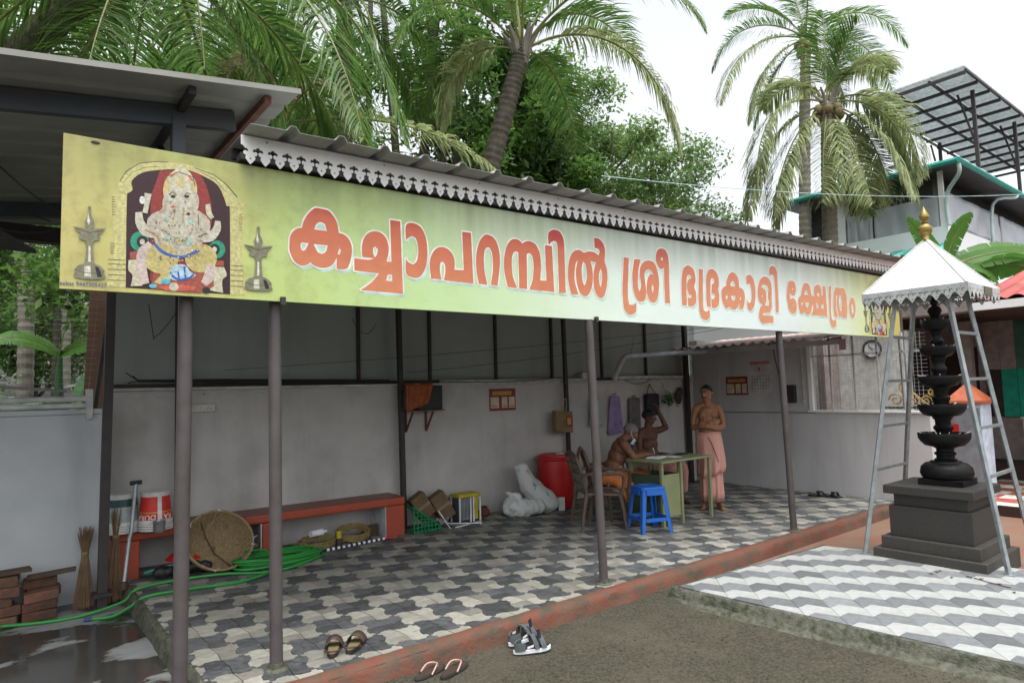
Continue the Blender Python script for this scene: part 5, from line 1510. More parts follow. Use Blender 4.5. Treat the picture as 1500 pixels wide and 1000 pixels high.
t = thing('broken_tile', 'dark weathered board lying across the top of the brick stack', 'board', (.3, 6.7, .2))
MB().obx((.12, 6.66, .278), (.17, .02, .0), (-.006, .06, 0), (0, .004, .012)).build('plank', M['wood_d'], t)
t = thing('wood_scrap', 'short dark stick poking out of the brick stack', 'wood', (.45, 6.7, .2))
MB().obx((.43, 6.68, .215), (.16, -.03, .012), (.006, .03, 0), (0, 0, .016)).build('stick', M['wood_d'], t)

# ---- big cane basket tipped on its side
t = thing('cane_basket', 'large round woven cane basket tipped up against the bench', 'basket', (1.70, 6.56, .0))
ax = Vector((0.10, -0.80, .52)).normalized()
e1 = ax.cross(Vector((0, 0, 1))).normalized()
e2 = e1.cross(ax).normalized()
cb = Vector((1.715, 6.62, .285))
def bpt(rho, a, dep):
    return cb + (e1 * math.cos(a) * 1.06 + e2 * math.sin(a)) * rho + ax * dep
mb = MB()
N_, Kk = 72, 16
prof_b = [(.02, -.19), (.10, -.188), (.17, -.175), (.215, -.15), (.25, -.105), (.272, -.055), (.285, 0)]
for rows_ in range(len(prof_b) - 1):
    pass
# ribs and weave built as real strips
for i in range(N_):
    a = 2 * math.pi * i / N_
    mb.tube([bpt(r_, a, dd) for r_, dd in prof_b], .0045, 4, cap=False)
for k in range(58):
    f_ = k / 57
    q = f_ * (len(prof_b) - 1)
    i0 = min(int(q), len(prof_b) - 2)
    fr_ = q - i0
    rho, dep = lerp(prof_b[i0][0], prof_b[i0 + 1][0], fr_), lerp(prof_b[i0][1], prof_b[i0 + 1][1], fr_)
    pts = [bpt(rho + (.004 if (i + k) % 2 else -.004), 2 * math.pi * i / N_, dep) for i in range(N_)]
    mb.tube(pts + [pts[0]], .0042, 4, cap=False)
mb.build('weave', M['cane'], t)
mb = MB()
mb.tube([bpt(.29, 2 * math.pi * i / 60, .006) for i in range(61)], .012, 7, cap=False)
mb.build('rim', M['cane'], t, smooth=True)
MB().tube([bpt(.26, R(70), -.09), bpt(.12, R(65), -.165), bpt(.06, R(-90), -.175), bpt(.25, R(-108), -.09)], .006, 5).build('cross_brace', M['wood_d'], t)
mb = MB()
for a in (100, 35, -70, 190, 200):
    for k in range(4):
        p = bpt(.292, R(a + random.uniform(-4, 4)), .012)
        mb.tube([p, p + Vector((random.uniform(-.03, .03), -.02, random.uniform(-.02, .03)))], .0025, 4)
mb.build('string_ties', M['paper'], t)

# ---- heap under the bench, left bay
t = thing('black_bag', 'crumpled black plastic bag on the floor before the bench', 'bag', (1.32, 6.62, 0))
mb = MB()
for i in range(7):
    mb.ell((1.23 + .06 * i, 6.66 + random.uniform(-.04, .05), .045 + random.uniform(0, .03)), (.07, .06, .05), 10, 7)
remesh(mb, 'bag', M['black'], t, .012, 1, .02, 22)
t = thing('red_basin', 'red plastic basin upside down under the bench', 'basin', (1.5, 6.85, .1))
MB().lathe([(.10, .02), (.15, .0), (.16, .0), (.155, .012), (.11, .05), (.04, .06)], 24, (1.46, 6.83, .13)).build('shell', M['drum'], t, smooth=True)
t = thing('teal_pipe', 'short teal plastic pipe under the bench', 'pipe', (1.3, 6.8, .06))
MB().tube([(1.13, 6.84, .05), (1.25, 6.80, .075), (1.42, 6.78, .10)], .016, 8).build('pipe', mat('teal_plastic', (.02, .22, .18), .4), t, smooth=True)
t = thing('coconut_husk', 'brown wood block beside the tipped basket', 'wood', (2.0, 6.7, .0))
MB().ell((2.02, 6.74, .16), (.09, .06, .035)).build('husk', M['card'], t, smooth=True)

# ---- green hose: a coil of many turns and two runs out to the left
t = thing('garden_hose', 'bright green hose coiled on the floor with its end trailing left', 'hose', (2.2, 6.45, 0))
mb = MB()
pts = []
for i in range(14 * 30):
    a = 2 * math.pi * i / 30
    k = i / 30
    rx = .40 - .012 * (k % 5) + .035 * math.sin(k * 2.1)
    ry = .20 - .010 * (k % 4) + .03 * math.cos(k * 1.7)
    pts.append((2.22 + rx * math.cos(a) + .03 * math.sin(k * 1.3), 6.50 + ry * math.sin(a) + .02 * math.cos(k), .016 + .0055 * k + .006 * math.sin(a * 2 + k)))
pts += [(2.3, 6.28, .03), (1.95, 6.14, .02), (1.62, 6.02, .018), (1.3, 5.99, .018)]
def cat(P, sub=6):
    P = [Vector(p) for p in P]
    out = []
    for i in range(len(P) - 1):
        p0, p1, p2, p3 = P[max(i - 1, 0)], P[i], P[i + 1], P[min(i + 2, len(P) - 1)]
        for k in range(sub):
            s_ = k / sub
            out.append(0.5 * ((2 * p1) + (p2 - p0) * s_ + (2 * p0 - 5 * p1 + 4 * p2 - p3) * s_ ** 2 + (3 * p1 - p0 - 3 * p2 + p3) * s_ ** 3))
    out.append(P[-1])
    return out
mb.tube(pts[:420], .0125, 6)
mb.build('coil', M['hose'], t, smooth=True)
MB().tube(cat([(2.58, 6.4, .03), (2.30, 6.22, .02), (2.0, 6.20, .018), (1.7, 6.40, .02), (1.35, 6.50, .018), (1.02, 6.45, .018), (.90, 6.42, -.06), (.6, 6.40, -.10), (.3, 6.45, -.10), (-.2, 6.7, -.10), (-.8, 6.75, -.10)]), .0135, 8).build('outer_run', M['hose'], t, smooth=True)
MB().tube(cat([(1.95, 6.62, .14), (2.07, 6.40, .16), (2.04, 6.15, .05), (1.75, 6.05, .018), (1.35, 6.12, .018), (1.04, 6.16, .014), (.92, 6.18, -.05), (.80, 6.2, -.10), (.66, 6.25, -.10)]), .0135, 8).build('free_end', M['hose'], t, smooth=True)
MB().tube([(.67, 6.247, -.10), (.62, 6.262, -.10)], .017, 8).build('connector', mat('blue_fitting', (.02, .05, .16), .5), t)

# ---- coils of coir rope and other stuff in the right bay of the bench
def coil(name, c, rx, ry, turns, th, m, label, group=None, tilt=0):
    t = thing(name, label, 'rope', (c[0], c[1], 0), group)
    P = []
    for i in range(turns * 24):
        a = 2 * math.pi * i / 24
        k = i / 24
        P.append((c[0] + (rx + .03 * math.sin(k * 2.3)) * math.cos(a), c[1] + (ry + .02 * math.cos(k * 3.1)) * math.sin(a), c[2] + .004 * k + tilt * math.sin(a) + .012 * math.sin(a * 3 + k)))
    MB().tube(P, th, 5).build('coil', m, t, smooth=True)
coil('rope_coil', (2.72, 6.78, .05), .17, .10, 13, .008, M['rope'], 'loose brown coir rope coil at the left of the bench bay', 'coir rope coils under the bench', .03)
coil('rope_coil', (3.16, 6.86, .07), .17, .11, 14, .008, M['rope'], 'round yellowish rope coil beside the white bench side', 'coir rope coils under the bench', .05)
t = thing('plank_offcut', 'dark plank offcut standing in the bench bay', 'wood', (3.42, 6.8, 0))
wall_box(MB(), 3.33, 3.52, .0, .13, .25, .275).build('plank', M['wood_d'], t)
t = thing('bottle', 'white plastic bottle lying on the rope in the bench bay', 'bottle', (2.75, 6.8, .15))
MB().tube([(2.66, 6.80, .165), (2.80, 6.83, .165), (2.82, 6.835, .165), (2.85, 6.84, .165)], [.035, .035, .014, .013], 12).build('shell', M['paper'], t, smooth=True)
t = thing('yellow_tin', 'small yellow tin between the rope coils', 'tin', (3.0, 6.75, .0))
MB().lathe([(.028, 0), (.028, .07), (.02, .075)], 14, (2.95, 6.75, .09)).build('tin', M['yellow'], t, smooth=True)
MB().lathe([(.03, 0), (.03, .088)], 12, (2.95, 6.75, .0)).build('stand', M['wood_d'], t)
t = thing('striped_stick', 'striped umbrella-like stick with red tip lying before the bench', 'stick', (3.1, 6.6, 0))
A_, B_ = Vector((2.72, 6.60, .02)), Vector((3.42, 6.62, .03))
for k in range(24):
    MB().tube([A_.lerp(B_, k / 24), A_.lerp(B_, (k + .98) / 24)], .015, 8).build('stripe', M['paper'] if k % 2 else M['navy'], t)
MB().tube([B_ + Vector((.002, 0, 0)), B_ + Vector((.16, .004, 0))], [.014, .008], 8).build('tip', M['drum'], t)

# ---- boxes, crate and bits right of the bench
def carton(c, hx, hy, hz, rz, tilt, label):
    t = thing('cardboard_box', label, 'box', (c[0], c[1], 0), 'cardboard cartons leaning on the back wall')
    rot = Euler((0, tilt, rz)).to_matrix()
    mb = MB()
    mb.obx(c, rot @ Vector((hx, 0, 0)), rot @ Vector((0, hy, 0)), rot @ Vector((0, 0, hz)))
    mb.build('carton', M['card'], t, bev=.004)
    mb = MB()
    mb.obx(Vector(c) + rot @ Vector((0, -hy - .0015, 0)), rot @ Vector((hx * .98, 0, 0)), rot @ Vector((0, .001, 0)), rot @ Vector((0, 0, .018)))
    mb.build('tape', mat('parcel_tape', (.24, .17, .10), .3), t)
carton((4.10, 6.98, .25), .10, .07, .15, R(-6), R(-32), 'left cardboard carton tilted against the back wall')
carton((4.37, 6.96, .22), .10, .07, .17, R(-8), R(-30), 'right cardboard carton tilted against the back wall')
t = thing('plastic_crate', 'green perforated plastic crate lying beside the bench end', 'crate', (4.0, 6.85, 0))
mb = MB()
for k in range(9):
    f_ = k / 8
    mb.bar((3.84, 6.70 + .22 * f_, .30 - .0 * f_), (4.22, 6.70 + .22 * f_, .02), .008)
for k in range(11):
    f_ = k / 10
    mb.bar((3.84 + .38 * f_, 6.70, .30 - .28 * f_), (3.84 + .38 * f_, 6.92, .30 - .28 * f_), .008)
for k in range(9):
    f_ = k / 8
    mb.bar((3.84 + .38 * f_, 6.70, .0), (3.84 + .38 * f_, 6.70, .30 - .28 * f_), .010)
for k in range(7):
    f_ = k / 6
    mb.bar((3.84, 6.70, .02 + .26 * f_), (3.84 + .38 * (1 - f_), 6.70, .02 + .26 * f_), .008)
mb.bx(3.84, 4.22, 6.715, 6.9, .0, .012)
mb.build('lattice', M['crate'], t)
t = thing('white_sticks', 'thin white sticks and crumpled foil on the floor by the cartons', 'stick', (4.4, 6.7, 0))
for a, b in (((4.15, 6.66, .22), (4.28, 6.62, .01)), ((4.28, 6.74, .05), (4.72, 6.60, .012)), ((4.35, 6.62, .01), (4.78, 6.70, .012))):
    MB().tube([a, b], .006, 6).build('stick', M['paper'], t)
mb = MB()
for i in range(8):
    mb.ell((4.25 + random.uniform(-.06, .08), 6.74 + random.uniform(-.04, .04), .04 + random.uniform(0, .06)), (.03, .025, .03), 7, 5)
mb.build('foil', M['steel'], t)
t = thing('wire_rack', 'grey louvred box with yellow top and white legs by the back wall', 'box', (4.68, 6.88, 0))
MB().bx(4.55, 4.74, 6.83, 7.0, .02, .30).build('body', mat('grey_louvre', (.07, .08, .09), .6), t)
for k in range(9):
    MB().bx(4.558 + k * .021, 4.566 + k * .021, 6.822, 6.829, .03, .29).build('louvre', M['grey_lab'], t)
MB().bx(4.535, 4.86, 6.80, 7.02, .302, .345).build('top', M['yellow'], t, bev=.008)
for x, y in ((4.545, 6.81), (4.70, 6.80), (4.75, 6.81), (4.85, 6.81), (4.85, 7.0), (4.545, 7.0)):
    MB().bx(x - .008, x + .008, y - .008, y + .008, 0, .301).build('leg', M['paper'], t)
for k in range(4):
    MB().bx(4.765, 4.84, 6.84 + k * .04, 6.85 + k * .04, .02, .30).build('slat', M['yellow'], t)
t = thing('brown_pot', 'small brown clay pot on the floor by the back wall', 'pot', (5.05, 6.98, 0))
MB().lathe([(.03, 0), (.07, .03), (.078, .07), (.05, .11), (.035, .12), (.045, .135)], 20, (5.02, 6.96, 0)).build('pot', mat('clay', (.13, .05, .03), .8), t, smooth=True)

# ---- white sacks and red drum
t = thing('woven_sack', 'tall white woven sack with green palm print leaning on the red drum', 'sack', (5.72, 6.68, 0))
mb = MB()
mb.cap2((5.80, 6.66, .14), (5.62, 6.76, .34), .16, .135)
mb.cap2((5.62, 6.76, .34), (5.52, 6.78, .56), .135, .095)
mb.ell((5.82, 6.62, .11), (.17, .15, .11))
mb.ell((5.50, 6.77, .60), (.10, .08, .06))
sk = remesh(mb, 'sack_body', M['sack'], t, .010, 5, .018, 14)
mb = MB()
def palm_print(mb, c, n_, sc):
    c = Vector(c)
    r_ = Vector((.78, -.62, 0))
    u_ = Vector((-.12, -.35, .93)).normalized()
    for k in range(n_):
        a = 2 * math.pi * k / n_
        dr = r_ * math.cos(a) + u_ * math.sin(a)
        pr_ = r_ * -math.sin(a) + u_ * math.cos(a)
        mb.add([c, c + dr * sc * .5 + pr_ * sc * .13, c + dr * sc, c + dr * sc * .5 - pr_ * sc * .13], [(0, 1, 2, 3)])
    mb.add([c - r_ * .004, c + r_ * .004, c + r_ * .006 - u_ * sc * 1.6, c - r_ * .006 - u_ * sc * 1.6], [(0, 1, 2, 3)])
mb2 = MB()
from mathutils.bvhtree import BVHTree
def project_on(mb_, obj, push=.003):
    """lay a print onto a curved surface along the viewing side of that surface"""
    wl_ = wloc(obj)
    me = obj.data
    tree = BVHTree.FromPolygons([v.co + wl_ for v in me.vertices], [tuple(p.vertices) for p in me.polygons])
    for i, v in enumerate(mb_.v):
        hit = tree.find_nearest(v)
        if hit[0] is not None:
            mb_.v[i] = hit[0] + hit[1] * push
for c_, n_, z_ in (((5.60, 6.60, .38), 8, .05), ((5.74, 6.53, .27), 7, .03)):
    pp = MB()
    palm_print(pp, c_, n_, z_)
    project_on(pp, sk)
    pp.build('palm_print', M['print_g'], sk)
pp = MB()
r_ = Vector((.78, -.62, 0))
u_ = Vector((-.2, -.2, .95))
for k in range(5):
    c = Vector((5.50, 6.66, .535)) + r_ * .028 * k
    for (a, b, c2, d2) in ((0, .004, 0, .05), (.018, .022, 0, .05), (0, .022, .046, .05)):
        pp.add([c + r_ * a + u_ * c2, c + r_ * b + u_ * c2, c + r_ * b + u_ * d2, c + r_ * a + u_ * d2], [(0, 1, 2, 3)])
project_on(pp, sk)
pp.build('red_print', M['print_r'], sk)
t = thing('woven_sack', 'slumped white sack lying at the foot of the palm-printed sack', 'sack', (5.35, 6.66, 0))
mb = MB()
mb.ell((5.28, 6.68, .13), (.15, .13, .13))
mb.cap2((5.35, 6.62, .11), (5.62, 6.56, .10), .12, .09)
mb.cap2((5.36, 6.66, .24), (5.22, 6.74, .30), .05, .02)
remesh(mb, 'sack_body', M['sack'], t, .010, 4, .026, 16)
t = thing('carton_pack', 'small printed carton with green pattern by the drum', 'box', (5.98, 6.56, 0))
MB().obx((5.99, 6.54, .09), (.035, -.02, 0), (.012, .02, 0), (0, 0, .085)).build('carton', M['sack'], t)
for k in range(4):
    MB().obx((5.975, 6.527, .04 + k * .035), (.020, -.0115, 0), (.0004, .001, 0), (0, 0, .009)).build('print', M['print_g'] if k % 2 else M['black'], t)
t = thing('plastic_drum', 'red plastic drum with lid standing by the back wall', 'drum', (6.14, 6.80, 0))
MB().lathe([(.20, 0), (.212, .01), (.232, .12), (.246, .30), (.250, .45), (.246, .58), (.238, .64), (.262, .648), (.266, .66), (.266, .685), (.258, .69), (.235, .692)], 40, (6.14, 6.80, 0)).build('drum_body', M['drum'], t, smooth=True)
MB().lathe([(.236, .693), (.232, .712), (.20, .722), (.195, .715), (.05, .712)], 40, (6.14, 6.80, 0)).build('lid', M['drum_lid'], t, smooth=True)
MB().obx((6.16, 6.72, .724), (.06, .01, 0), (-.005, .03, 0), (0, 0, .005)).build('white_tag', M['paper'], t)

# ------------------------------------------------------------------ chairs, stool, table
def make_chair(label):
    t = thing('plastic_chair', label, 'chair', (0, 0, 0), 'moulded plastic armchairs')
    # faces +x
    mb = MB()
    for k in range(9):
        f0, f1 = k / 9, (k + 1) / 9
        mb.add([(-.20 + .42 * f0, -.21 - .02 * f0, .415 + .012 * math.cos(f0 * 3)), (-.20 + .42 * f1, -.21 - .02 * f1, .415 + .012 * math.cos(f1 * 3)), (-.20 + .42 * f1, .21 + .02 * f1, .415 + .012 * math.cos(f1 * 3)), (-.20 + .42 * f0, .21 + .02 * f0, .415 + .012 * math.cos(f0 * 3))], [(0, 1, 2, 3)])
    o = mb.build('seat', M['chair'], t)
    q = o.modifiers.new('s', 'SOLIDIFY')
    q.thickness = .022
    for sy in (-1, 1):
        MB().tube([(.20, .215 * sy, .41), (.235, .235 * sy, .2), (.255, .25 * sy, 0)], [.026, .022, .018], 7).build('leg', M['chair'], t, smooth=True)
        MB().tube([(-.19, .205 * sy, .41), (-.235, .22 * sy, .2), (-.265, .235 * sy, 0)], [.026, .022, .018], 7).build('leg', M['chair'], t, smooth=True)
        MB().tube(cat([(.215, .235 * sy, .40), (.235, .265 * sy, .55), (.20, .28 * sy, .63), (.0, .285 * sy, .645), (-.20, .25 * sy, .64), (-.24, .22 * sy, .62)], 4), .020, 7).build('armrest', M['chair'], t, smooth=True)
        MB().tube(cat([(-.19, .20 * sy, .40), (-.23, .215 * sy, .60), (-.29, .205 * sy, .80), (-.305, .17 * sy, .84)], 4), .019, 7).build('back_post', M['chair'], t, smooth=True)
    MB().tube(cat([(-.30, -.17, .84), (-.312, -.08, .868), (-.315, 0, .874), (-.312, .08, .868), (-.30, .17, .84)], 4), .021, 7).build('top_rail', M['chair'], t, smooth=True)
    for k in range(6):
        y = -.14 + .056 * k
        MB().add([(-.20, y - .018, .43), (-.20, y + .018, .43), (-.245, y + .02, .62), (-.245, y - .02, .62), (-.308, y + .02, .855), (-.308, y - .02, .855)], [(0, 1, 2, 3), (3, 2, 4, 5)]).build('slat', M['chair'], t)
    for zz in (.52, .64, .75):
        xx = -.205 - (zz - .43) * .24
        MB().bar((xx - .008, -.19, zz), (xx - .008, .19, zz), .012, .02).build('cross_rail', M['chair'], t)
    return t
ch = make_chair('empty brown plastic armchair with slatted back left of the writing man')
ch.location = (5.57, 5.46, 0)
ch.rotation_euler = (0, 0, R(-28))
dup(ch, (5.99, 5.69, 0), R(-38), 'brown plastic armchair with towel on its back under the writing man')
dup(ch, (7.33, 6.16, 0), R(-84), 'plastic armchair under the man with his arm raised')
t = thing('pink_towel', 'dull pink towel draped over the back of the writing man\'s chair', 'towel', (5.75, 5.88, .8))
mb = MB()
for i in range(9):
    for j in range(13):
        u_, v_ = i / 8 - .5, j / 12
        w = v_ - .45
        loc = Vector((-.318 - (.030 if w < 0 else -.030) * min(1, abs(w) * 6) - (abs(w) * .03 * (-1 if w > 0 else 1)), u_ * .30 + .008 * math.sin(v_ * 12), .900 - abs(w) * (.44 if w < 0 else .36) + .008 * math.sin(u_ * 20)))
        mb.v.append(Matrix.Rotation(R(-38), 3, 'Z') @ loc + Vector((5.99, 5.69, 0)))
for i in range(8):
    for j in range(12):
        a = i * 13 + j
        mb.f.append((a, a + 1, a + 14, a + 13))
        mb.mi.append(0)
o = mb.build('cloth', mat('dusty_pink_cloth', (.30, .15, .16), .9), t, smooth=True)
o.modifiers.new('s', 'SOLIDIFY').thickness = .006

ST = thing('plastic_stool', 'bright blue plastic stool in front of the green table', 'stool', (5.84, 4.93, 0))
ST.rotation_euler = (0, 0, R(-22))
mb = MB()
mb.prism([(x, y) for x, y in [(-.125, -.15), (.125, -.15), (.15, -.125), (.15, .125), (.125, .15), (-.125, .15), (-.15, .125), (-.15, -.125)]], .462, .497)
mb.build('seat', M['stool'], ST, local=True, bev=.01)
MB().lathe([(.12, .4975), (.122, .501), (.10, .503), (.098, .4985)], 24).build('seat_ring', M['stool'], ST, local=True, smooth=True)
for sx, sy in ((1, 1), (1, -1), (-1, 1), (-1, -1)):
    def L(z):
        return .142 + (.462 - z) / .462 * .05
    mb = MB()
    for (za, zb) in ((.462, .24), (.24, 0.0)):
        for dx, dy in ((1, 0), (0, 1)):
            w0, w1 = .055 - (.462 - za) * .03, .055 - (.462 - zb) * .03
            t_ = .010
            a, b = L(za), L(zb)
            if dx:
                P = [(sx * a, sy * a, za), (sx * (a - w0), sy * a, za), (sx * (b - w1), sy * b, zb), (sx * b, sy * b, zb), (sx * a, sy * (a - t_), za), (sx * (a - w0), sy * (a - t_), za), (sx * (b - w1), sy * (b - t_), zb), (sx * b, sy * (b - t_), zb)]
            else:
                P = [(sx * a - sx * .0005, sy * a, za), (sx * a - sx * .0005, sy * (a - w0), za), (sx * b - sx * .0005, sy * (b - w1), zb), (sx * b - sx * .0005, sy * b, zb), (sx * (a - t_), sy * a, za), (sx * (a - t_), sy * (a - w0), za), (sx * (b - t_), sy * (b - w1), zb), (sx * (b - t_), sy * b, zb)]
            mb.add(P, [(0, 1, 2, 3), (7, 6, 5, 4), (0, 4, 5, 1), (2, 6, 7, 3), (1, 5, 6, 2), (0, 3, 7, 4)])
    mb.build('leg', M['stool'], ST, local=True)
for ang in range(4):
    rot = Matrix.Rotation(R(90 * ang), 3, 'Z')
    for nm_, bx_ in (('apron', (-.10, .10, .152, .160, .41, .463)), ('stretcher', (-.125, .125, .168, .178, .125, .165))):
        mb = MB()
        mb.bx(*bx_)
        for v in mb.v:
            v.xyz = rot @ v
        mb.build(nm_, M['stool'], ST, local=True)

TB = thing('steel_table', 'olive green steel table with side cabinet where the man writes', 'table', (6.52, 5.14, 0))
MB().bx(6.03, 7.03, 4.87, 5.41, .722, .748).build('table_top', M['table'], TB, bev=.006)
for x, y in ((6.07, 4.91), (6.42, 4.91), (6.99, 4.91), (6.07, 5.37), (6.42, 5.37), (6.99, 5.37)):
    MB().bx(x - .017, x + .017, y - .017, y + .017, 0, .721).build('leg', M['table'], TB)
MB().bx(6.09, 6.40, 4.912, 4.922, .10, .585).build('cabinet_front', M['table'], TB)
MB().bx(6.06, 6.068, 4.93, 5.36, .10, .585).build('cabinet_side', M['table_d'], TB)
MB().bx(6.41, 6.418, 4.93, 5.36, .10, .585).build('cabinet_side', M['table_d'], TB)
MB().bx(6.07, 6.41, 4.925, 5.36, .096, .104).build('cabinet_floor', M['table_d'], TB)
MB().bx(6.09, 6.97, 5.365, 5.375, .64, .72).build('apron', M['table'], TB)
for nm, x, y, rz, hx, hy, m in (('notebook', 6.34, 5.20, .3, .12, .08, 'paper'), ('paper_sheet', 6.55, 5.12, -.1, .07, .10, 'paper'), ('ledger', 6.86, 5.22, .1, .09, .05, 'navy')):
    t = thing(nm, {'notebook': 'open notebook under the writing man\'s hand', 'paper_sheet': 'white paper sheet on the green table', 'ledger': 'dark closed book at the far end of the table'}[nm], 'book' if nm != 'paper_sheet' else 'paper', (x, y, .7485))
    c, s_ = math.cos(rz), math.sin(rz)
    th = .006 if nm != 'paper_sheet' else .0015
    MB().obx((x, y, .749 + th), (hx * c, hx * s_, 0), (-hy * s_, hy * c, 0), (0, 0, th)).build('pages', M[m], t)
    if nm == 'notebook':
        MB().obx((x, y, .7495 + 2 * th), (hx * c * .02, hx * s_ * .02, 0), (-hy * s_, hy * c, 0), (0, 0, .001)).build('fold', M['grey_lab'], t)

# ------------------------------------------------------------------ things on the back wall
t = thing('wall_socket', 'ivory double socket plate on the back wall', 'socket', wall_pt(1.70, 1.52))
wall_box(MB(), 1.57, 1.83, 1.475, 1.55, .0005, .03).build('plate', M['socket'], t, bev=.004)
for x in (1.70, 1.77):
    for dx, dz in ((-.012, -.008), (.012, -.008), (0, .012)):
        wall_box(MB(), x + dx - .004, x + dx + .004, 1.515 + dz - .004, 1.515 + dz + .004, .0302, .0312).build('socket_hole', M['black'], t)
wall_box(MB(), 1.735, 1.745, 1.55, 1.66, .001, .012).build('conduit', M['socket'], t)
wall_box(MB(), 1.10, 2.4, 1.655, 1.667, .001, .012).build('conduit', M['pvc_w'], t)
MB().lathe([(.03, 0), (.03, .012)], 12, wall_pt(1.74, 1.655, .02)).build('junction', M['pvc_w'], t)
def poster(label, pts, parent_loc, c0, ex, ey, nrm, name='poster'):
    t = thing(name, label, 'poster', parent_loc)
    c0, ex, ey, nrm = Vector(c0), Vector(ex), Vector(ey), Vector(nrm)
    def q(u0, u1, v0, v1, m, dep, nm):
        MB().obx(c0 + ex * (u0 + u1) / 2 + ey * (v0 + v1) / 2 + nrm * dep, ex * (u1 - u0) / 2, ey * (v1 - v0) / 2, nrm * .0006).build(nm, m, t)
    return t, q
t, q = poster('maroon poster with three pale panels on the back wall', None, wall_pt(5.5, 1.5), wall_pt(5.27, 1.34, .002), wd * .44, (0, 0, .30), wnrm)
q(0, 1, 0, 1, M['poster'], 0, 'sheet')
q(.12, .85, .70, .88, M['poster_o'], .0014, 'title')
for k, (a, b) in enumerate(((.05, .36), (.47, .68), (.74, .96))):
    q(a, b, .12, .62, M['poster_y'], .0014, 'panel')
    q(a + .03, b - .03, .18, .24, M['poster_o'], .0028, 'panel_print')
t, q = poster('maroon poster with pale panels on the annex wall', None, (AX, 6.1, 1.6), (AX - .002, 6.28, 1.44), (0, -.40, 0), (0, 0, .30), (-1, 0, 0))
q(0, 1, 0, 1, M['poster'], 0, 'sheet')
q(.1, .9, .70, .86, M['poster_o'], .0014, 'title')
for a, b in ((.04, .38), (.45, .68), (.74, .95)):
    q(a, b, .10, .60, M['poster_y'], .0014, 'panel')
t, q = poster('white wall calendar hanging on the annex wall', None, (AX, 5.65, 1.7), (AX - .002, 5.84, 1.46), (0, -.38, 0), (0, 0, .52), (-1, 0, 0), 'calendar')
q(0, 1, 0, 1, M['cal'], 0, 'sheet')
q(.06, .94, .88, .97, M['cal_p'], .0014, 'heading')
q(.4, .5, .66, .80, M['cal_p'], .0014, 'picture')
for i in range(7):
    for j in range(5):
        q(.08 + i * .125, .15 + i * .125, .12 + j * .095, .175 + j * .095, M['cal_g'], .0014, 'date')
t = thing('meter_box', 'dark electric meter box on the annex wall behind the post', 'meter', (AX, 5.15, 1.45))
MB().bx(AX - .07, AX - .001, 5.07, 5.20, 1.31, 1.58).build('box', M['steel_dark'], t, bev=.006)
MB().bx(AX - .05, AX - .001, 5.22, 5.30, 1.42, 1.60).build('switch', M['socket'], t)
MB().tube(cat([(AX - .02, 5.28, 1.45), (AX - .03, 5.32, 1.7), (AX - .02, 5.38, 2.0), (AX - .02, 5.40, 2.15)], 4), .006, 5).build('cable', M['wire'], t)
MB().bx(AX - .03, AX - .001, 4.95, 4.965, 1.3, 2.2).build('conduit', M['pvc_w'], t)
t = thing('wall_clock', 'round dark-rimmed clock inside the annex window', 'clock', (AX + 1.85, 4.73, 2.13))
mb = MB()
cc = Vector((AX + 1.87, 4.73, 2.13))
mb.tube([cc + Vector((0, math.cos(a) * .14, math.sin(a) * .14)) for a in [2 * math.pi * i / 30 for i in range(31)]], .016, 6, cap=False)
mb.build('rim', M['steel_dark'], t, smooth=True)
mb = MB()
mb.add([cc + Vector((.01, math.cos(2 * math.pi * i / 30) * .13, math.sin(2 * math.pi * i / 30) * .13)) for i in range(30)], [tuple(range(29, -1, -1))])
mb.build('face', M['paper'], t)
MB().bar(cc, cc + Vector((0, .05, .07)), .008).build('hand', M['black'], t)
MB().bar(cc, cc + Vector((0, -.09, .02)), .006).build('hand', M['black'], t)
t = thing('wall_picture', 'small brown framed notice inside the annex window', 'picture', (AX + 1.87, 5.45, 1.75))
MB().bx(AX + 1.86, AX + 1.895, 5.38, 5.62, 1.62, 1.86).build('frame', M['bagbrown'], t)
MB().bx(AX + 1.855, AX + 1.859, 5.41, 5.59, 1.65, 1.83).build('sheet', M['poster_o'], t)

# shelf bracket with an orange cloth over a black speaker
t = thing('wall_shelf', 'small rusty wall bracket shelf on the back wall', 'shelf', wall_pt(4.2, 1.35))
wall_box(MB(), 3.98, 4.46, 1.385, 1.40, .001, .22).build('board', M['rust'], t)
for x in (4.02, 4.30):
    wall_box(MB(), x - .012, x + .012, 1.13, 1.384, .001, .025).build('upright', M['rust'], t)
    MB().bar(wall_pt(x, 1.15, .026), wall_pt(x, 1.375, .20), .02).build('strut', M['rust'], t)
t = thing('speaker_box', 'black box on the wall shelf', 'speaker', wall_pt(4.28, 1.4))
wall_box(MB(), 4.10, 4.44, 1.402, 1.70, .03, .20).build('cabinet', M['black'], t, bev=.01)
t = thing('orange_cloth', 'rust orange cloth thrown over the black box', 'cloth', wall_pt(4.1, 1.5))
mb = MB()
for i in range(15):
    for j in range(13):
        u_, v_ = i / 14, j / 12
        x = 3.93 + .40 * u_ - .10 * u_ * v_
        if v_ < .3:
            off, z = .02 + .19 * v_ / .3, 1.722 + .012 * math.sin(u_ * 9)
        else:
            off, z = .212 + .012 * math.sin(u_ * 26 + v_ * 2), 1.72 - (v_ - .3) / .7 * (.34 - .10 * u_) + .0
        mb.v.append(wall_pt(x, z, off))
for i in range(14):
    for j in range(12):
        a = i * 13 + j
        mb.f.append((a, a + 1, a + 14, a + 13))
        mb.mi.append(0)
o = mb.build('cloth', M['cloth_o'], t, smooth=True)
o.modifiers.new('s', 'SOLIDIFY').thickness = .005

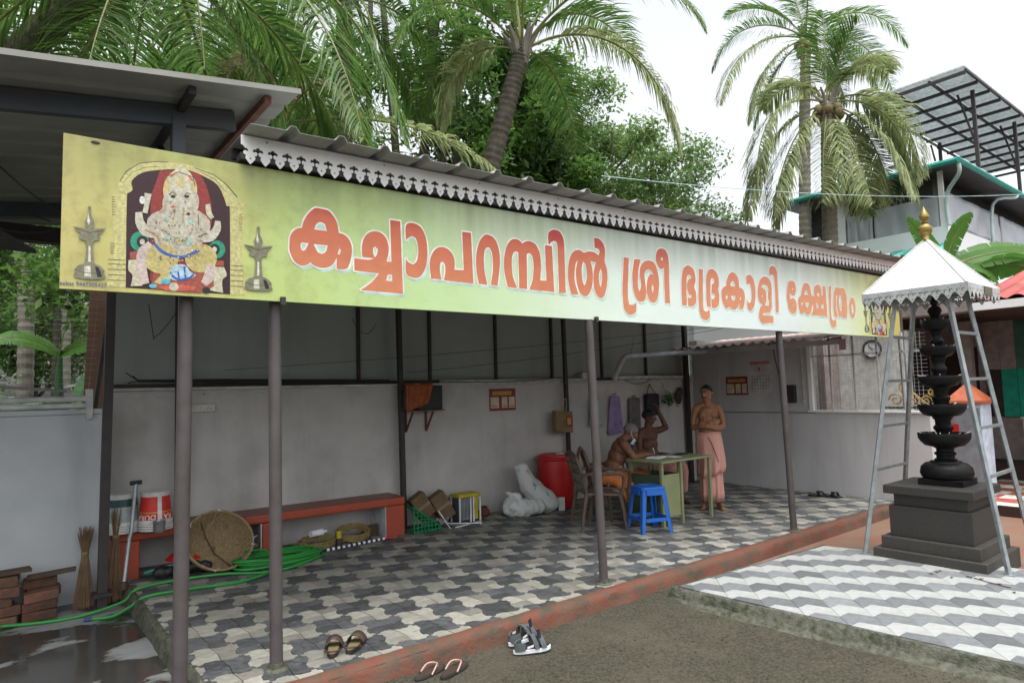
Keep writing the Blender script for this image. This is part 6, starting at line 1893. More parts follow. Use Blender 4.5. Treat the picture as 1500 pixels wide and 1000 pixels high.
def hanging_cloth(label, x0, x1, z1, z0, m, seed, name='hanging_cloth', off=.05, taper=.0, cat_='cloth'):
    t = thing(name, label, cat_, wall_pt((x0 + x1) / 2, z0))
    mb = MB()
    for i in range(17):
        for j in range(11):
            u_, v_ = i / 16, j / 10
            pin = (1 - v_) * taper
            x = lerp(x0, x1, u_ * (1 - pin) + .5 * pin)
            z = z1 + (z0 - z1) * v_ - .04 * abs(u_ - .5) * (1 - v_) + .012 * math.sin(u_ * 7 + seed) * v_
            o_ = off + .022 * math.sin(u_ * 17 + seed + v_ * 1.5) * (0.4 + .6 * v_)
            mb.v.append(wall_pt(x, z, o_))
    for i in range(16):
        for j in range(10):
            a = i * 11 + j
            mb.f.append((a, a + 1, a + 12, a + 11))
            mb.mi.append(0)
    o = mb.build('cloth', m, t, smooth=True)
    o.modifiers.new('s', 'SOLIDIFY').thickness = .006
    MB().bar(wall_pt((x0 + x1) / 2, z1 + .01, .001), wall_pt((x0 + x1) / 2, z1 + .02, off + .03), .01).build('hook', M['steel_dark'], t)
hanging_cloth('pale blue cloth hanging on the back wall left of the post', 7.02, 7.30, 1.48, 1.02, M['cloth_w'], 1, taper=.3)
hanging_cloth('lilac cloth hanging on the back wall right of the post', 7.42, 7.74, 1.50, .90, M['cloth_p'], 3, taper=.45)
hanging_cloth('grey cloth hanging on the back wall behind the seated men', 7.86, 8.16, 1.46, .95, mat('grey_cloth', (.15, .145, .14), .9), 5, taper=.2)
t = thing('printed_bag', 'brown printed carry bag hanging from the back post', 'bag', (6.4, 6.9, 1.0))
mb = MB()
mb.obx(wall_pt(6.38, 1.15, .20), wd * .155 + Vector((0, 0, -.012)), wnrm * .05, (0, 0, .15))
mb.build('body', M['bagbrown'], t, bev=.012)
MB().obx(wall_pt(6.46, 1.155, .2515), wd * .06, wnrm * .001, (0, 0, .08)).build('print', M['poster'], t)
MB().obx(wall_pt(6.46, 1.155, .2535), wd * .035, wnrm * .001, (0, 0, .05)).build('print', M['poster_o'], t)
MB().tube(cat([wall_pt(6.32, 1.29, .20), wall_pt(6.40, 1.40, .19), wall_pt(6.52, 1.48, .12), wall_pt(6.47, 1.38, .19), wall_pt(6.45, 1.29, .20)], 5), .005, 5).build('handle', M['poster_y'], t)
t = thing('navy_bag', 'dark navy bag hanging on the back wall', 'bag', wall_pt(8.38, 1.3))
wall_box(MB(), 8.25, 8.55, 1.15, 1.50, .01, .10).build('body', M['navy'], t, bev=.03)
MB().tube([wall_pt(8.30, 1.5, .05), wall_pt(8.40, 1.66, .02), wall_pt(8.50, 1.5, .05)], .006, 5).build('handle', M['navy'], t)
t = thing('green_bundle', 'green leafy bundle hanging on the back wall by the corner', 'bundle', wall_pt(8.75, 1.4))
mb = MB()
for i in range(120):
    c = wall_pt(8.72 + random.gauss(0, .06), 1.40 + random.gauss(0, .045), .10 + random.uniform(0, .08))
    a = Vector((random.gauss(0, 1), random.gauss(0, 1), random.gauss(0, 1))).normalized() * .035
    b = a.cross(Vector((random.gauss(0, 1), random.gauss(0, 1), random.gauss(0, 1)))).normalized() * .012
    mb.add([c - a, c + b, c + a, c - b], [(0, 1, 2, 3)])
mb.build('leaves', M['leafg'], t)
MB().tube([wall_pt(8.72, 1.43, .1), wall_pt(8.72, 1.68, .01)], .004, 5).build('string', M['wire'], t)
t = thing('dark_pouch', 'small dark pouch hanging beside the corner post', 'bag', wall_pt(9.05, 1.4))
mb = MB()
mb.ell(wall_pt(9.05, 1.42, .06), (.07, .04, .12))
mb.ell(wall_pt(9.10, 1.52, .06), (.06, .04, .07))
remesh(mb, 'pouch', M['wood_d'], t, .012, 1, .02, 18)

# pale pipe from the annex gutter, and the slack wires
t = thing('drain_pipe', 'pale blue drain pipe crossing the back corner from the annex gutter', 'pipe', (8.3, 6.8, 2.1))
MB().tube(cat([(9.22, 6.4, 2.17), (9.05, 6.72, 2.17), (8.7, 6.80, 2.15), (7.80, 6.84, 2.10)], 5), .036, 12).build('pipe', M['pvc'], t, smooth=True)
MB().tube(cat([(7.81, 6.84, 2.10), (7.72, 6.85, 2.09), (7.66, 6.87, 2.02), (7.58, 6.93, 1.83), (7.56, 6.96, 1.74)], 5), .042, 12).build('elbow', M['pvc_w'], t, smooth=True)
MB().tube([wall_pt(7.6, 1.765, .02), wall_pt(9.45, 1.765, .02)], .03, 10).build('wall_pipe', M['pvc_w'], t, smooth=True)
MB().tube([wall_pt(4.5, 1.75, .03), wall_pt(7.2, 1.75, .03)], .018, 10).build('wall_pipe', M['pvc_w'], t, smooth=True)
MB().obx(wall_pt(7.0, 1.80, .04), wd * .09, wnrm * .03, (0, 0, .05)).build('junction_box', M['socket'], t)
W_ = thing('slack_wire', 'thin dark wires strung across the shed under the roof', 'wire', (5, 6.5, 2))
def wire(a, b, sag, rad=.004, n=14, m='wire'):
    a, b = Vector(a), Vector(b)
    MB().tube([a.lerp(b, k / n) - Vector((0, 0, sag * 4 * (k / n) * (1 - k / n))) for k in range(n + 1)], rad, 5).build('wire', M[m], W_)
wire(wall_pt(1.9, 1.9, .1), (6.9, 4.4, 2.32), .04, .0025)
wire(wall_pt(4.0, 1.86, .1), (6.9, 4.4, 2.30), .05, .0025)
wire(wall_pt(4.45, 1.75, .06), wall_pt(6.5, 1.78, .08), .03, .004)
wire(wall_pt(6.7, 1.8, .1), wall_pt(7.1, 1.8, .06), -.06, .005)
wire(wall_pt(7.8, 1.74, .06), wall_pt(8.4, 1.74, .06), .08, .005)
wire(wall_pt(8.0, 2.4, .1), wall_pt(7.8, 2.1, .2), .01, .003)
wire(wall_pt(1.2, 2.55, .1), wall_pt(1.25, 2.2, .1), .0, .004)
wire(wall_pt(1.45, 2.5, .1), wall_pt(1.25, 2.22, .1), .03, .004)
wire(wall_pt(3.3, 2.5, .1), wall_pt(3.6, 2.45, .1), .15, .004)
t = thing('black_rod', 'long black rod with frayed end lying on the wall ledge', 'rod', wall_pt(1.6, 1.78))
MB().tube([wall_pt(1.12, 1.80, .03), wall_pt(1.9, 1.79, .03), wall_pt(3.8, 1.765, .035)], [.012, .022, .016], 8).build('rod', M['black'], t)
for q_ in ((1.02, 1.88), (1.04, 1.78), (1.08, 1.85)):
    MB().tube([wall_pt(1.13, 1.80, .03), wall_pt(q_[0], q_[1], .04)], .006, 5).build('barb', M['black'], t)
t = thing('wall_cloth_scrap', 'pinkish cloth scrap hanging from the annex roof edge', 'cloth', (9.2, 4.25, 2.15))
MB().obx((9.19, 4.20, 2.12), (0, .045, 0), (.004, 0, 0), (0, 0, .075)).build('cloth', mat('pink_scrap', (.5, .3, .29), .9), t)

# ------------------------------------------------------------------ footwear
def outline(L_, W0, n=20, heel=.82):
    P = []
    for i in range(n):
        a = 2 * math.pi * i / n
        x = math.cos(a) * L_ / 2
        w = W0 / 2 * (heel + (1 - heel) * (x / L_ + .5) * 1.6) * (1 - .18 * math.exp(-((x + .02) / .05) ** 2))
        P.append((x, math.sin(a) * w * (1.0)))
    return P
def slipper(kind, x, y, z, rz, label, grp):
    t = thing('slipper' if kind != 'sandal' else 'sandal', label, 'slipper' if kind != 'sandal' else 'sandal', (x, y, z), grp)
    t.rotation_euler = (0, 0, rz)
    Lg = .265
    if kind == 'sandal':
        MB().prism(outline(Lg, .10), 0.0, .012).build('outsole', M['sole'], t, local=True)
        MB().prism(outline(Lg, .104), .0122, .036).build('midsole', M['whitesole'], t, local=True, bev=.005)
        MB().prism(outline(Lg * .95, .092), .0362, .043).build('footbed', M['sole'], t, local=True)
        for xa, w_, h_ in ((.07, .035, .062), (.02, .03, .075)):
            mb = MB()
            for k in range(9):
                a = math.pi * k / 8
                for dx in (-w_ / 2, w_ / 2):
                    mb.v.append(Vector((xa + dx - .02 * math.sin(a), math.cos(a) * .049, .036 + math.sin(a) * h_)))
            for k in range(8):
                mb.f.append((2 * k, 2 * k + 1, 2 * k + 3, 2 * k + 2))
                mb.mi.append(0)
            o = mb.build('strap', M['greyshoe'], t, local=True)
            o.modifiers.new('s', 'SOLIDIFY').thickness = .008
        mb = MB()
        for k in range(11):
            a = math.pi * .5 + math.pi * k / 10
            for zz, sc in ((.036, 1), (.085, .9)):
                mb.v.append(Vector((-.06 + math.cos(a) * .068 * sc, math.sin(a) * .046 * sc, zz + .01 * math.cos(a))))
        for k in range(10):
            mb.f.append((2 * k, 2 * k + 2, 2 * k + 3, 2 * k + 1))
            mb.mi.append(0)
        o = mb.build('heel_cup', M['greyshoe'], t, local=True)
        o.modifiers.new('s', 'SOLIDIFY').thickness = .009
        MB().obx((.03, -.05, .13), (.012, 0, .004), (0, .003, 0), (-.006, 0, .028)).build('loose_strap', M['navy'], t, local=True)
        MB().obx((-.03, .0535, .058), (.022, 0, 0), (0, .001, 0), (0, 0, .007)).build('side_mark', M['whitesole'], t, local=True)
        MB().obx((-.03, -.0535, .058), (.022, 0, .004), (0, .001, 0), (0, 0, .007)).build('side_mark', M['whitesole'], t, local=True)
    else:
        MB().prism(outline(Lg, .10), 0.0, .018).build('sole', M['sole'], t, local=True, bev=.003)
        MB().prism(outline(Lg * .9, .08), .0182, .0205).build('insole', M['insole'] if kind == 'brown' else M['sole'] if kind == 'black' else M['strap'], t, local=True)
        sm = M['strap'] if kind == 'brown' else (M['black'] if kind == 'black' else M['strapsil'])
        if kind == 'flip':
            for sy in (-1, 1):
                MB().tube(cat([(.078, 0, .02), (.065, .006 * sy, .045), (.02, .036 * sy, .05), (-.03, .044 * sy, .018)], 4), .0055, 6).build('thong', sm, t, local=True)
        else:
            mb = MB()
            for k in range(11):
                a = math.pi * k / 10
                for dx in (-.045, .035):
                    mb.v.append(Vector((.045 + dx - .015 * math.sin(a), math.cos(a) * .05, .012 + math.sin(a) * .06)))
            for k in range(10):
                mb.f.append((2 * k, 2 * k + 1, 2 * k + 3, 2 * k + 2))
                mb.mi.append(0)
            o = mb.build('strap', sm, t, local=True, smooth=True)
            o.modifiers.new('s', 'SOLIDIFY').thickness = .006
            MB().tube(cat([(-.02, .048, .014), (-.10, .043, .034), (-.128, 0, .04), (-.10, -.043, .034), (-.02, -.048, .014)], 4), .006, 6).build('rim', sm, t, local=True)
slipper('brown', 1.735, 4.06, .003, R(62), 'brown slipper with tan insole on the pavers, nearer the post', 'brown slippers on the pavers')
slipper('brown', 1.865, 4.03, .003, R(46), 'brown slipper with tan insole on the pavers, nearer the kerb', 'brown slippers on the pavers')
slipper('flip', 2.135, 3.565, GZ + .018, R(18), 'black flip-flop with coppery straps on the sand, left of its pair', 'flip-flops on the sand')
slipper('flip', 2.27, 3.50, GZ + .016, R(22), 'black flip-flop with coppery straps on the sand, right of its pair', 'flip-flops on the sand')
slipper('sandal', 2.87, 3.57, GZ + .02, R(8), 'grey sandal with white sole on the sand, nearer the kerb', 'grey sandals on the sand')
slipper('sandal', 2.82, 3.41, GZ + .012, R(-18), 'grey sandal with white sole on the sand, nearer the camera', 'grey sandals on the sand')
slipper('black', 9.20, 4.68, .003, R(-70), 'black slipper left of its pair by the annex wall', 'black slippers by the annex wall')
slipper('black', 9.26, 4.50, .003, R(-82), 'black slipper right of its pair by the annex wall', 'black slippers by the annex wall')
# ------------------------------------------------------------------ people
def skin(name, c):
    return mat(name, c, .55, var=.14, scale=22, spec=.35)
M['hair_b'] = mat('black_hair', (.012, .011, .011), .6)
M['hair_g'] = mat('grey_hair', (.10, .092, .085), .9, scale=90, col2=(.20, .19, .18))
M['eye'] = mat('eye_white', (.6, .58, .54), .3)
M['mask'] = mat('surgical_mask', (.42, .60, .70), .8)

class Fig:
    """a person in local axes: x forward, y to the person's left, z up"""
    def __init__(self, label, loc, yaw_, sk):
        self.t = thing('person', label, 'person', loc)
        self.t.rotation_euler = (0, 0, yaw_)
        self.b = MB()
        self.sk = sk
    def limb(self, *pr):
        for (a, ra), (b, rb) in zip(pr, pr[1:]):
            self.b.cap2(a, b, ra, rb, 12)
    def hand(self, wrist, dirn, nrm, curl=.5, sc=1.0, side=1):
        w, dr, nr = Vector(wrist), Vector(dirn).normalized(), Vector(nrm)
        nr = (nr - dr * nr.dot(dr)).normalized()
        sd_ = dr.cross(nr) * side
        k = w + dr * .075 * sc
        for q in (-.024, -.008, .008, .024):
            self.b.cap2(w + sd_ * q * .7, k + sd_ * q, .016 * sc, .0135 * sc, 8)
        for i, (q, ln) in enumerate(((-.030, .062), (-.010, .074), (.010, .070), (.029, .056))):
            p0 = k + sd_ * q * sc
            d1 = (dr * math.cos(curl * .6) - nr * math.sin(curl * .6))
            p1 = p0 + d1 * ln * .55 * sc
            d2 = (dr * math.cos(curl * 1.6) - nr * math.sin(curl * 1.6))
            p2 = p1 + d2 * ln * .5 * sc
            self.b.cap2(p0, p1, .0095 * sc, .0088 * sc, 7)
            self.b.cap2(p1, p2, .0088 * sc, .0072 * sc, 7)
        t0 = w + dr * .022 * sc - sd_ * .026 * sc
        t1 = t0 + (dr * .6 - sd_ * .7 - nr * .25).normalized() * .036 * sc
        t2 = t1 + (dr * .9 - sd_ * .25 - nr * .35).normalized() * .03 * sc
        self.b.cap2(t0, t1, .013 * sc, .0105 * sc, 8)
        self.b.cap2(t1, t2, .0105 * sc, .008 * sc, 8)
    def foot(self, ankle, dirn, sc=1.0):
        a, dr = Vector(ankle), Vector(dirn).normalized()
        s_ = Vector((-dr.y, dr.x, 0))
        h = Vector((a.x, a.y, .034)) - dr * .045
        self.b.cap2(a, h, .036, .034, 10)
        self.b.cap2(h, h + dr * .14 * sc + Vector((0, 0, -.008)), .034, .024, 10)
        self.b.cap2(a, h + dr * .15 * sc + s_ * .012, .036, .02, 10)
        for i, q in enumerate((-.032, -.017, -.003, .011, .027)):
            p = h + dr * (.15 - .012 * abs(i - 1.5) * .6) * sc + s_ * q + Vector((0, 0, -.016))
            self.b.cap2(p, p + dr * (.045 if i else .05), .0115, .0095, 7)
    def head(self, c, yaw_, pit_, s=1.0):
        rot = Euler((0, pit_, yaw_), 'XYZ').to_matrix()
        rot = Matrix.Rotation(yaw_, 3, 'Z') @ Matrix.Rotation(pit_, 3, 'Y')
        c = Vector(c)
        def H(x, y, z):
            return c + rot @ (Vector((x, y, z)) * s)
        self.H, self.rot, self.hc, self.hs = H, rot, c, s
        self.b.ell(H(-.008, 0, .022), (.092 * s, .074 * s, .086 * s), 18, 12, rot)
        self.b.ell(H(.018, 0, -.038), (.066 * s, .060 * s, .074 * s), 16, 10, rot)
        self.b.ell(H(.050, 0, -.082), (.030 * s, .034 * s, .026 * s), 12, 8, rot)
        self.b.cap2(H(.078, 0, .022), H(.100, 0, -.020), .010 * s, .0165 * s, 9)
        for y in (-1, 1):
            self.b.ell(H(.094, .014 * y, -.024), (.010 * s, .009 * s, .008 * s), 8, 6, rot)
            self.b.cap2(H(.074, .014 * y, .030), H(.062, .050 * y, .028), .013 * s, .011 * s, 8)
            self.b.ell(H(-.010, .076 * y, -.008), (.020 * s, .009 * s, .034 * s), 10, 8, rot)
            self.b.ell(H(.052, .038 * y, -.024), (.022 * s, .018 * s, .02 * s), 9, 7, rot)
        self.b.cap2(H(.080, -.018, -.054), H(.080, .018, -.054), .0085 * s, .0085 * s, 8)
        self.b.cap2(H(.078, -.014, -.067), H(.078, .014, -.067), .0095 * s, .0095 * s, 8)
    def finish(self, voxel=.0075):
        self.body = remesh_local(self.b, 'body', self.sk, self.t, voxel, 2)
        H, rot, s = self.H, self.rot, self.hs
        for y in (-1, 1):
            MB().ell(H(.074, .028 * y, .010), (.009 * s, .013 * s, .0065 * s), 10, 7, rot).build('eye', M['eye'], self.t, local=True, smooth=True)
            MB().ell(H(.0815, .028 * y, .010), (.0035 * s, .006 * s, .0055 * s), 8, 6, rot).build('iris', M['hair_b'], self.t, local=True)
            MB().tube([H(.084, .010 * y, .033), H(.085, .028 * y, .040), H(.072, .050 * y, .033)], [.003, .0045, .002], 5).build('eyebrow', M['hair_b'], self.t, local=True)
        return self

def remesh_local(mb, name, m, parent, voxel, it, disp=0, dscale=8):
    """as remesh(), for points already in the parent's own axes"""
    o = mb.build(name, m, None)
    md = o.modifiers.new('r', 'REMESH')
    md.mode = 'VOXEL'
    md.voxel_size = voxel
    sm = o.modifiers.new('s', 'SMOOTH')
    sm.factor = .5
    sm.iterations = it
    dg = bpy.context.evaluated_depsgraph_get()
    me = bpy.data.meshes.new_from_object(o.evaluated_get(dg))
    o.modifiers.clear()
    old = o.data
    o.data = me
    bpy.data.meshes.remove(old)
    me.name = name
    if not me.materials:
        me.materials.append(m)
    if disp:
        for v in me.vertices:
            k = noise.noise(Vector((v.co.x * dscale, v.co.y * dscale, v.co.z * dscale * .35)))
            v.co += v.normal * disp * k
    me.polygons.foreach_set('use_smooth', [True] * len(me.polygons))
    o.parent = parent
    return o

def hair_cap(f, m, zmin=-.03, back=-.05, grow=1.09, thin=False):
    """hair: a shell over the skull that stops at the hairline"""
    mb = MB()
    n, k = 28, 16
    idx = {}
    for i in range(k + 1):
        th = math.pi * .66 * i / k
        for j in range(n):
            a = 2 * math.pi * j / n
            d_ = Vector((math.sin(th) * math.cos(a), math.sin(th) * math.sin(a), math.cos(th)))
            jit = 1 + .02 * noise.noise(d_ * 14)
            p = Vector((-.010 + d_.x * .092 * grow * jit, d_.y * .074 * (grow + .03) * jit, .022 + d_.z * .086 * grow * jit))
            hair = p.z > (zmin if p.x < .0 else zmin + .02 + (p.x) * .95)
            if thin and p.z > .075:
                hair = False
            if hair:
                idx[(i, j)] = len(mb.v)
                mb.v.append(f.H(p.x, p.y, p.z))
    for i in range(k):
        for j in range(n):
            q = [(i, j), (i + 1, j), (i + 1, (j + 1) % n), (i, (j + 1) % n)]
            if all(c in idx for c in q):
                mb.f.append(tuple(idx[c] for c in q))
                mb.mi.append(0)
    o = mb.build('hair', m, f.t, local=True, smooth=True)
    sol_ = o.modifiers.new('s', 'SOLIDIFY')
    sol_.thickness = .010
    sol_.offset = -1
    return o

def dhoti_shell(f, levels, m, name, folds=11, amp=.012, n=64, seed=0, hem=None, z_off=None):
    mb = MB()
    levels = [(z, rx * .92, ry * .80, cx, cy) for z, rx, ry, cx, cy in levels]
    for (z, rx, ry, cx, cy) in levels:
        lv = (levels[0][0] - z) / (levels[0][0] - levels[-1][0])
        for j in range(n):
            a = 2 * math.pi * j / n
            w = amp * lv * (math.sin(a * folds + seed + 2.5 * lv) + .6 * math.sin(a * (folds * 2 + 3) + seed * 2 + 4 * lv))
            zz = z + (hem(a) * lv if hem else 0)
            mb.v.append(Vector((cx + (rx + w) * math.cos(a), cy + (ry + w) * math.sin(a), zz)))
    for i in range(len(levels) - 1):
        for j in range(n):
            mb.f.append((i * n + j, (i + 1) * n + j, (i + 1) * n + (j + 1) % n, i * n + (j + 1) % n))
            mb.mi.append(0)
    o = mb.build(name, m, f.t, local=True, smooth=True)
    o.modifiers.new('s', 'SOLIDIFY').thickness = .006
    return o

# --- the man standing with folded arms
f = Fig('shirtless man in a pink dhoti standing with folded arms by the table', (7.38, 5.17, 0), R(-141), skin('brown_skin', (.27, .125, .062)))
b = f.b
b.ell((0, 0, .90), (.115, .155, .12))
b.ell((.025, 0, 1.00), (.128, .158, .13))
b.ell((.012, 0, 1.12), (.115, .158, .14))
b.ell((.006, 0, 1.235), (.108, .168, .12))
for y in (-1, 1):
    b.ell((.075, .075 * y, 1.225), (.042, .066, .05))
    b.cap2((-.01, .05 * y, 1.345), (-.005, .165 * y, 1.305), .05, .058)
    f.limb(((-.005, .180 * y, 1.295), .057), ((.012, .226 * y, 1.175), .050), ((.03, .232 * y, 1.065), .042))
    f.limb(((0, .08 * y, .85), .085), ((.01, .09 * y, .48), .056), ((-.015, .09 * y, .30), .052), ((-.005, .095 * y, .09), .034))
f.limb(((-.012, 0, 1.32), .062), ((.006, 0, 1.40), .056), ((.012, 0, 1.45), .055))
f.limb(((.03, -.232, 1.065), .042), ((.135, -.10, 1.085), .036), ((.160, .035, 1.120), .028))
f.hand((.160, .045, 1.122), (.05, 1, .12), (1, 0, 0), .35, .95, 1)
f.limb(((.03, .232, 1.065), .042), ((.150, .11, 1.055), .037), ((.192, -.04, 1.085), .028))
f.hand((.192, -.05, 1.087), (-.25, -1, .15), (1, -.1, 0), .5, .95, -1)
f.foot((-.005, .125, .085), (1, .35, 0))
f.foot((-.02, -.10, .085), (1, -.55, 0))
for v in b.v:
    v.x *= .92
    v.y *= .80
f.head((.030, 0, 1.505), R(-30), R(8), 1.0)
f.finish()
hair_cap(f, M['hair_b'], -.02, grow=1.05)
MB().tube([f.H(.090, .034, -.046), f.H(.099, .012, -.036), f.H(.101, 0, -.038), f.H(.099, -.012, -.036), f.H(.090, -.034, -.046)], [.004, .0075, .006, .0075, .004], 6).build('moustache', M['hair_b'], f.t, local=True, smooth=True)
MB().tube([(.012 + .075 * math.cos(a), .070 * math.sin(a), 1.345 - .055 * max(0, math.cos(a)) - .01) for a in [2 * math.pi * i / 28 for i in range(29)]], .0028, 5, cap=False).build('neck_chain', mat('gold_chain', (.5, .33, .1), .3, metal=.8), f.t, local=True)
M['dh_pink'] = mat('pink_dhoti_cloth', (.56, .285, .235), .85, scale=4, col2=(.61, .33, .275), bump=.15, bscale=30)
dhoti_shell(f, [(.985, .140, .175, .005, 0), (.93, .150, .186, .005, 0), (.82, .155, .192, .005, 0), (.62, .150, .18, .01, 0), (.40, .150, .175, .01, .01), (.22, .155, .178, .01, .01), (.115, .150, .17, .0, .01)], M['dh_pink'], 'dhoti', 9, .014, seed=1)
dhoti_shell(f, [(.992, .150, .186, .005, 0), (.93, .164, .20, .005, .0), (.80, .170, .206, .008, .01), (.66, .172, .210, .01, .02), (.54, .172, .214, .012, .02), (.47, .168, .208, .012, .015)], M['dh_pink'], 'dhoti_fold', 7, .016, seed=4, hem=lambda a: .05 * math.sin(a - .6))
MB().tube([(.005 + .137 * math.cos(a), .147 * math.sin(a), .992 + .006 * math.sin(3 * a)) for a in [2 * math.pi * i / 40 for i in range(41)]], .011, 7, cap=False).build('waist_roll', M['dh_pink'], f.t, local=True, smooth=True)
MB().tube([(.158, -.02, .95), (.176, .025, .86), (.182, .065, .74), (.172, .10, .62)], [.004, .005, .005, .003], 5).build('dhoti_border', mat('dark_border', (.08, .03, .03), .8), f.t, local=True)

# --- the man writing at the table, leaning forward
f = Fig('seated older man in an orange dhoti writing at the green table, mask at his chin', (6.02, 5.66, 0), R(-38), skin('dark_brown_skin', (.17, .075, .042)))
b = f.b
b.ell((0, 0, .53), (.13, .16, .11))
b.ell((.045, 0, .63), (.13, .155, .13))
b.ell((.085, 0, .75), (.115, .155, .13))
b.ell((.125, 0, .86), (.108, .165, .11))
for y in (-1, 1):
    b.cap2((.135, .05 * y, .945), (.150, .155 * y, .925), .05, .056)
    f.limb(((.02, .085 * y, .53), .09), ((.42, .125 * y, .475), .06), ((.36, .12 * y, .27), .052), ((.23, .11 * y, .085), .035))
    f.foot((.23, .11 * y, .085), (1, .1 * y, 0))
f.limb(((.13, 0, .93), .06), ((.20, 0, .985), .054), ((.235, 0, 1.02), .054))
f.limb(((.155, -.170, .915), .056), ((.215, -.225, .82), .046), ((.255, -.235, .765), .042), ((.375, -.15, .780), .034), ((.455, -.085, .785), .026))
f.hand((.458, -.083, .786), (1, .35, -.12), (0, .1, 1), .95, .95, 1)
f.limb(((.155, .170, .915), .056), ((.205, .235, .83), .046), ((.235, .24, .775), .042), ((.37, .16, .778), .034), ((.45, .11, .775), .026))
f.hand((.452, .11, .775), (1, -.2, -.05), (0, 0, 1), .3, .95, -1)
f.head((.270, 0, 1.055), R(0), R(32), .98)
f.finish()
hair_cap(f, M['hair_g'], -.045, grow=1.045)
M['dh_orange'] = mat('orange_dhoti_cloth', (.50, .155, .045), .85, scale=4, col2=(.56, .19, .06), bump=.15, bscale=30)
mb = MB()
mb.ell((-.01, 0, .51), (.165, .20, .115))
for y in (-1, 1):
    mb.cap2((.03, .085 * y, .515), (.43, .13 * y, .475), .115, .085)
mb.cap2((.05, 0, .50), (.40, 0, .46), .10, .085)
for y in (-.20, -.12, 0, .12):
    mb.cap2((.40, y * .9, .47), (.31, y * .95, .27), .055, .035)
    mb.cap2((.25, y, .44), (.24, y, .30), .05, .03)
for xa, y_, zb in ((.12, -.19, .24), (.20, -.20, .17), (.28, -.20, .14), (.34, -.18, .20)):
    mb.cap2((xa - .04, y_ + .03, .46), (xa + .06, y_, zb), .06, .026)
remesh_local(mb, 'dhoti', M['dh_orange'], f.t, .013, 3, .016, 13)
MB().tube([(.0 + .148 * math.cos(a), .178 * math.sin(a), .612 + .045 * math.cos(a)) for a in [2 * math.pi * i / 36 for i in range(37)]], .013, 7, cap=False).build('waist_roll', M['poster_y'], f.t, local=True, smooth=True)
mb = MB()
for i in range(9):
    for j in range(7):
        a = R(-70 + 140 * i / 8)
        v_ = j / 6
        mb.v.append(f.H(.030 + .078 * math.cos(a) * (1 - .12 * v_), .072 * math.sin(a), -.050 - .080 * v_))
for i in range(8):
    for j in range(6):
        q_ = i * 7 + j
        mb.f.append((q_, q_ + 7, q_ + 8, q_ + 1))
        mb.mi.append(0)
o = mb.build('face_mask', M['mask'], f.t, local=True, smooth=True)
o.modifiers.new('s', 'SOLIDIFY').thickness = .004
for y in (-1, 1):
    MB().tube([f.H(.05, .069 * y, -.055), f.H(.0, .082 * y, -.02), f.H(-.014, .085 * y, .024)], .0028, 5).build('mask_loop', M['mask'], f.t, local=True)
t = thing('pen', 'thin pale pen in the writing man\'s right hand', 'pen', (0, 0, 0))
R38 = Matrix.Rotation(R(-38), 3, 'Z')
pw = lambda x, y, z: R38 @ Vector((x, y, z)) + Vector((6.02, 5.66, 0))
t.location = pw(.54, -.05, .75)
MB().tube([pw(.553, -.048, .757), pw(.520, -.085, .862)], [.0025, .0045], 6).build('barrel', M['paper'], t)

# --- the dark-haired man behind the table with one arm raised
f = Fig('dark-haired shirtless man seated behind the table with an arm raised to his head', (7.33, 6.14, 0), R(-84), skin('deep_brown_skin', (.125, .058, .036)))
b = f.b
b.ell((0, 0, .54), (.13, .16, .11))
b.ell((.02, 0, .66), (.12, .155, .13))
b.ell((.01, 0, .79), (.112, .158, .13))
b.ell((.01, 0, .91), (.108, .168, .11))
for y in (-1, 1):
    b.cap2((0, .05 * y, 1.005), (0, .155 * y, .975), .05, .056)
    f.limb(((.02, .085 * y, .53), .09), ((.42, .14 * y, .475), .06), ((.43, .14 * y, .27), .052), ((.40, .13 * y, .085), .035))
    f.foot((.40, .13 * y, .085), (1, .2 * y, 0))
f.limb(((0, 0, .99), .06), ((.01, 0, 1.05), .055), ((.015, 0, 1.10), .054))
f.limb(((0, .172, .97), .056), ((.07, .235, .995), .047), ((.125, .275, 1.02), .042), ((.10, .215, 1.16), .034), ((.075, .165, 1.265), .027))
f.hand((.075, .162, 1.27), (-.35, -.45, 1), (.2, 1, .4), .6, .95, 1)
f.limb(((0, -.172, .97), .056), ((.0, -.225, .85), .047), ((.01, -.235, .74), .042), ((.16, -.18, .66), .034), ((.26, -.14, .62), .027))
f.hand((.262, -.14, .62), (1, .2, -.2), (0, 0, 1), .5, .95, 1)
f.head((.03, 0, 1.185), R(28), R(10), .98)
f.finish()
hair_cap(f, M['hair_b'], -.05, grow=1.08)
mb = MB()
mb.ell((-.01, 0, .51), (.165, .20, .115))
for y in (-1, 1):
    mb.cap2((.03, .085 * y, .515), (.43, .15 * y, .475), .115, .085)
    mb.cap2((.44, .15 * y, .45), (.43, .15 * y, .20), .085, .075)
mb.cap2((.05, 0, .50), (.40, 0, .46), .10, .085)
mb.cap2((.40, 0, .40), (.41, 0, .22), .07, .05)
remesh_local(mb, 'dhoti', M['dh_pink'], f.t, .014, 3, .014, 13)
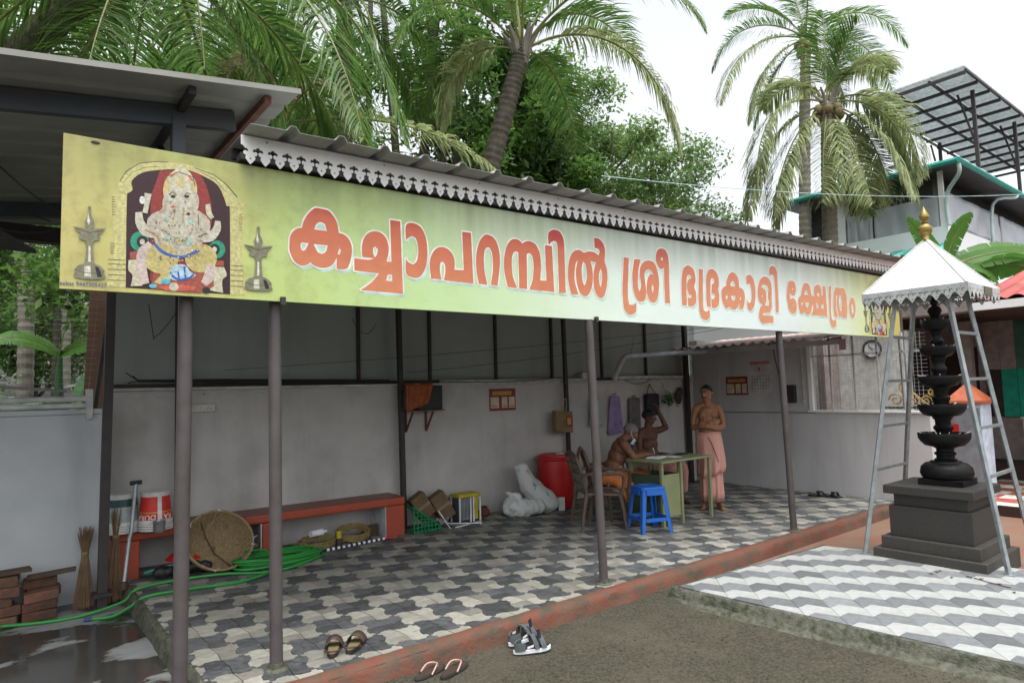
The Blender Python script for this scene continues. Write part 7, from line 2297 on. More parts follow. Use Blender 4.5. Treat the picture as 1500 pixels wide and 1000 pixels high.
# ------------------------------------------------------------------ stone pedestal and tiered oil lamp
M['granite'] = mat('dark_granite', (.030, .028, .026), .62, scale=60, col2=(.042, .040, .036), big=.5, bigcol=(.045, .041, .032), bigscale=3, bump=.2, bscale=120)
M['granite_l'] = mat('grey_granite_face', (.042, .039, .034), .7, scale=60, col2=(.058, .054, .048), big=.4, bigcol=(.034, .031, .024), bigscale=4, bump=.2, bscale=120)
M['iron'] = mat('oiled_black_stone', (.005, .005, .0055), .48, scale=20, col2=(.009, .009, .0095), rvar=.12, spec=.2, bump=.3, bscale=40)
PX, PY = 6.95, 2.36
pd_ = thing('lamp_pedestal', 'stepped dark granite pedestal under the oil lamp', 'pedestal', (PX, PY, GZ))
def psq(h, z0, z1, nm, m='granite', bev=.006):
    return MB().bx(PX - h, PX + h, PY - h, PY + h, z0, z1).build(nm, M[m], pd_, bev=bev)
psq(.45, GZ, .058, 'base_step', 'granite_l')
psq(.395, .0582, .165, 'upper_step', 'granite_l')
psq(.335, .1652, .445, 'block')
psq(.30, .4452, .555, 'neck')
psq(.365, .5552, .632, 'cap_slab')
LX, LY = 6.985, 2.315
lp = thing('oil_lamp', 'tall black tiered stone oil lamp under the white canopy', 'lamp', (LX, LY, .632))
MB().bx(LX - .185, LX + .185, LY - .185, LY + .185, .6323, .690).build('plinth', M['iron'], lp, bev=.004)
MB().lathe([(.17, .6905), (.205, .70), (.215, .735), (.205, .79), (.17, .825), (.13, .832), (.125, .845), (.08, .85)], 40, (LX, LY, 0)).build('bell_base', M['iron'], lp, smooth=True)
def shaft(z0, z1, r_):
    k = z1 - z0
    MB().lathe([(r_ * 1.1, z0), (r_ * 1.15, z0 + .1 * k), (r_ * .92, z0 + .16 * k), (r_ * .92, z0 + .34 * k), (r_ * 1.12, z0 + .42 * k), (r_ * 1.12, z0 + .52 * k), (r_ * .88, z0 + .6 * k), (r_ * .9, z0 + .8 * k), (r_ * 1.15, z0 + .9 * k), (r_ * 1.2, z1)], 28, (LX, LY, 0)).build('shaft', M['iron'], lp, smooth=True)
tiers = [(.975, 1.105, .214, .080), (1.255, 1.372, .195, .072), (1.53, 1.635, .176, .066), (1.81, 1.912, .146, .058), (2.055, 2.16, .122, .05)]
zprev = .85
M['wick'] = mat('cotton_wick', (.6, .6, .58), .9)
for i, (z0, z1, rd, rs_) in enumerate(tiers):
    shaft(zprev, z0 + .01, rs_)
    k = z1 - z0
    d_ = MB().lathe([(rs_ * 1.2, z0), (rd * .75, z0 + .12 * k), (rd * .92, z0 + .42 * k), (rd * .94, z0 + .50 * k), (rd * .98, z0 + .62 * k), (rd, z0 + .95 * k), (rd * .985, z1), (rd * .94, z1 - .08 * k), (rd * .85, z1 - .35 * k), (rs_, z1 - .4 * k)], 40, (LX, LY, 0)).build('oil_dish', M['iron'], lp, smooth=True)
    for q in range(11 if i < 3 else 6):
        a = random.uniform(0, 6.28)
        rr_ = rd * .95
        p = Vector((LX + rr_ * math.cos(a), LY + rr_ * math.sin(a), z1))
        MB().tube([p - Vector((math.cos(a), math.sin(a), .2)) * .02, p + Vector((math.cos(a) * .006, math.sin(a) * .006, random.uniform(.006, .018)))], .0035, 5).build('wick', M['wick'], d_)
    zprev = z1 - .42 * k
MB().lathe([(.05, 2.10), (.055, 2.18), (.035, 2.20), (.06, 2.245), (.05, 2.28), (.02, 2.30), (.035, 2.33), (.02, 2.36), (.004, 2.42)], 24, (LX, LY, 0)).build('finial', M['iron'], lp, smooth=True)

# canopy: pyramid roof on a four-legged ladder frame
CXc, CYc, CH, CZ = 6.995, 2.345, .434, 2.436
cn = thing('lamp_canopy', 'white pyramid canopy with cut-out fringe on a galvanised ladder frame over the lamp', 'canopy', (CXc, CYc, GZ))
M['canopy'] = mat('white_canopy_paint', (.66, .67, .66), .45, scale=4, col2=(.72, .73, .72), big=.5, bigcol=(.5, .49, .45), bigscale=4)
M['fringe_g'] = mat('grey_white_fringe', (.42, .44, .44), .5, scale=8, big=.4, bigcol=(.28, .28, .26), bigscale=5)
ap = (CXc, CYc, 2.955)
q = [(CXc - CH, CYc - CH), (CXc + CH, CYc - CH), (CXc + CH, CYc + CH), (CXc - CH, CYc + CH)]
for i in range(4):
    a, b = q[i], q[(i + 1) % 4]
    mb = MB()
    mb.add([(a[0], a[1], CZ), (b[0], b[1], CZ), ap], [(0, 1, 2)])
    o = mb.build('roof_panel', M['canopy'], cn)
    o.modifiers.new('s', 'SOLIDIFY').thickness = .004
    MB().bar(Vector((a[0], a[1], CZ + .004)), Vector(ap) + Vector((0, 0, .004)), .022, .008).build('hip_strip', M['canopy'], cn)
    mid_ = Vector(((a[0] + b[0]) / 2, (a[1] + b[1]) / 2, CZ))
    for s_q in (.0,):
        MB().bar(mid_.lerp(Vector(ap), .01) + Vector((0, 0, .004)), mid_.lerp(Vector(ap), .9) + Vector((0, 0, .004)), .006, .005).build('seam', M['fringe_g'], cn)
    for k_ in range(6):
        MB().ell(Vector((a[0], a[1], CZ + .012)).lerp(Vector((b[0], b[1], CZ + .012)), (k_ + .5) / 6) * .97 + Vector(ap) * .03, (.005, .005, .004), 6, 4).build('rivet', M['galv'], cn)
    # fringe plate with holes and pointed lower edge
    a3, b3 = Vector((a[0], a[1], CZ)), Vector((b[0], b[1], CZ))
    t_ = (b3 - a3).normalized()
    n_ = Vector((t_.y, -t_.x, 0))
    W = (b3 - a3).length
    nt_ = 9
    pw_ = W / nt_
    low = []
    for k in range(nt_):
        x = k * pw_
        low += [(x, -.075), (x + .14 * pw_, -.082), (x + .3 * pw_, -.105), (x + .5 * pw_, -.135), (x + .7 * pw_, -.105), (x + .86 * pw_, -.082)]
    outer = [(0, 0)] + low + [(W, -.075), (W, 0)]
    holes = []
    for k in range(nt_):
        x = (k + .5) * pw_
        for sgn in (-1, 1):        # facing curls
            c = (x + sgn * .2 * pw_, -.060)
            arc = [(c[0] + .17 * pw_ * math.cos(g), c[1] + .017 * math.sin(g)) for g in [R(20 + 28 * e) * 1 for e in range(9)]]
            inn = [(c[0] + .09 * pw_ * math.cos(g), c[1] + .009 * math.sin(g)) for g in [R(20 + 28 * e) for e in range(8, -1, -1)]]
            holes.append(arc + inn)
        holes.append([(x + .06 * pw_ * math.cos(g), -.032 + .006 * math.sin(g)) for g in [R(90 * e) for e in range(4)]])
        holes.append([(x + .05 * pw_ * math.cos(g), -.104 + .009 * math.sin(g)) for g in [R(90 * e) for e in range(4)]])
    def plate(s_, z_, dep):
        return a3 + t_ * s_ + Vector((0, 0, z_)) + n_ * (dep + .003)
    mb = MB()
    flat_poly(mb, [outer] + holes, .002, plate)
    o = mb.build('fringe', M['fringe_g'], cn)
    o.modifiers.new('s', 'SOLIDIFY').thickness = .003
    MB().bar(a3 - Vector((0, 0, .012)) - n_ * .02, b3 - Vector((0, 0, .012)) - n_ * .02, .025).build('rim_bar', M['galv'], cn)
M['plaque'] = mat('olive_name_plate', (.10, .10, .06), .5, scale=12)
MB().bx(CXc - .02, CXc + .19, CYc - CH - .012, CYc - CH - .007, CZ - .085, CZ - .008).build('name_plate', M['plaque'], cn)
M['brassm'] = mat('tarnished_brass', (.30, .22, .07), .4, metal=.75, scale=14, col2=(.36, .27, .09))
MB().lathe([(.030, 2.93), (.034, 2.945), (.026, 2.96), (.026, 2.985), (.05, 3.00), (.062, 3.03), (.06, 3.06), (.035, 3.085), (.024, 3.10), (.036, 3.11), (.022, 3.12), (.04, 3.15), (.042, 3.175), (.025, 3.21), (.010, 3.245), (.002, 3.27)], 28, (CXc, CYc, 0)).build('finial', M['brassm'], cn, smooth=True)
legs = {'fl': ((6.53, 2.915, GZ), (6.765, 2.555, 2.43)), 'bl': ((7.45, 2.93, GZ), (7.225, 2.57, 2.43)), 'frr': ((6.60, 1.78, GZ), (6.765, 2.135, 2.43)), 'br': ((7.44, 1.80, GZ), (7.225, 2.12, 2.43))}
for k, (a, b) in legs.items():
    MB().bar(a, b, .034, .034).build('leg', M['galv'], cn, bev=.003)
    MB().bx(a[0] - .035, a[0] + .035, a[1] - .035, a[1] + .035, GZ + .006, PT + .006).build('foot_plate', M['galv'], cn)
def on(k, z):
    a, b = Vector(legs[k][0]), Vector(legs[k][1])
    return a.lerp(b, (z - a.z) / (b.z - a.z))
for f1, f2 in (('fl', 'bl'), ('frr', 'br')):
    for z in (.72, 1.13, 1.56, 1.98):
        zz = z + .04
        MB().bar(on(f1, zz), on(f2, zz), .026, .026).build('rung', M['galv'], cn)
for f1, f2 in (('fl', 'frr'), ('bl', 'br'), ('fl', 'bl'), ('frr', 'br')):
    MB().bar(on(f1, 2.41), on(f2, 2.41), .03).build('top_bar', M['galv'], cn)
# little dead leaves and twigs by the pedestal
t = thing('dry_leaves', 'a few dry leaves and twigs on the white pavers by the pedestal', 'leaf', (6.2, 1.9, PT))
for i in range(9):
    x, y = 6.35 - random.uniform(0, .25), 1.5 + random.uniform(0, .75)
    a = random.uniform(0, 6.28)
    MB().add([(x, y, PT + .003), (x + .03 * math.cos(a), y + .03 * math.sin(a), PT + .012), (x + .05 * math.cos(a + .3), y + .05 * math.sin(a + .3), PT + .004), (x + .025 * math.cos(a + .9), y + .025 * math.sin(a + .9), PT + .008)], [(0, 1, 2, 3)]).build('leaf', M['wood_d'], t)
MB().tube([(6.30, 1.95, PT + .006), (6.22, 1.80, PT + .01), (6.2, 1.68, PT + .006)], .004, 5).build('twig', M['wood_d'], t)

# ------------------------------------------------------------------ gate pillar, scrollwork and the building beyond
M['orange_cap'] = mat('orange_red_cap', (.44, .12, .055), .6, big=.3)
M['blue_white'] = mat('pale_blue_pillar', (.55, .63, .74), .7, big=.25)
M['grey_face'] = mat('grey_pillar_face', (.20, .21, .23), .7)
M['gold'] = mat('gold_paint', (.5, .33, .10), .4, metal=.4)
pl = thing('gate_pillar', 'pale blue gate pillar with an orange pyramid cap behind the lamp', 'pillar', (10.75, 3.05, GZ))
px0, px1, py0, py1 = 10.5, 10.98, 2.98, 3.46
MB().bx(px0 + .04, px1 - .04, py0 + .04, py1 - .04, GZ, 1.255).build('shaft', M['blue_white'], pl, bev=.006)
MB().bx(px0 + .03, px0 + .039, py0 + .06, py1 - .06, .0, 1.20).build('panel', M['grey_face'], pl)
MB().bx(px0, px1, py0, py1, 1.256, 1.30).build('cornice', M['orange_cap'], pl, bev=.004)
cxp, cyp = (px0 + px1) / 2, (py0 + py1) / 2
MB().add([(px0 + .01, py0 + .01, 1.301), (px1 - .01, py0 + .01, 1.301), (px1 - .01, py1 - .01, 1.301), (px0 + .01, py1 - .01, 1.301), (cxp, cyp, 1.56)], [(0, 1, 4), (1, 2, 4), (2, 3, 4), (3, 0, 4)]).build('cap', M['orange_cap'], pl)
MB().bx(px0 + .018, px0 + .029, 3.30, 3.44, .72, .98).build('red_plaque', M['drum'], pl)
gt = thing('scroll_grille', 'gold scrollwork grille on a low black rail behind the ladder', 'grille', (10.6, 3.7, 1.2))
MB().bx(10.55, 10.60, 3.46, 4.25, 1.19, 1.215).build('rail', M['black'], gt)
MB().bx(10.55, 10.60, 3.46, 4.25, 1.07, 1.09).build('rail', M['black'], gt)
for k in range(7):
    MB().bar((10.575, 3.5 + k * .11, 1.09), (10.575, 3.5 + (k + 1) * .11, 1.19), .010).build('lattice_bar', M['pvc_w'], gt)
    MB().bar((10.58, 3.5 + (k + 1) * .11, 1.09), (10.58, 3.5 + k * .11, 1.19), .010).build('lattice_bar', M['pvc_w'], gt)
def spiral(c, r_, turns, dr, st):
    P = []
    for i in range(int(turns * 20) + 1):
        a = 2 * math.pi * i / 20
        k = r_ * (1 - i / (turns * 20) * .8)
        P.append(Vector((10.575, c[0] + dr * k * math.cos(a + st), c[1] + k * math.sin(a + st))))
    return P
for c, r_, dr, st in (((4.10, 1.32), .10, 1, 0), ((3.98, 1.50), .08, -1, 1), ((3.86, 1.29), .075, 1, 2), ((3.70, 1.30), .08, -1, 0), ((3.62, 1.43), .06, 1, 2.4)):
    MB().tube(spiral(c, r_, 1.4, dr, st), .012, 6).build('scroll', M['gold'], gt, smooth=True)
MB().tube(cat([(10.575, 4.02, 1.43), (10.575, 3.92, 1.46), (10.575, 3.80, 1.36), (10.575, 3.66, 1.24), (10.575, 3.52, 1.23)], 5), .012, 6).build('scroll', M['gold'], gt, smooth=True)
lwl = thing('low_wall', 'low pale wall below the gold scrollwork grille', 'wall', (10.6, 3.8, GZ))
MB().bx(10.52, 10.66, 3.47, 4.4, GZ, 1.065).build('wall', M['wall'], lwl)

# temple porch at the far right
M['dark_wood'] = mat('dark_door', (.035, .020, .016), .6)
M['porch_w'] = mat('porch_wall', (.30, .25, .235), .8, big=.3)
M['green_panel'] = mat('green_painted_sheet', (.05, .16, .12), .6, big=.3)
M['red_panel'] = mat('red_painted_sheet', (.17, .04, .03), .6)
M['green_cloth'] = mat('green_curtain', (.01, .30, .19), .7)
M['tile_red'] = mat('red_roof_tile', (.38, .06, .05), .45, obj=True)
M['terra_p'] = mat('terracotta_paver', (.36, .11, .06), .7, obj=True)
M['cream_p'] = mat('cream_paver', (.58, .55, .5), .7, obj=True)
pc = thing('temple_porch', 'dim temple porch with green and red sheet wall at far right', 'building', (15, 3, 0))
BX = 13.5
MB().bx(BX, BX + .15, -1.5, 5.6, GZ, 3.0).build('wall', M['porch_w'], pc)
MB().bx(10.9, BX, 5.3, 5.42, GZ, 3.0).build('wall', M['porch_w'], pc)
dr = MB().bx(BX - .05, BX - .001, 3.86, 4.38, GZ, 2.15).build('door', M['dark_wood'], pc)
MB().bx(BX - .06, BX - .0505, 4.06, 4.12, 1.45, 1.68).build('door_plate', M['pvc_w'], dr)
MB().bx(BX - .05, BX - .001, 4.62, 5.1, GZ, 2.15).build('door', M['dark_wood'], pc)
for k in range(12):
    y = 3.74 - k * .22
    x = BX - .06 - (k % 2) * .01
    MB().bx(x, x + .03, y - .215, y, 1.75, 2.6).build('sheet_panel', M['green_panel'] if k > 1 else M['porch_w'], pc)
    MB().bx(x, x + .03, y - .215, y, .95, 1.749).build('sheet_panel', M['red_panel'] if k > 2 else M['green_cloth'] if k else M['dark_wood'], pc)
for k in range(14):
    MB().bx(BX - .30, BX - .27, 3.2 - k * .14, 3.225 - k * .14, 0.1, .92).build('railing_bar', M['pvc_w'], pc)
MB().bx(BX - .31, BX - .26, 1.2, 3.25, .921, .96).build('railing_top', M['pvc_w'], pc)
MB().bx(12.6, 13.3, 2.9, 3.9, 0.0, .25).build('dark_step', M['dark_wood'], pc)
MB().bx(12.35, 12.5, 3.62, 3.76, GZ, 2.53).build('column', M['porch_w'], pc)
# its tiled roof
mb = MB()
MB().bar((10.75, 3.12, 2.60), (10.65, -2.5, 2.62), .06, .11).build('gutter', M['fascia'], pc)
MB().bx(10.8, 13.7, -2.5, 3.2, 2.53, 2.56).build('ceiling', M['wood_d'], pc)
MB().bx(11.3, 13.7, 3.2, 5.4, 2.57, 2.60).build('ceiling', M['wood_d'], pc)
tm_ = None
for i in range(8):
    for j in range(20):
        x0 = 10.78 + i * .34
        y0 = 3.16 - j * .235
        z0 = 2.68 + i * .085
        if tm_ is None:
            m2_ = MB()
            vs_ = []
            for u_ in range(7):
                a = u_ / 6
                zz = .045 * math.sin(a * math.pi) if a < .62 else .045 * math.sin(.62 * math.pi) * (1 - (a - .62) / .38) ** 2
                vs_ += [(0, -.24 * a, zz), (.38, -.24 * a, zz + .100)]
            m2_.add(vs_, [(2 * k, 2 * k + 2, 2 * k + 3, 2 * k + 1) for k in range(6)])
            tm_ = m2_.mesh('roof_tile', M['tile_red'])
        o = bpy.data.objects.new('roof_tile', tm_)
        o.location = Vector((x0, y0, z0)) - pc.location
        COL.objects.link(o)
        o.parent = pc
MB().add([(10.80, 3.14, 2.655), (13.6, 3.14, 3.34), (13.6, -1.6, 3.34), (10.80, -1.6, 2.655), (13.6, 3.14, 2.57), (13.6, -1.6, 2.57)], [(0, 1, 2, 3), (0, 4, 1)]).build('roof_deck', M['red_panel'], pc)
yard = struct(MB().bx(9.95, 16.6, -2.5, 3.46, GZ, -.008).build('porch_floor', M['grout']))
yard2 = struct(MB().bx(10.68, 16.6, 3.461, 5.3, GZ, -.010).build('porch_floor_back', M['terra_p']))
MB().bx(9.90, 9.949, -2.5, 2.75, GZ, .012).build('step_edge', M['dark_wood'], yard)
tp = {}
for i in range(17):
    for j in range(15):
        x, y = 10.12 + i * .34, 3.30 - j * .24
        if y < .2:
            continue
        k = (i + j // 2) % 2 == 0
        if k not in tp:
            tp[k] = MB().prism([(-.165, -.115), (-.05, -.115), (.05, -.085), (.165, -.085), (.165, .115), (.05, .115), (-.05, .145), (-.165, .145)][:0] or [(-.166, -.117), (.166, -.117), (.166, .117), (-.166, .117)], -.02, 0).mesh('paver', M['terra_p'] if k else M['cream_p'])
        o = bpy.data.objects.new('paver', tp[k])
        o.location = Vector((x, y, 0.0))
        COL.objects.link(o)
        o.parent = yard

# ------------------------------------------------------------------ two-storey house with green trim
M['hw'] = mat('white_house_wall', (.74, .75, .76), .8, scale=2, col2=(.78, .79, .80), big=.25, bigcol=(.6, .62, .62))
M['trim'] = mat('sea_green_trim', (.03, .30, .25), .45)
M['hroof'] = mat('pale_green_roof_sheet', (.45, .56, .56), .5, scale=3)
M['tarp'] = mat('grey_blue_tarpaulin', (.30, .32, .345), .35, scale=1.4, col2=(.40, .42, .445), bump=.6, bscale=3)
M['dark_sheet'] = mat('dark_brown_sheet', (.065, .058, .06), .6, scale=3)
M['solar_b'] = mat('panel_back', (.74, .76, .77), .5, transl=.25)
hs_ = thing('house', 'white two-storey house with sea-green eaves and grey tarpaulin screens', 'house', (21, 8, 0))
HX, HY = 19.5, 6.05          # near corner of the walls
MB().bx(HX, HX + 11.5, HY, HY + 8.0, GZ, 4.999).build('wall', M['hw'], hs_)
MB().bx(HX + .35, HX + 11.4, HY + .35, HY + 4.0, 5.201, 7.1).build('upper_wall', M['dark_sheet'], hs_)
MB().bx(HX - .06, HX + 11.6, HY - .06, HY + 4.2, 5.0, 5.62).build('parapet', M['hw'], hs_)
MB().bx(HX - .02, HX + .3, HY + 2.55, HY + 3.15, 5.621, 7.0).build('column', M['hw'], hs_)
MB().bx(HX - .04, HX + .02, HY - .02, HY + .10, 5.0, 7.1).build('corner_post', M['fascia'], hs_)
def sag_sheet(a, b, z0, z1, nrm, nm, m, n=24):
    a, b, nrm = Vector(a), Vector(b), Vector(nrm)
    mb = MB()
    for i in range(n + 1):
        for j in range(9):
            u_, v_ = i / n, j / 8
            p = a.lerp(b, u_)
            mb.v.append(p + Vector((0, 0, lerp(z0, z1, v_))) + nrm * (.05 * noise.noise(Vector((u_ * 9, v_ * 2, a.x)))))
    for i in range(n):
        for j in range(8):
            q_ = i * 9 + j
            mb.f.append((q_, q_ + 9, q_ + 10, q_ + 1))
            mb.mi.append(0)
    o = mb.build(nm, m, hs_, smooth=True)
    o.modifiers.new('s', 'SOLIDIFY').thickness = .01
sag_sheet((HX, HY + .12, 0), (HX, HY + 1.75, 0), 5.55, 6.45, (-1, 0, 0), 'tarpaulin', M['tarp'])
sag_sheet((HX, HY + 1.80, 0), (HX, HY + 2.5, 0), 5.45, 6.4, (-1, 0, 0), 'tarpaulin', M['tarp'])
sag_sheet((HX + .12, HY - .02, 0), (HX + 4.5, HY - .02, 0), 5.62, 6.55, (0, -1, 0), 'tarpaulin', M['tarp'])
sag_sheet((HX + 4.6, HY - .02, 0), (HX + 9, HY - .02, 0), 5.62, 6.55, (0, -1, 0), 'tarpaulin', M['tarp'])
# hipped roof
e = .5
ez, rz_ = 7.15, 8.3
A1, A2, A3, A4 = (HX - e, HY - e, ez), (HX + 12, HY - e, ez), (HX + 12, HY + 4.4, ez), (HX - e, HY + 4.4, ez)
R1, R2 = (HX + 2.4, HY + 2.0, rz_), (HX + 9.5, HY + 2.0, rz_)
o = MB().add([A1, A2, A3, A4, R1, R2], [(0, 1, 5, 4), (1, 2, 5), (2, 3, 4, 5), (3, 0, 4)]).build('roof', M['hroof'], hs_)
o.modifiers.new('s', 'SOLIDIFY').thickness = .03
for a, b in ((A1, A4), (A1, A2)):
    MB().tube([Vector(a) + Vector((-.04, -.04, -.02)), Vector(b) + Vector((-.04, -.04, -.02))], .075, 8).build('gutter', M['trim'], hs_, smooth=True)
MB().add([(A1[0], A1[1], ez - .06), (A2[0], A2[1], ez - .06), (A3[0], A3[1], ez - .06), (A4[0], A4[1], ez - .06)], [(3, 2, 1, 0)]).build('soffit', M['dark_sheet'], hs_)
MB().tube(cat([(HX - e + .05, HY - e - .02, ez - .08), (HX - e + .1, HY - e + .0, ez - .35), (HX - .08, HY - .10, ez - .75), (HX - .08, HY - .10, 5.6)], 4), .05, 8).build('downpipe', M['hroof'], hs_, smooth=True)
MB().tube(cat([(HX + 4.4, HY - e - .02, ez - .08), (HX + 4.3, HY - e - .02, ez - .2), (HX + 3.5, HY - .15, ez - .45), (HX + 3.4, HY - .12, 5.0)], 4), .045, 8).build('downpipe', M['hroof'], hs_, smooth=True)
# lower green awnings on the left face and the lower wing
for k in range(11):
    y = HY + .15 + k * .26
    MB().obx((HX - .62, y - .3, 4.98), (.55, 0, .17), (0, .105, 0), (-.004, 0, .012)).build('awning_strip', M['trim'] if k % 2 else mat('awning_light%d' % k, (.10, .46, .40), .5), hs_)
MB().bx(HX + 1.0, HX + 6, HY + 5.0, HY + 11, GZ, 4.6).build('wing_wall', M['hw'], hs_)
o = MB().add([(HX - .2, HY + 4.6, 5.35), (HX + 6.5, HY + 4.6, 5.35), (HX + 6.5, HY + 11.5, 5.35), (HX - .2, HY + 11.5, 5.35), (HX + 3, HY + 8, 6.5)], [(0, 1, 4), (1, 2, 4), (2, 3, 4), (3, 0, 4)]).build('wing_roof', M['hroof'], hs_)
MB().tube([(HX - .24, HY + 4.55, 5.33), (HX - .24, HY + 11.5, 5.33)], .07, 8).build('gutter', M['trim'], hs_, smooth=True)
MB().bx(HX - .1, HX + .9, HY + 5.1, HY + 9, 4.0, 5.3).build('wing_shade', M['dark_sheet'], hs_)
for x0, w_, z0, h_ in ((2.3, 1.5, 3.75, .6), (6.2, .9, 2.6, 1.1)):
    wd_ = MB().bx(HX + x0, HX + x0 + w_, HY - .07, HY - .001, z0, z0 + h_).build('window', M['black'], hs_)
    MB().bx(HX + x0 + .08, HX + x0 + w_ - .08, HY - .08, HY - .0705, z0 + .08, z0 + h_ - .08).build('pane', M['fascia'], wd_)
o = MB().add([(HX + 4, HY - 1.6, 3.35), (HX + 9, HY - 1.6, 3.35), (HX + 9, HY, 3.9), (HX + 4, HY, 3.9)], [(0, 1, 2, 3)]).build('sunshade', M['hw'], hs_)
o.modifiers.new('s', 'SOLIDIFY').thickness = .15

# solar array on a steel frame above the house
so = thing('solar_array', 'large tilted solar array on a steel frame above the house', 'solar panels', (24, 6, 8))
c_low_l, c_low_r, c_high_l, c_high_r = Vector((20.3, 5.56, 10.0)), Vector((20.35, 8.2, 10.0)), Vector((32.0, 5.5, 10.0)), Vector((32.0, 8.2, 10.0))
nu, nv = 3, 12
def bl(u_, v_):
    return c_low_l.lerp(c_low_r, u_).lerp(c_high_l.lerp(c_high_r, u_), v_)
for i in range(nu):
    for j in range(nv):
        g_ = .012
        a = [bl((i + g_) / nu, (j + g_) / nv), bl((i + 1 - g_) / nu, (j + g_) / nv), bl((i + 1 - g_) / nu, (j + 1 - g_) / nv), bl((i + g_) / nu, (j + 1 - g_) / nv)]
        o = MB().add(a, [(0, 1, 2, 3)]).build('solar_panel', M['solar_b'], so)
        o.modifiers.new('s', 'SOLIDIFY').thickness = .04
for i in range(nu + 1):
    a, b = bl(i / nu, 0), bl(i / nu, 1)
    MB().bar(a - Vector((0, 0, .10)), b - Vector((0, 0, .10)), .06).build('rail', M['steel_dark'], so)
for j in range(nv + 1):
    a, b = bl(0, j / nv), bl(1, j / nv)
    MB().bar(a - Vector((0, 0, .17)), b - Vector((0, 0, .17)), .08).build('purlin', M['steel_dark'], so)
for u_, v_ in ((.1, .12), (.9, .12), (.1, .45), (.9, .45), (.1, .8), (.9, .8)):
    p = bl(u_, v_)
    MB().bar(p - Vector((0, 0, .2)), Vector((p.x, p.y, 7.2)), .09).build('support', M['steel_dark'], so)
    for dx in (1,):
        MB().bar(bl(min(1, max(0, u_ + .14 * dx)), v_) - Vector((0, 0, .2)), Vector((p.x, p.y, lerp(7.2, p.z, .35))), .05).build('brace', M['steel_dark'], so)
# thin cable across the yard
t = thing('overhead_cable', 'thin pale cable strung across the yard above the canopy', 'cable', (8, 3, 4))
a, b = Vector((4.5, 4.2, 3.62)), Vector((14.0, 1.2, 4.55))
MB().tube([a.lerp(b, k / 20) - Vector((0, 0, .25 * 4 * (k / 20) * (1 - k / 20))) for k in range(21)], .004, 5).build('cable', mat('cable_green', (.35, .5, .5), .5), t)
# ------------------------------------------------------------------ vegetation
M['frond'] = mat('palm_leaf_green', (.085, .175, .040), .45, scale=3, col2=(.145, .25, .06), island=True, transl=.5, spec=.4)
M['frond_y'] = mat('palm_leaf_olive', (.25, .31, .125), .45, scale=3, col2=(.36, .40, .20), island=True, transl=.45)
M['frond_dry'] = mat('palm_leaf_pale', (.30, .30, .14), .7, scale=3, col2=(.36, .33, .19), island=True, transl=.3)
M['rachis'] = mat('palm_rib', (.16, .17, .05), .5)
M['bark_p'] = mat('palm_bark', (.055, .047, .036), .95, scale=8, col2=(.10, .088, .07), big=.6, bigcol=(.05, .06, .03), bigscale=3, bump=.5, bscale=30)
M['bark_g'] = mat('grey_palm_bark', (.20, .18, .15), .95, scale=9, col2=(.26, .24, .2), big=.5, bigcol=(.12, .12, .09), bigscale=3, bump=.4, bscale=30)
M['bark'] = mat('tree_bark', (.055, .046, .036), .95, scale=8, col2=(.09, .078, .06), bump=.5, bscale=25)
M['leaf_a'] = mat('tree_leaf_mid', (.070, .165, .034), .5, scale=.7, col2=(.135, .255, .055), island=True, transl=.5)
M['leaf_b'] = mat('tree_leaf_light', (.13, .235, .070), .5, scale=.7, col2=(.20, .31, .10), island=True, transl=.5)
M['leaf_d'] = mat('tree_leaf_dark', (.045, .11, .028), .5, scale=.7, col2=(.085, .17, .042), island=True, transl=.35)
M['banana'] = mat('banana_leaf', (.075, .21, .030), .4, scale=2, col2=(.11, .27, .045), transl=.5)
M['banana_d'] = mat('banana_leaf_shade', (.035, .105, .032), .4, scale=2, col2=(.05, .135, .04), transl=.3)  # darker copy of the leaf green, shade put into its colour
M['coconut'] = mat('green_brown_coconut', (.17, .135, .06), .5)

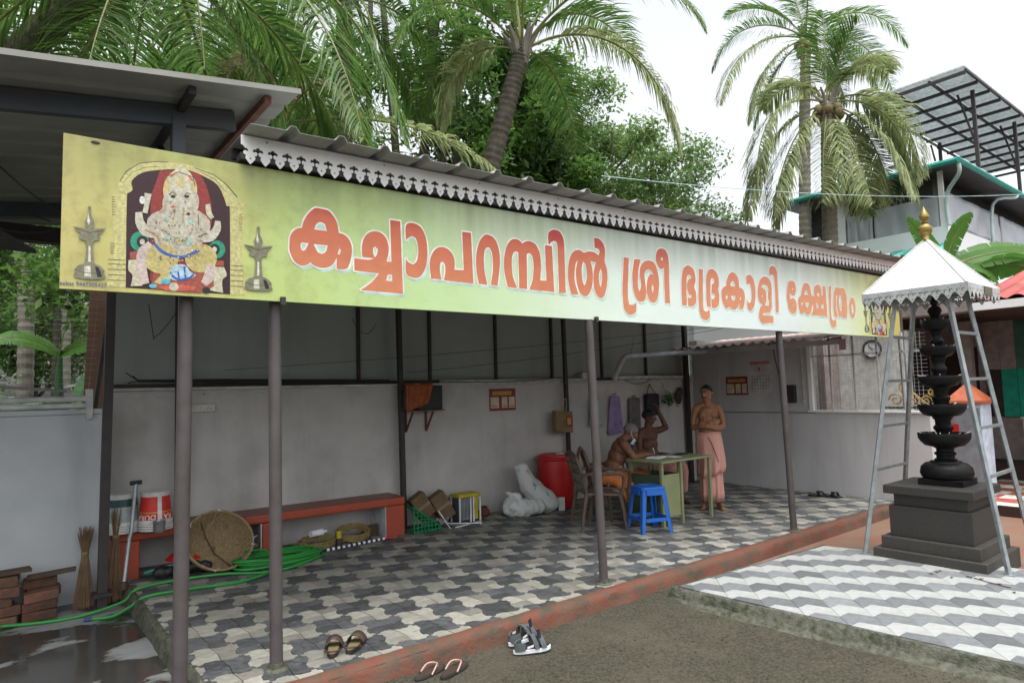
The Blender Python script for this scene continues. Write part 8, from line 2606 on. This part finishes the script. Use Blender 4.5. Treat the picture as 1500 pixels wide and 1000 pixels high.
def frond(p0, d0, length, droop, n=108, lw=.028, ll=.75, m=None, parent=None, twist=0.0, dry=False, hang=.55, start=.16, seedk=0):
    """one coconut frond: arching rib with two rows of narrow folded leaflets"""
    rnd = random.Random(seedk)
    p, d_ = Vector(p0), Vector(d0).normalized()
    steps = 26
    pts, tans = [p.copy()], [d_.copy()]
    st = length / steps
    for i in range(steps):
        d_ = (d_ + Vector((0, 0, -droop / steps * (1 + 1.2 * i / steps)))).normalized()
        p = p + d_ * st
        pts.append(p.copy())
        tans.append(d_.copy())
    mb = MB()
    side0 = tans[0].cross(Vector((0, 0, 1)))
    if side0.length < .05:
        side0 = Vector((1, 0, 0))
    for k in range(n):
        f_ = start + (1 - start) * (k + .5) / n
        q = f_ * steps
        i0 = min(int(q), steps - 1)
        c = pts[i0].lerp(pts[i0 + 1], q - i0)
        t_ = tans[i0].lerp(tans[i0 + 1], q - i0).normalized()
        s_ = t_.cross(Vector((0, 0, 1)))
        if s_.length < .08:
            s_ = side0.copy()
        s_.normalize()
        s_ = Matrix.Rotation(twist * f_, 3, t_) @ s_
        prof_ = (math.sin(math.pi * min(1, (f_ - start) / (1 - start) * .86 + .14)) ** .55) if f_ < 1 else .2
        L_ = ll * max(.18, prof_) * rnd.uniform(.72, 1.12)
        for sg in (-1, 1):
            if rnd.random() < (.09 if not dry else .22):
                continue
            dirn = (s_ * sg * .86 + t_ * (.42 + .35 * f_) + Vector((0, 0, .16 - .1 * f_))).normalized()
            w = lw * (.5 if m is not M['frond_y'] else .72) * rnd.uniform(.7, 1.25)
            g_ = hang * rnd.uniform(.55, 1.5)
            dirn = (dirn + Vector((rnd.gauss(0, .07), rnd.gauss(0, .07), rnd.gauss(0, .09)))).normalized()
            a = c.copy()
            dd = dirn.copy()
            prev = None
            segs = 3
            for j in range(segs + 1):
                ww = w * (.55, 1.0, .75, .06)[j]
                pr_ = dd.cross(t_)
                wd2 = (dd.cross(Vector((0, 0, 1))))
                if wd2.length < .05:
                    wd2 = t_.copy()
                wd2.normalize()
                wd2 = (wd2 * .75 + Vector((0, 0, .5 * sg))).normalized()
                l_, r_ = a + wd2 * ww, a - wd2 * ww
                if prev:
                    mb.add([prev[0], prev[1], r_, l_], [(0, 1, 2, 3)])
                prev = (l_, r_)
                a = a + dd * (L_ / segs)
                dd = (dd + Vector((0, 0, -g_ * (.5 + .45 * j)))).normalized()
    o = mb.build('frond', m or M['frond'], parent)
    rb = MB().tube(pts, [lerp(.030, .005, i / steps) * (length / 4) ** .5 for i in range(steps + 1)], 5)
    rb.build('rib', M['rachis'], o, local=False, origin=None)
    return o

def palm_trunk(pts, r0_, r1_, parent, m, rings=60):
    P = cat(pts, 10)
    n = len(P)
    full = []
    rad = []
    for k in range(rings * 2 + 1):
        f_ = k / (rings * 2)
        q = f_ * (n - 1)
        i0 = min(int(q), n - 2)
        full.append(P[i0].lerp(P[i0 + 1], q - i0))
        rad.append(lerp(r0_, r1_, f_) * (1.06 if k % 2 else .97) + random.uniform(-.004, .004))
    return MB().tube(full, rad, 14).build('trunk', m, parent, smooth=False)

def palm(label, crown, base_pts, r0_, r1_, fr_specs, m_trunk, nuts=True, name='coconut_palm', length=4.2, lw=.03, ll=.85):
    t = thing(name, label, 'palm', base_pts[0], 'coconut palms around the yard')
    palm_trunk(base_pts + [crown], r0_, r1_, t, m_trunk)
    c = Vector(crown)
    for i, (az, el, ln, dr, mk) in enumerate(fr_specs):
        d0 = Vector((math.cos(R(az)) * math.cos(R(el)), math.sin(R(az)) * math.cos(R(el)), math.sin(R(el))))
        o = frond(c + d0 * .10, d0, length * ln, dr, m=M[mk], parent=t, lw=lw, ll=ll * (.8 + .2 * ln), twist=random.uniform(-.5, .5), dry=(mk == 'frond_dry'), hang=.55 if mk == 'frond' else 1.1, seedk=i * 7 + int(c.x * 10))
    for k in range(9):
        a = random.uniform(0, 6.28)
        MB().tube([c + Vector((math.cos(a) * .05, math.sin(a) * .05, -.2)), c + Vector((math.cos(a) * .15, math.sin(a) * .15, .12)), c + Vector((math.cos(a) * .32, math.sin(a) * .32, .34))], [.05, .05, .02], 6).build('frond_base', M['bark_g'], t)
    if nuts:
        for k in range(11):
            a = random.uniform(0, 6.28)
            MB().ell(c + Vector((math.cos(a) * .27, math.sin(a) * .27, -.12 - random.uniform(0, .28))), (.10, .10, .125), 10, 8).build('coconut', M['coconut'], t, smooth=True)
    return t
IR = -38.6           # azimuth (deg) that runs to the right in the photograph
def ring(n, el0, el1, ln0, ln1, d0, d1, seed, kinds=('frond', 'frond_y'), az0=0):
    rnd = random.Random(seed)
    out = []
    for i in range(n):
        f_ = rnd.random()
        out.append((az0 + 360 * i / n + rnd.uniform(-12, 12), lerp(el0, el1, f_), rnd.uniform(ln0, ln1), lerp(d1, d0, f_), rnd.choice(kinds)))
    return out
# tall palm behind the middle of the shed
palm('tall coconut palm leaning right behind the middle of the shed', (6.84, 8.10, 7.28), [(5.6, 9.9, GZ), (6.0, 9.25, 2.7), (6.5, 8.55, 5.45)], .18, .14,
     [(IR + 5, 34, 1.0, 2.1, 'frond_y'), (IR - 25, 50, .95, 1.7, 'frond'), (IR + 40, 55, .9, 1.2, 'frond'), (IR + 175, 25, .55, 2.2, 'frond_y'), (IR + 150, 45, .7, 1.8, 'frond'), (IR + 205, 50, .7, 1.8, 'frond'),
      (IR + 95, 70, .9, .9, 'frond'), (IR - 80, 72, .9, .9, 'frond'), (IR + 20, 68, .9, 1.0, 'frond'), (IR + 240, 65, .8, 1.0, 'frond'), (IR + 60, 28, .7, 1.6, 'frond')], M['bark_p'], False, length=3.9, lw=.026, ll=.80)
# palm of the house side with drooping pale fronds
palm('coconut palm with drooping pale fronds in front of the white house', (15.85, 7.22, 8.4), [(15.95, 7.5, GZ), (15.9, 7.45, 3), (15.9, 7.35, 6.2)], .20, .15,
     [(IR + 2, 30, .95, 2.3, 'frond_y'), (IR - 10, 12, .85, 2.3, 'frond_y'), (IR + 10, -18, .8, 1.6, 'frond_y'), (IR - 30, -30, .85, 1.2, 'frond_y'), (IR + 30, -42, .8, 1.0, 'frond_y'), (IR - 75, -58, .8, .6, 'frond_y'),
      (IR + 180, 24, .85, 2.5, 'frond_y'), (IR + 170, -10, .95, 1.7, 'frond_y'), (IR + 195, -32, .9, 1.2, 'frond_y'), (IR + 165, -48, .85, .9, 'frond_y'), (IR + 230, -60, .75, .6, 'frond_y'),
      (IR + 60, 80, .75, .6, 'frond'), (IR + 20, 62, .7, 1.2, 'frond_y'), (IR + 120, 60, .6, 1.4, 'frond_y'), (IR - 60, 74, .5, .8, 'frond')], M['bark_g'], True, length=3.7, lw=.028, ll=1.1)
palm('tallest coconut palm with its crown at the top edge', (19.23, 9.28, 12.1), [(19.2, 9.8, GZ), (19.2, 9.7, 5), (19.2, 9.5, 9)], .2, .14,
     [(IR + 5, 20, .9, 1.5, 'frond'), (IR - 8, 45, .9, 1.6, 'frond'), (IR + 185, 12, 1.0, 1.5, 'frond_y'), (IR + 175, 40, .9, 1.6, 'frond'), (IR + 190, -20, .9, 1.3, 'frond_y'), (IR + 170, -35, .8, 1.0, 'frond'),
      (IR + 90, 75, .8, .8, 'frond'), (IR + 260, 70, .8, .8, 'frond'), (IR + 10, -40, .6, .8, 'frond'), (IR + 240, -55, .6, .6, 'frond_dry'), (IR - 30, -20, .7, 1.0, 'frond'), (IR + 140, 62, .8, 1.0, 'frond')], M['bark_g'], True, length=3.9, lw=.026, ll=.8)
# palms at upper left, close behind the roofs
palm('big coconut palm whose fronds fill the upper left corner', (1.36, 7.85, 6.75), [(-1.6, 9.9, GZ), (-1.2, 9.7, 3.2), (.2, 8.9, 5.6)], .2, .15,
     [(IR - 80, -38, .75, .7, 'frond'), (IR - 52, -20, .85, 1.0, 'frond'), (IR - 15, -5, 1.0, 1.4, 'frond'), (IR + 10, 12, 1.0, 1.6, 'frond'), (IR + 25, -22, .95, 1.1, 'frond'), (IR + 190, -6, 1.0, 1.3, 'frond'), (IR + 205, -28, .9, .9, 'frond'), (IR + 165, 5, 1.0, 1.5, 'frond'),
      (IR - 110, 5, .9, 1.3, 'frond'), (IR - 60, 25, .9, 1.3, 'frond'), (IR + 60, 5, .9, 1.3, 'frond'), (IR + 95, -20, .9, 1.0, 'frond'), (IR + 130, -12, .9, 1.2, 'frond'), (IR + 230, -22, .9, 1.0, 'frond'), (IR + 0, -45, .8, .7, 'frond'), (IR + 175, -48, .8, .6, 'frond')], M['bark_p'], False, length=3.8, lw=.030, ll=.95)
palm('coconut palm with a dark trunk left of the middle trees', (4.9, 10.8, 8.9), [(4.95, 11.0, GZ), (4.93, 10.96, 5)], .19, .14,
     [(IR + 185, -5, .9, 1.5, 'frond'), (IR + 170, 20, 1.0, 1.7, 'frond'), (IR + 5, 0, .7, 1.6, 'frond'), (IR - 10, 25, .8, 1.8, 'frond'), (IR + 200, -35, .8, 1.0, 'frond'), (IR + 20, -35, .65, 1.1, 'frond'), (IR - 60, -20, .8, 1.2, 'frond'), (IR - 85, 15, .8, 1.5, 'frond'), (IR + 235, 5, .9, 1.4, 'frond'), (IR + 215, 35, .9, 1.5, 'frond')], M['bark_p'], False, length=4.0, lw=.028, ll=.9)
# young palm whose low fronds show above the roof edges
t = thing('young_palm', 'young palm with pale arching frond just behind the shed roof', 'palm', (2.9, 8.6, GZ), 'coconut palms around the yard')
palm_trunk([(2.85, 8.6, GZ), (2.86, 8.5, 2.4), (2.9, 8.3, 5.1)], .16, .12, t, M['bark_p'], 24)
cY = Vector((2.92, 8.25, 5.15))
for i, (dr_, ln, dp, mk) in enumerate((((.76, -.60, .16), 3.0, .62, 'frond_y'), ((-.15, .1, 1.3), 1.5, 2.6, 'frond_dry'), ((.25, -.3, 1.2), 1.7, 3.2, 'frond_dry'), ((-.75, .4, .9), 2.4, 1.8, 'frond_y'), ((.3, .8, 1.2), 2.4, 1.4, 'frond'))):
    frond(cY, dr_, ln, dp, m=M[mk], parent=t, lw=.032 if i == 0 else .03, ll=.55, twist=.1, dry=(mk == 'frond_dry'), hang=.75 if i == 0 else 1.6, seedk=60 + i, n=74)

# --- broadleaf trees
def tree(label, base, height, lean, crown_r, crown_h, n_leaves, mk, seed, trunk_r=.14, limbs=9, leaf=.11, z0f=.35, name='broadleaf_tree', clumps=60, grp='broadleaf trees behind the shed'):
    rnd = random.Random(seed)
    t = thing(name, label, 'tree', base, grp)
    base = Vector(base)
    top = base + Vector((lean[0], lean[1], height))
    mid = base.lerp(top, .5) + Vector((rnd.uniform(-.3, .3), rnd.uniform(-.3, .3), 0))
    tr = MB()
    P = cat([base, base.lerp(mid, .6), mid, top], 6)
    tr.tube(P, [lerp(trunk_r, trunk_r * .3, i / (len(P) - 1)) for i in range(len(P))], 9)
    tips = []
    for k in range(limbs):
        f_ = lerp(z0f, .95, (k + .5) / limbs)
        p = P[min(int(f_ * (len(P) - 1)), len(P) - 1)]
        a = rnd.uniform(0, 6.28)
        out = Vector((math.cos(a), math.sin(a), rnd.uniform(.25, .9))).normalized()
        ln = crown_r * rnd.uniform(.55, 1.0) * (1.1 - .4 * f_)
        e = p + out * ln
        mm = p.lerp(e, .5) + Vector((rnd.uniform(-.2, .2), rnd.uniform(-.2, .2), rnd.uniform(0, .25)))
        tr.tube(cat([p, mm, e], 4), [lerp(trunk_r * .45, trunk_r * .10, i / 8) for i in range(9)], 6)
        tips.append((e, ln))
        for q in range(2):
            e2 = e + Vector((rnd.uniform(-1, 1), rnd.uniform(-1, 1), rnd.uniform(-.3, .8))) * ln * .45
            tr.tube([mm.lerp(e, .6), e2], [trunk_r * .12, trunk_r * .05], 5)
            tips.append((e2, ln * .6))
    tr.build('trunk', M['bark'], t, smooth=True)
    cc = base + Vector((lean[0], lean[1], height)) * .72
    cents = [(p, rnd.uniform(.35, .7)) for p, l_ in tips]
    while len(cents) < clumps:
        u_ = Vector((rnd.gauss(0, 1), rnd.gauss(0, 1), rnd.gauss(0, 1))).normalized() * (rnd.random() ** .4)
        cents.append((cc + Vector((u_.x * crown_r, u_.y * crown_r, u_.z * crown_h)), rnd.uniform(.3, .7)))
    mb = MB()
    per = n_leaves // len(cents)
    for c, r_ in cents:
        r_ = r_ * crown_r * .42 + .15
        for i in range(per):
            u_ = Vector((rnd.gauss(0, 1), rnd.gauss(0, 1), rnd.gauss(0, .7)))
            u_ = u_.normalized() * (rnd.random() ** .45) * r_
            p = c + u_
            a = Vector((rnd.gauss(0, 1), rnd.gauss(0, 1), rnd.gauss(-.3, .6))).normalized()
            s_ = a.cross(Vector((rnd.gauss(0, .5), rnd.gauss(0, .5), 1))).normalized()
            L_ = leaf * rnd.uniform(.4, 1.4)
            mb.add([p, p + a * L_ * .5 + s_ * L_ * .22, p + a * L_, p + a * L_ * .5 - s_ * L_ * .22], [(0, 1, 2, 3)])
    mb.build('crown', M[mk], t)
    return t
tree('dark slender tree with forked trunks left of the leaning palm', (6.3, 13.0, GZ), 11.5, (.4, .3), 2.3, 3.6, 13000, 'leaf_a', 11, .17, 12, 0.188, .3, clumps=58)
tree('tree with an upright dark trunk right behind the leaning palm', (7.9, 12.0, GZ), 12.0, (.6, .2), 2.4, 3.8, 14000, 'leaf_a', 12, .18, 12, 0.188, .3, clumps=60)
for bx_, by_, lx_, ly_ in ((6.9, 12.6, 1.1, -.5), (7.2, 12.4, -.6, .4), (8.3, 12.2, -.7, .3)):
    t = thing('bare_stem', 'dark bare stem %s behind the leaning palm' % {6.9: 'leaning right', 7.2: 'leaning left', 8.3: 'farthest right'}[bx_], 'trunk', (bx_, by_, GZ))
    MB().tube(cat([(bx_, by_, GZ), (bx_ + lx_ * .3, by_ + ly_ * .3, 4), (bx_ + lx_ * .5, by_ + ly_ * .5, 7), (bx_ + lx_, by_ + ly_, 12)], 6), [.15 - .005 * i for i in range(19)], 8).build('trunk', M['bark'], t, smooth=True)
tree('big dark leafy tree filling the gap behind the leaning palm', (9.6, 13.4, GZ), 10.5, (.3, .1), 2.6, 3.2, 25500, 'leaf_d', 13, .15, 11, 0.188, .3, clumps=66)
tree('thin tree with a pale upright stem above the roof', (10.7, 11.3, GZ), 8.6, (.1, 0), 1.5, 1.9, 10500, 'leaf_a', 14, .055, 10, 0.15, .45, clumps=34)
tree('rounded light green tree right of the leaning palm', (12.9, 14.0, GZ), 11.4, (.2, .1), 2.7, 3.1, 42000, 'leaf_b', 15, .16, 10, .14, .4, clumps=95)
tree('round light green bush tree at the right end of the trees', (15.6, 12.6, GZ), 9.3, (.3, .1), 2.5, 2.7, 40000, 'leaf_b', 16, .15, 10, .14, .4, clumps=95)
tree('yellowish green small tree in front of the round bush tree', (12.6, 11.4, GZ), 8.6, (.1, 0), 1.7, 1.7, 12000, 'leaf_b', 17, .08, 9, 0.138, .5, clumps=36)
tree('low dark tree showing over the shed roof', (10.9, 13.0, GZ), 10.0, (.1, 0), 2.0, 1.7, 19500, 'leaf_d', 18, .12, 9, 0.175, .45, clumps=46)
tree('leafy tree behind the upper left palms', (3.2, 16.0, GZ), 12.0, (.2, .1), 3.0, 3.6, 22500, 'leaf_a', 19, .18, 10, 0.213, .3, clumps=60)
tree('leafy tree high behind the left roof corner', (-3.2, 19.5, GZ), 13.0, (.1, .1), 2.6, 3.0, 14000, 'leaf_a', 20, .18, 10, .2, .5, clumps=50)
tree('leafy tree seen through the gap over the left wall', (-1.6, 24.0, GZ), 8.5, (.1, .1), 2.6, 3.8, 21000, 'leaf_a', 21, .16, 10, 0.175, .2, clumps=60)
tree('sunlit tree in the gap beside the brown sheet', (.9, 26.0, GZ), 8.5, (.1, .1), 2.6, 3.8, 21000, 'leaf_b', 22, .16, 10, 0.175, .2, clumps=60)
tree('tree far back in the gap over the left wall', (1.0, 32.0, GZ), 10.0, (.1, .1), 4.5, 5.0, 24000, 'leaf_a', 23, .2, 10, 0.275, .15, clumps=70)
tree('tree filling the sky between the left palms and the middle trees', (5.0, 16.5, GZ), 10.5, (.2, .1), 2.0, 3.0, 15000, 'leaf_a', 24, .12, 10, 0.188, .4, clumps=44)
# trunks seen through the gap at left
t = thing('palm_trunk', 'tall ringed palm trunk seen through the gap over the left wall', 'palm', (0.62, 18.6, GZ))
palm_trunk([(0.62, 18.6, GZ), (0.58, 18.57, 3.8), (0.43, 18.51, 5.7), (.3, 18.4, 10)], .17, .13, t, M['bark_g'])
t = thing('palm_trunk', 'slim spotted palm trunk beside the white building in the gap', 'palm', (1.5, 20.4, GZ))
palm_trunk([(1.52, 20.46, GZ), (1.5, 20.46, 3.2), (1.45, 20.4, 6), (1.4, 20.4, 9)], .11, .09, t, M['bark_g'])
t = thing('palm_trunk', 'thin dark trunk left of the slim spotted palm trunk', 'palm', (1.3, 20.8, GZ))
palm_trunk([(1.33, 20.9, GZ), (1.31, 20.9, 3.2), (1.4, 20.8, 7)], .09, .07, t, M['bark_p'])

# --- banana plants
def banana_leaf(p0, d0, length, width, droop, m, parent, seed, tear=.25, roll_=0.0):
    rnd = random.Random(seed)
    p, d_ = Vector(p0), Vector(d0).normalized()
    n = 22
    mb = MB()
    rows_ = []
    pts = []
    for i in range(n + 1):
        f_ = i / n
        s_ = d_.cross(Vector((0, 0, 1)))
        if s_.length < .05:
            s_ = Vector((.78, -.62, 0))
        s_.normalize()
        s_ = Matrix.Rotation(roll_, 3, d_) @ s_
        u_ = s_.cross(d_).normalized()
        w = width * (math.sin(math.pi * min(1, f_ * .93 + .05)) ** .6)
        rows_.append([p + s_ * w * k + u_ * (-.10 * abs(k) * w + .28 * w * (abs(k) > .01) * (.5 - abs(k) * .35)) + Vector((0, 0, rnd.uniform(-.012, .012) * abs(k))) for k in (-1, -.5, 0, .5, 1)])
        pts.append(p.copy())
        d_ = (d_ + Vector((0, 0, -droop / n * (1 + f_)))).normalized()
        p = p + d_ * (length / n)
    for i in range(n):
        for k in range(4):
            if (k in (0, 3)) and rnd.random() < tear:
                a, b, c, e_ = rows_[i][k], rows_[i][k + 1], rows_[i + 1][k + 1], rows_[i + 1][k]
                if k == 0:
                    a = a.lerp(e_, .4)
                    mb.add([a, b, c, e_], [(0, 1, 2, 3)])
                else:
                    b = b.lerp(c, .4)
                    mb.add([a, b, c, e_], [(0, 1, 2, 3)])
            else:
                mb.add([rows_[i][k], rows_[i][k + 1], rows_[i + 1][k + 1], rows_[i + 1][k]], [(0, 1, 2, 3)])
    o = mb.build('leaf', m, parent, smooth=True)
    MB().tube(pts, [lerp(.022, .004, i / n) for i in range(n + 1)], 6).build('midrib', M['rachis'], o)
def banana(label, base, h, leaves, m='banana'):
    t = thing('banana_plant', label, 'banana plant', base, 'banana plants')
    b_ = Vector(base)
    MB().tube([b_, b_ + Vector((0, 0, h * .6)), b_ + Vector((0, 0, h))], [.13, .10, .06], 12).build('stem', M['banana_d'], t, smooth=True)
    for i, (d0, ln, w, dr) in enumerate(leaves):
        banana_leaf(b_ + Vector((0, 0, h - .08)), d0, ln, w, dr, M[m], t, i + int(b_.x * 10), roll_=R((52, -48, 60, -55, 45)[i % 5]))
rgt = Vector((.78, -.62, 0))
banana('banana plant with bright leaves rising behind the white canopy', (13.75, 4.35, GZ), 3.85, [((-.42, .33, .95), 1.15, .15, .1), ((.14, -.16, .8), 1.15, .27, .9), ((.80, -.60, .40), 1.9, .27, .35), ((-.85, .62, .30), 1.2, .22, 1.0), ((.42, -.36, .35), 1.2, .26, 1.5)])
banana('banana plant at the right edge above the tiled roof', (15.2, 3.25, GZ), 3.75, [((-.7, .55, .45), 1.5, .24, .9), ((.5, -.6, .8), 1.4, .22, .8), ((-.1, .7, .5), 1.2, .2, 1.3)])
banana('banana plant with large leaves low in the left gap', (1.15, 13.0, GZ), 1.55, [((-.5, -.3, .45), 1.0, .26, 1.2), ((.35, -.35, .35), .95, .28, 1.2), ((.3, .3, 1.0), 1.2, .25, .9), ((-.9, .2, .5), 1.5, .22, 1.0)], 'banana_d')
banana('banana plant with pale leaf deeper in the left gap', (1.2, 18.0, GZ), 2.9, [((.6, -.4, .5), 1.6, .28, .9), ((-.6, -.1, .6), 1.4, .25, 1.0), ((.1, -.2, 1), 1.3, .25, .8)])
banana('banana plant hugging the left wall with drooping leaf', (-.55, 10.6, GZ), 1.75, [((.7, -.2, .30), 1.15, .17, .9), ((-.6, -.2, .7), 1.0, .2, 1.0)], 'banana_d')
# leafy growth low in the gap
def shrub(label, c, r_, n, mk, seed, grp='leafy shrubs beyond the left wall', leaf=.10):
    rnd = random.Random(seed)
    t = thing('shrub', label, 'shrub', (c[0], c[1], GZ), grp)
    st = MB()
    for k in range(7):
        a = rnd.uniform(0, 6.28)
        st.tube([(c[0], c[1], GZ), (c[0] + math.cos(a) * r_[0] * .6, c[1] + math.sin(a) * r_[1] * .6, c[2] + r_[2] * rnd.uniform(.0, .7))], [.02, .008], 5)
    st.build('stem', M['bark'], t)
    mb = MB()
    for i in range(n):
        u_ = Vector((rnd.gauss(0, 1), rnd.gauss(0, 1), rnd.gauss(0, 1))).normalized() * (rnd.random() ** .4)
        u_ *= 1 + .35 * noise.noise(u_ * 3 + Vector((seed, 0, 0)))
        p = Vector(c) + Vector((u_.x * r_[0], u_.y * r_[1], u_.z * r_[2]))
        a = Vector((rnd.gauss(0, 1), rnd.gauss(0, 1), rnd.gauss(-.2, .6))).normalized()
        s_ = a.cross(Vector((rnd.gauss(0, .5), rnd.gauss(0, .5), 1))).normalized()
        L_ = leaf * rnd.uniform(.6, 1.3)
        mb.add([p, p + a * L_ * .5 + s_ * L_ * .24, p + a * L_, p + a * L_ * .5 - s_ * L_ * .24], [(0, 1, 2, 3)])
    mb.build('foliage', M[mk], t)
shrub('bright leafy shrub in the left gap beside the brown sheet', (1.22, 11.4, 1.0), (.30, .4, .85), 1500, 'leaf_b', 31, leaf=.12)
shrub('dark shrub low behind the left wall', (-1.0, 12.5, 1.2), (1.4, .8, 1.3), 4000, 'leaf_d', 32)
shrub('hanging creeper at the far left of the gap', (-1.3, 15.0, 4.0), (.9, .8, 1.6), 2600, 'leaf_b', 33, leaf=.13)
shrub('dark leafy bush far back in the left gap', (-2.0, 20.0, 2.0), (2.6, 1.2, 2.6), 6000, 'leaf_a', 34, leaf=.14)
shrub('broad green undergrowth below the gap trees', (2.9, 21.5, .9), (1.3, 1.0, 1.1), 3500, 'leaf_b', 35, leaf=.13)

# --- clutter seen through the gap: lean-to, white posts, brown sheet, net
t = thing('lean_to', 'low dark-roofed lean-to with white posts beyond the left wall', 'shed', (.2, 16.2, GZ))
MB().obx((-.6, 16.3, 2.02), (1.75, 0, -.16), (0, .9, .02), (.01, 0, .03)).build('roof', M['dark_sheet'], t)
for x in (-.9, .25):
    MB().bx(x - .10, x + .10, 15.5, 15.7, GZ, 1.75).build('post', M['hw'], t)
MB().bx(-2.2, 1.0, 17.0, 17.1, GZ, 1.7).build('back_wall', M['dark_wood'], t)
t = thing('water_drum', 'green plastic drum beyond the left wall', 'drum', (.93, 14.4, GZ))
MB().lathe([(.16, 0), (.19, .05), (.19, 1.55), (.15, 1.68), (.05, 1.7)], 20, (.93, 14.4, GZ)).build('shell', mat('green_drum', (.02, .16, .12), .5), t, smooth=True)
t = thing('white_hut', 'small bright white hut beyond the left wall', 'hut', (1.9, 18.6, GZ))
MB().bx(1.35, 2.1, 18.4, 19.4, GZ, 1.9).build('wall', M['hw'], t)
MB().obx((1.7, 18.9, 2.05), (.6, 0, .12), (0, .75, 0), (0, 0, .03)).build('roof', M['fascia'], t)
t = thing('far_building', 'tall white building far behind the left gap', 'building', (3.4, 28.5, GZ))
MB().bx(2.45, 6.0, 28.4, 31, GZ, 7.0).build('wall', M['hw'], t)
for x in (2.75, 3.05):
    MB().bx(x, x + .08, 28.33, 28.399, 2.0, 6.5).build('pilaster', M['pvc_w'], t)
MB().bx(2.3, 6.2, 28.3, 28.399, 1.6, 1.8).build('ledge', M['pvc_w'], t)
t = thing('brown_sheet', 'long brown fibre sheet standing on edge beyond the left wall', 'sheet', (.95, 9.9, GZ))
MB().add([(.86, 9.9, GZ), (1.06, 9.9, GZ), (1.22, 9.9, 3.4), (.98, 9.9, 3.4), (.86, 9.94, GZ), (1.06, 9.94, GZ), (1.22, 9.94, 3.4), (.98, 9.94, 3.4)], [(0, 1, 2, 3), (7, 6, 5, 4), (0, 4, 5, 1), (1, 5, 6, 2), (2, 6, 7, 3), (3, 7, 4, 0)]).build('sheet', mat('brown_fibre_sheet', (.16, .085, .055), .8, scale=5, col2=(.20, .12, .08)), t)
t = thing('wire_net', 'thin wire net stretched above the left boundary wall', 'net', (0, 7.0, 1.65))
mb = MB()
for k in range(22):
    z = 1.66 + k * .058
    mb.tube([(-3, 6.99, z), (-1, 6.99, z + random.uniform(-.01, .01)), (.70 + .006 * k, 6.99, z + random.uniform(-.012, .012))], .0009, 4, cap=False)
for k in range(30):
    x = .68 - k * .085
    mb.tube([(x, 6.992, 1.65), (x + .10, 6.992, 2.95)], .0008, 4, cap=False)
mb.build('net', M['pvc_w'], t)
MB().bar((.74, 6.98, 1.55), (.88, 6.98, 3.0), .03).build('net_post', M['steel_dark'], t)
for x in (-2.9, -1.2):
    MB().bar((x, 6.98, 1.55), (x, 6.98, 3.0), .03).build('net_post', M['steel_dark'], t)
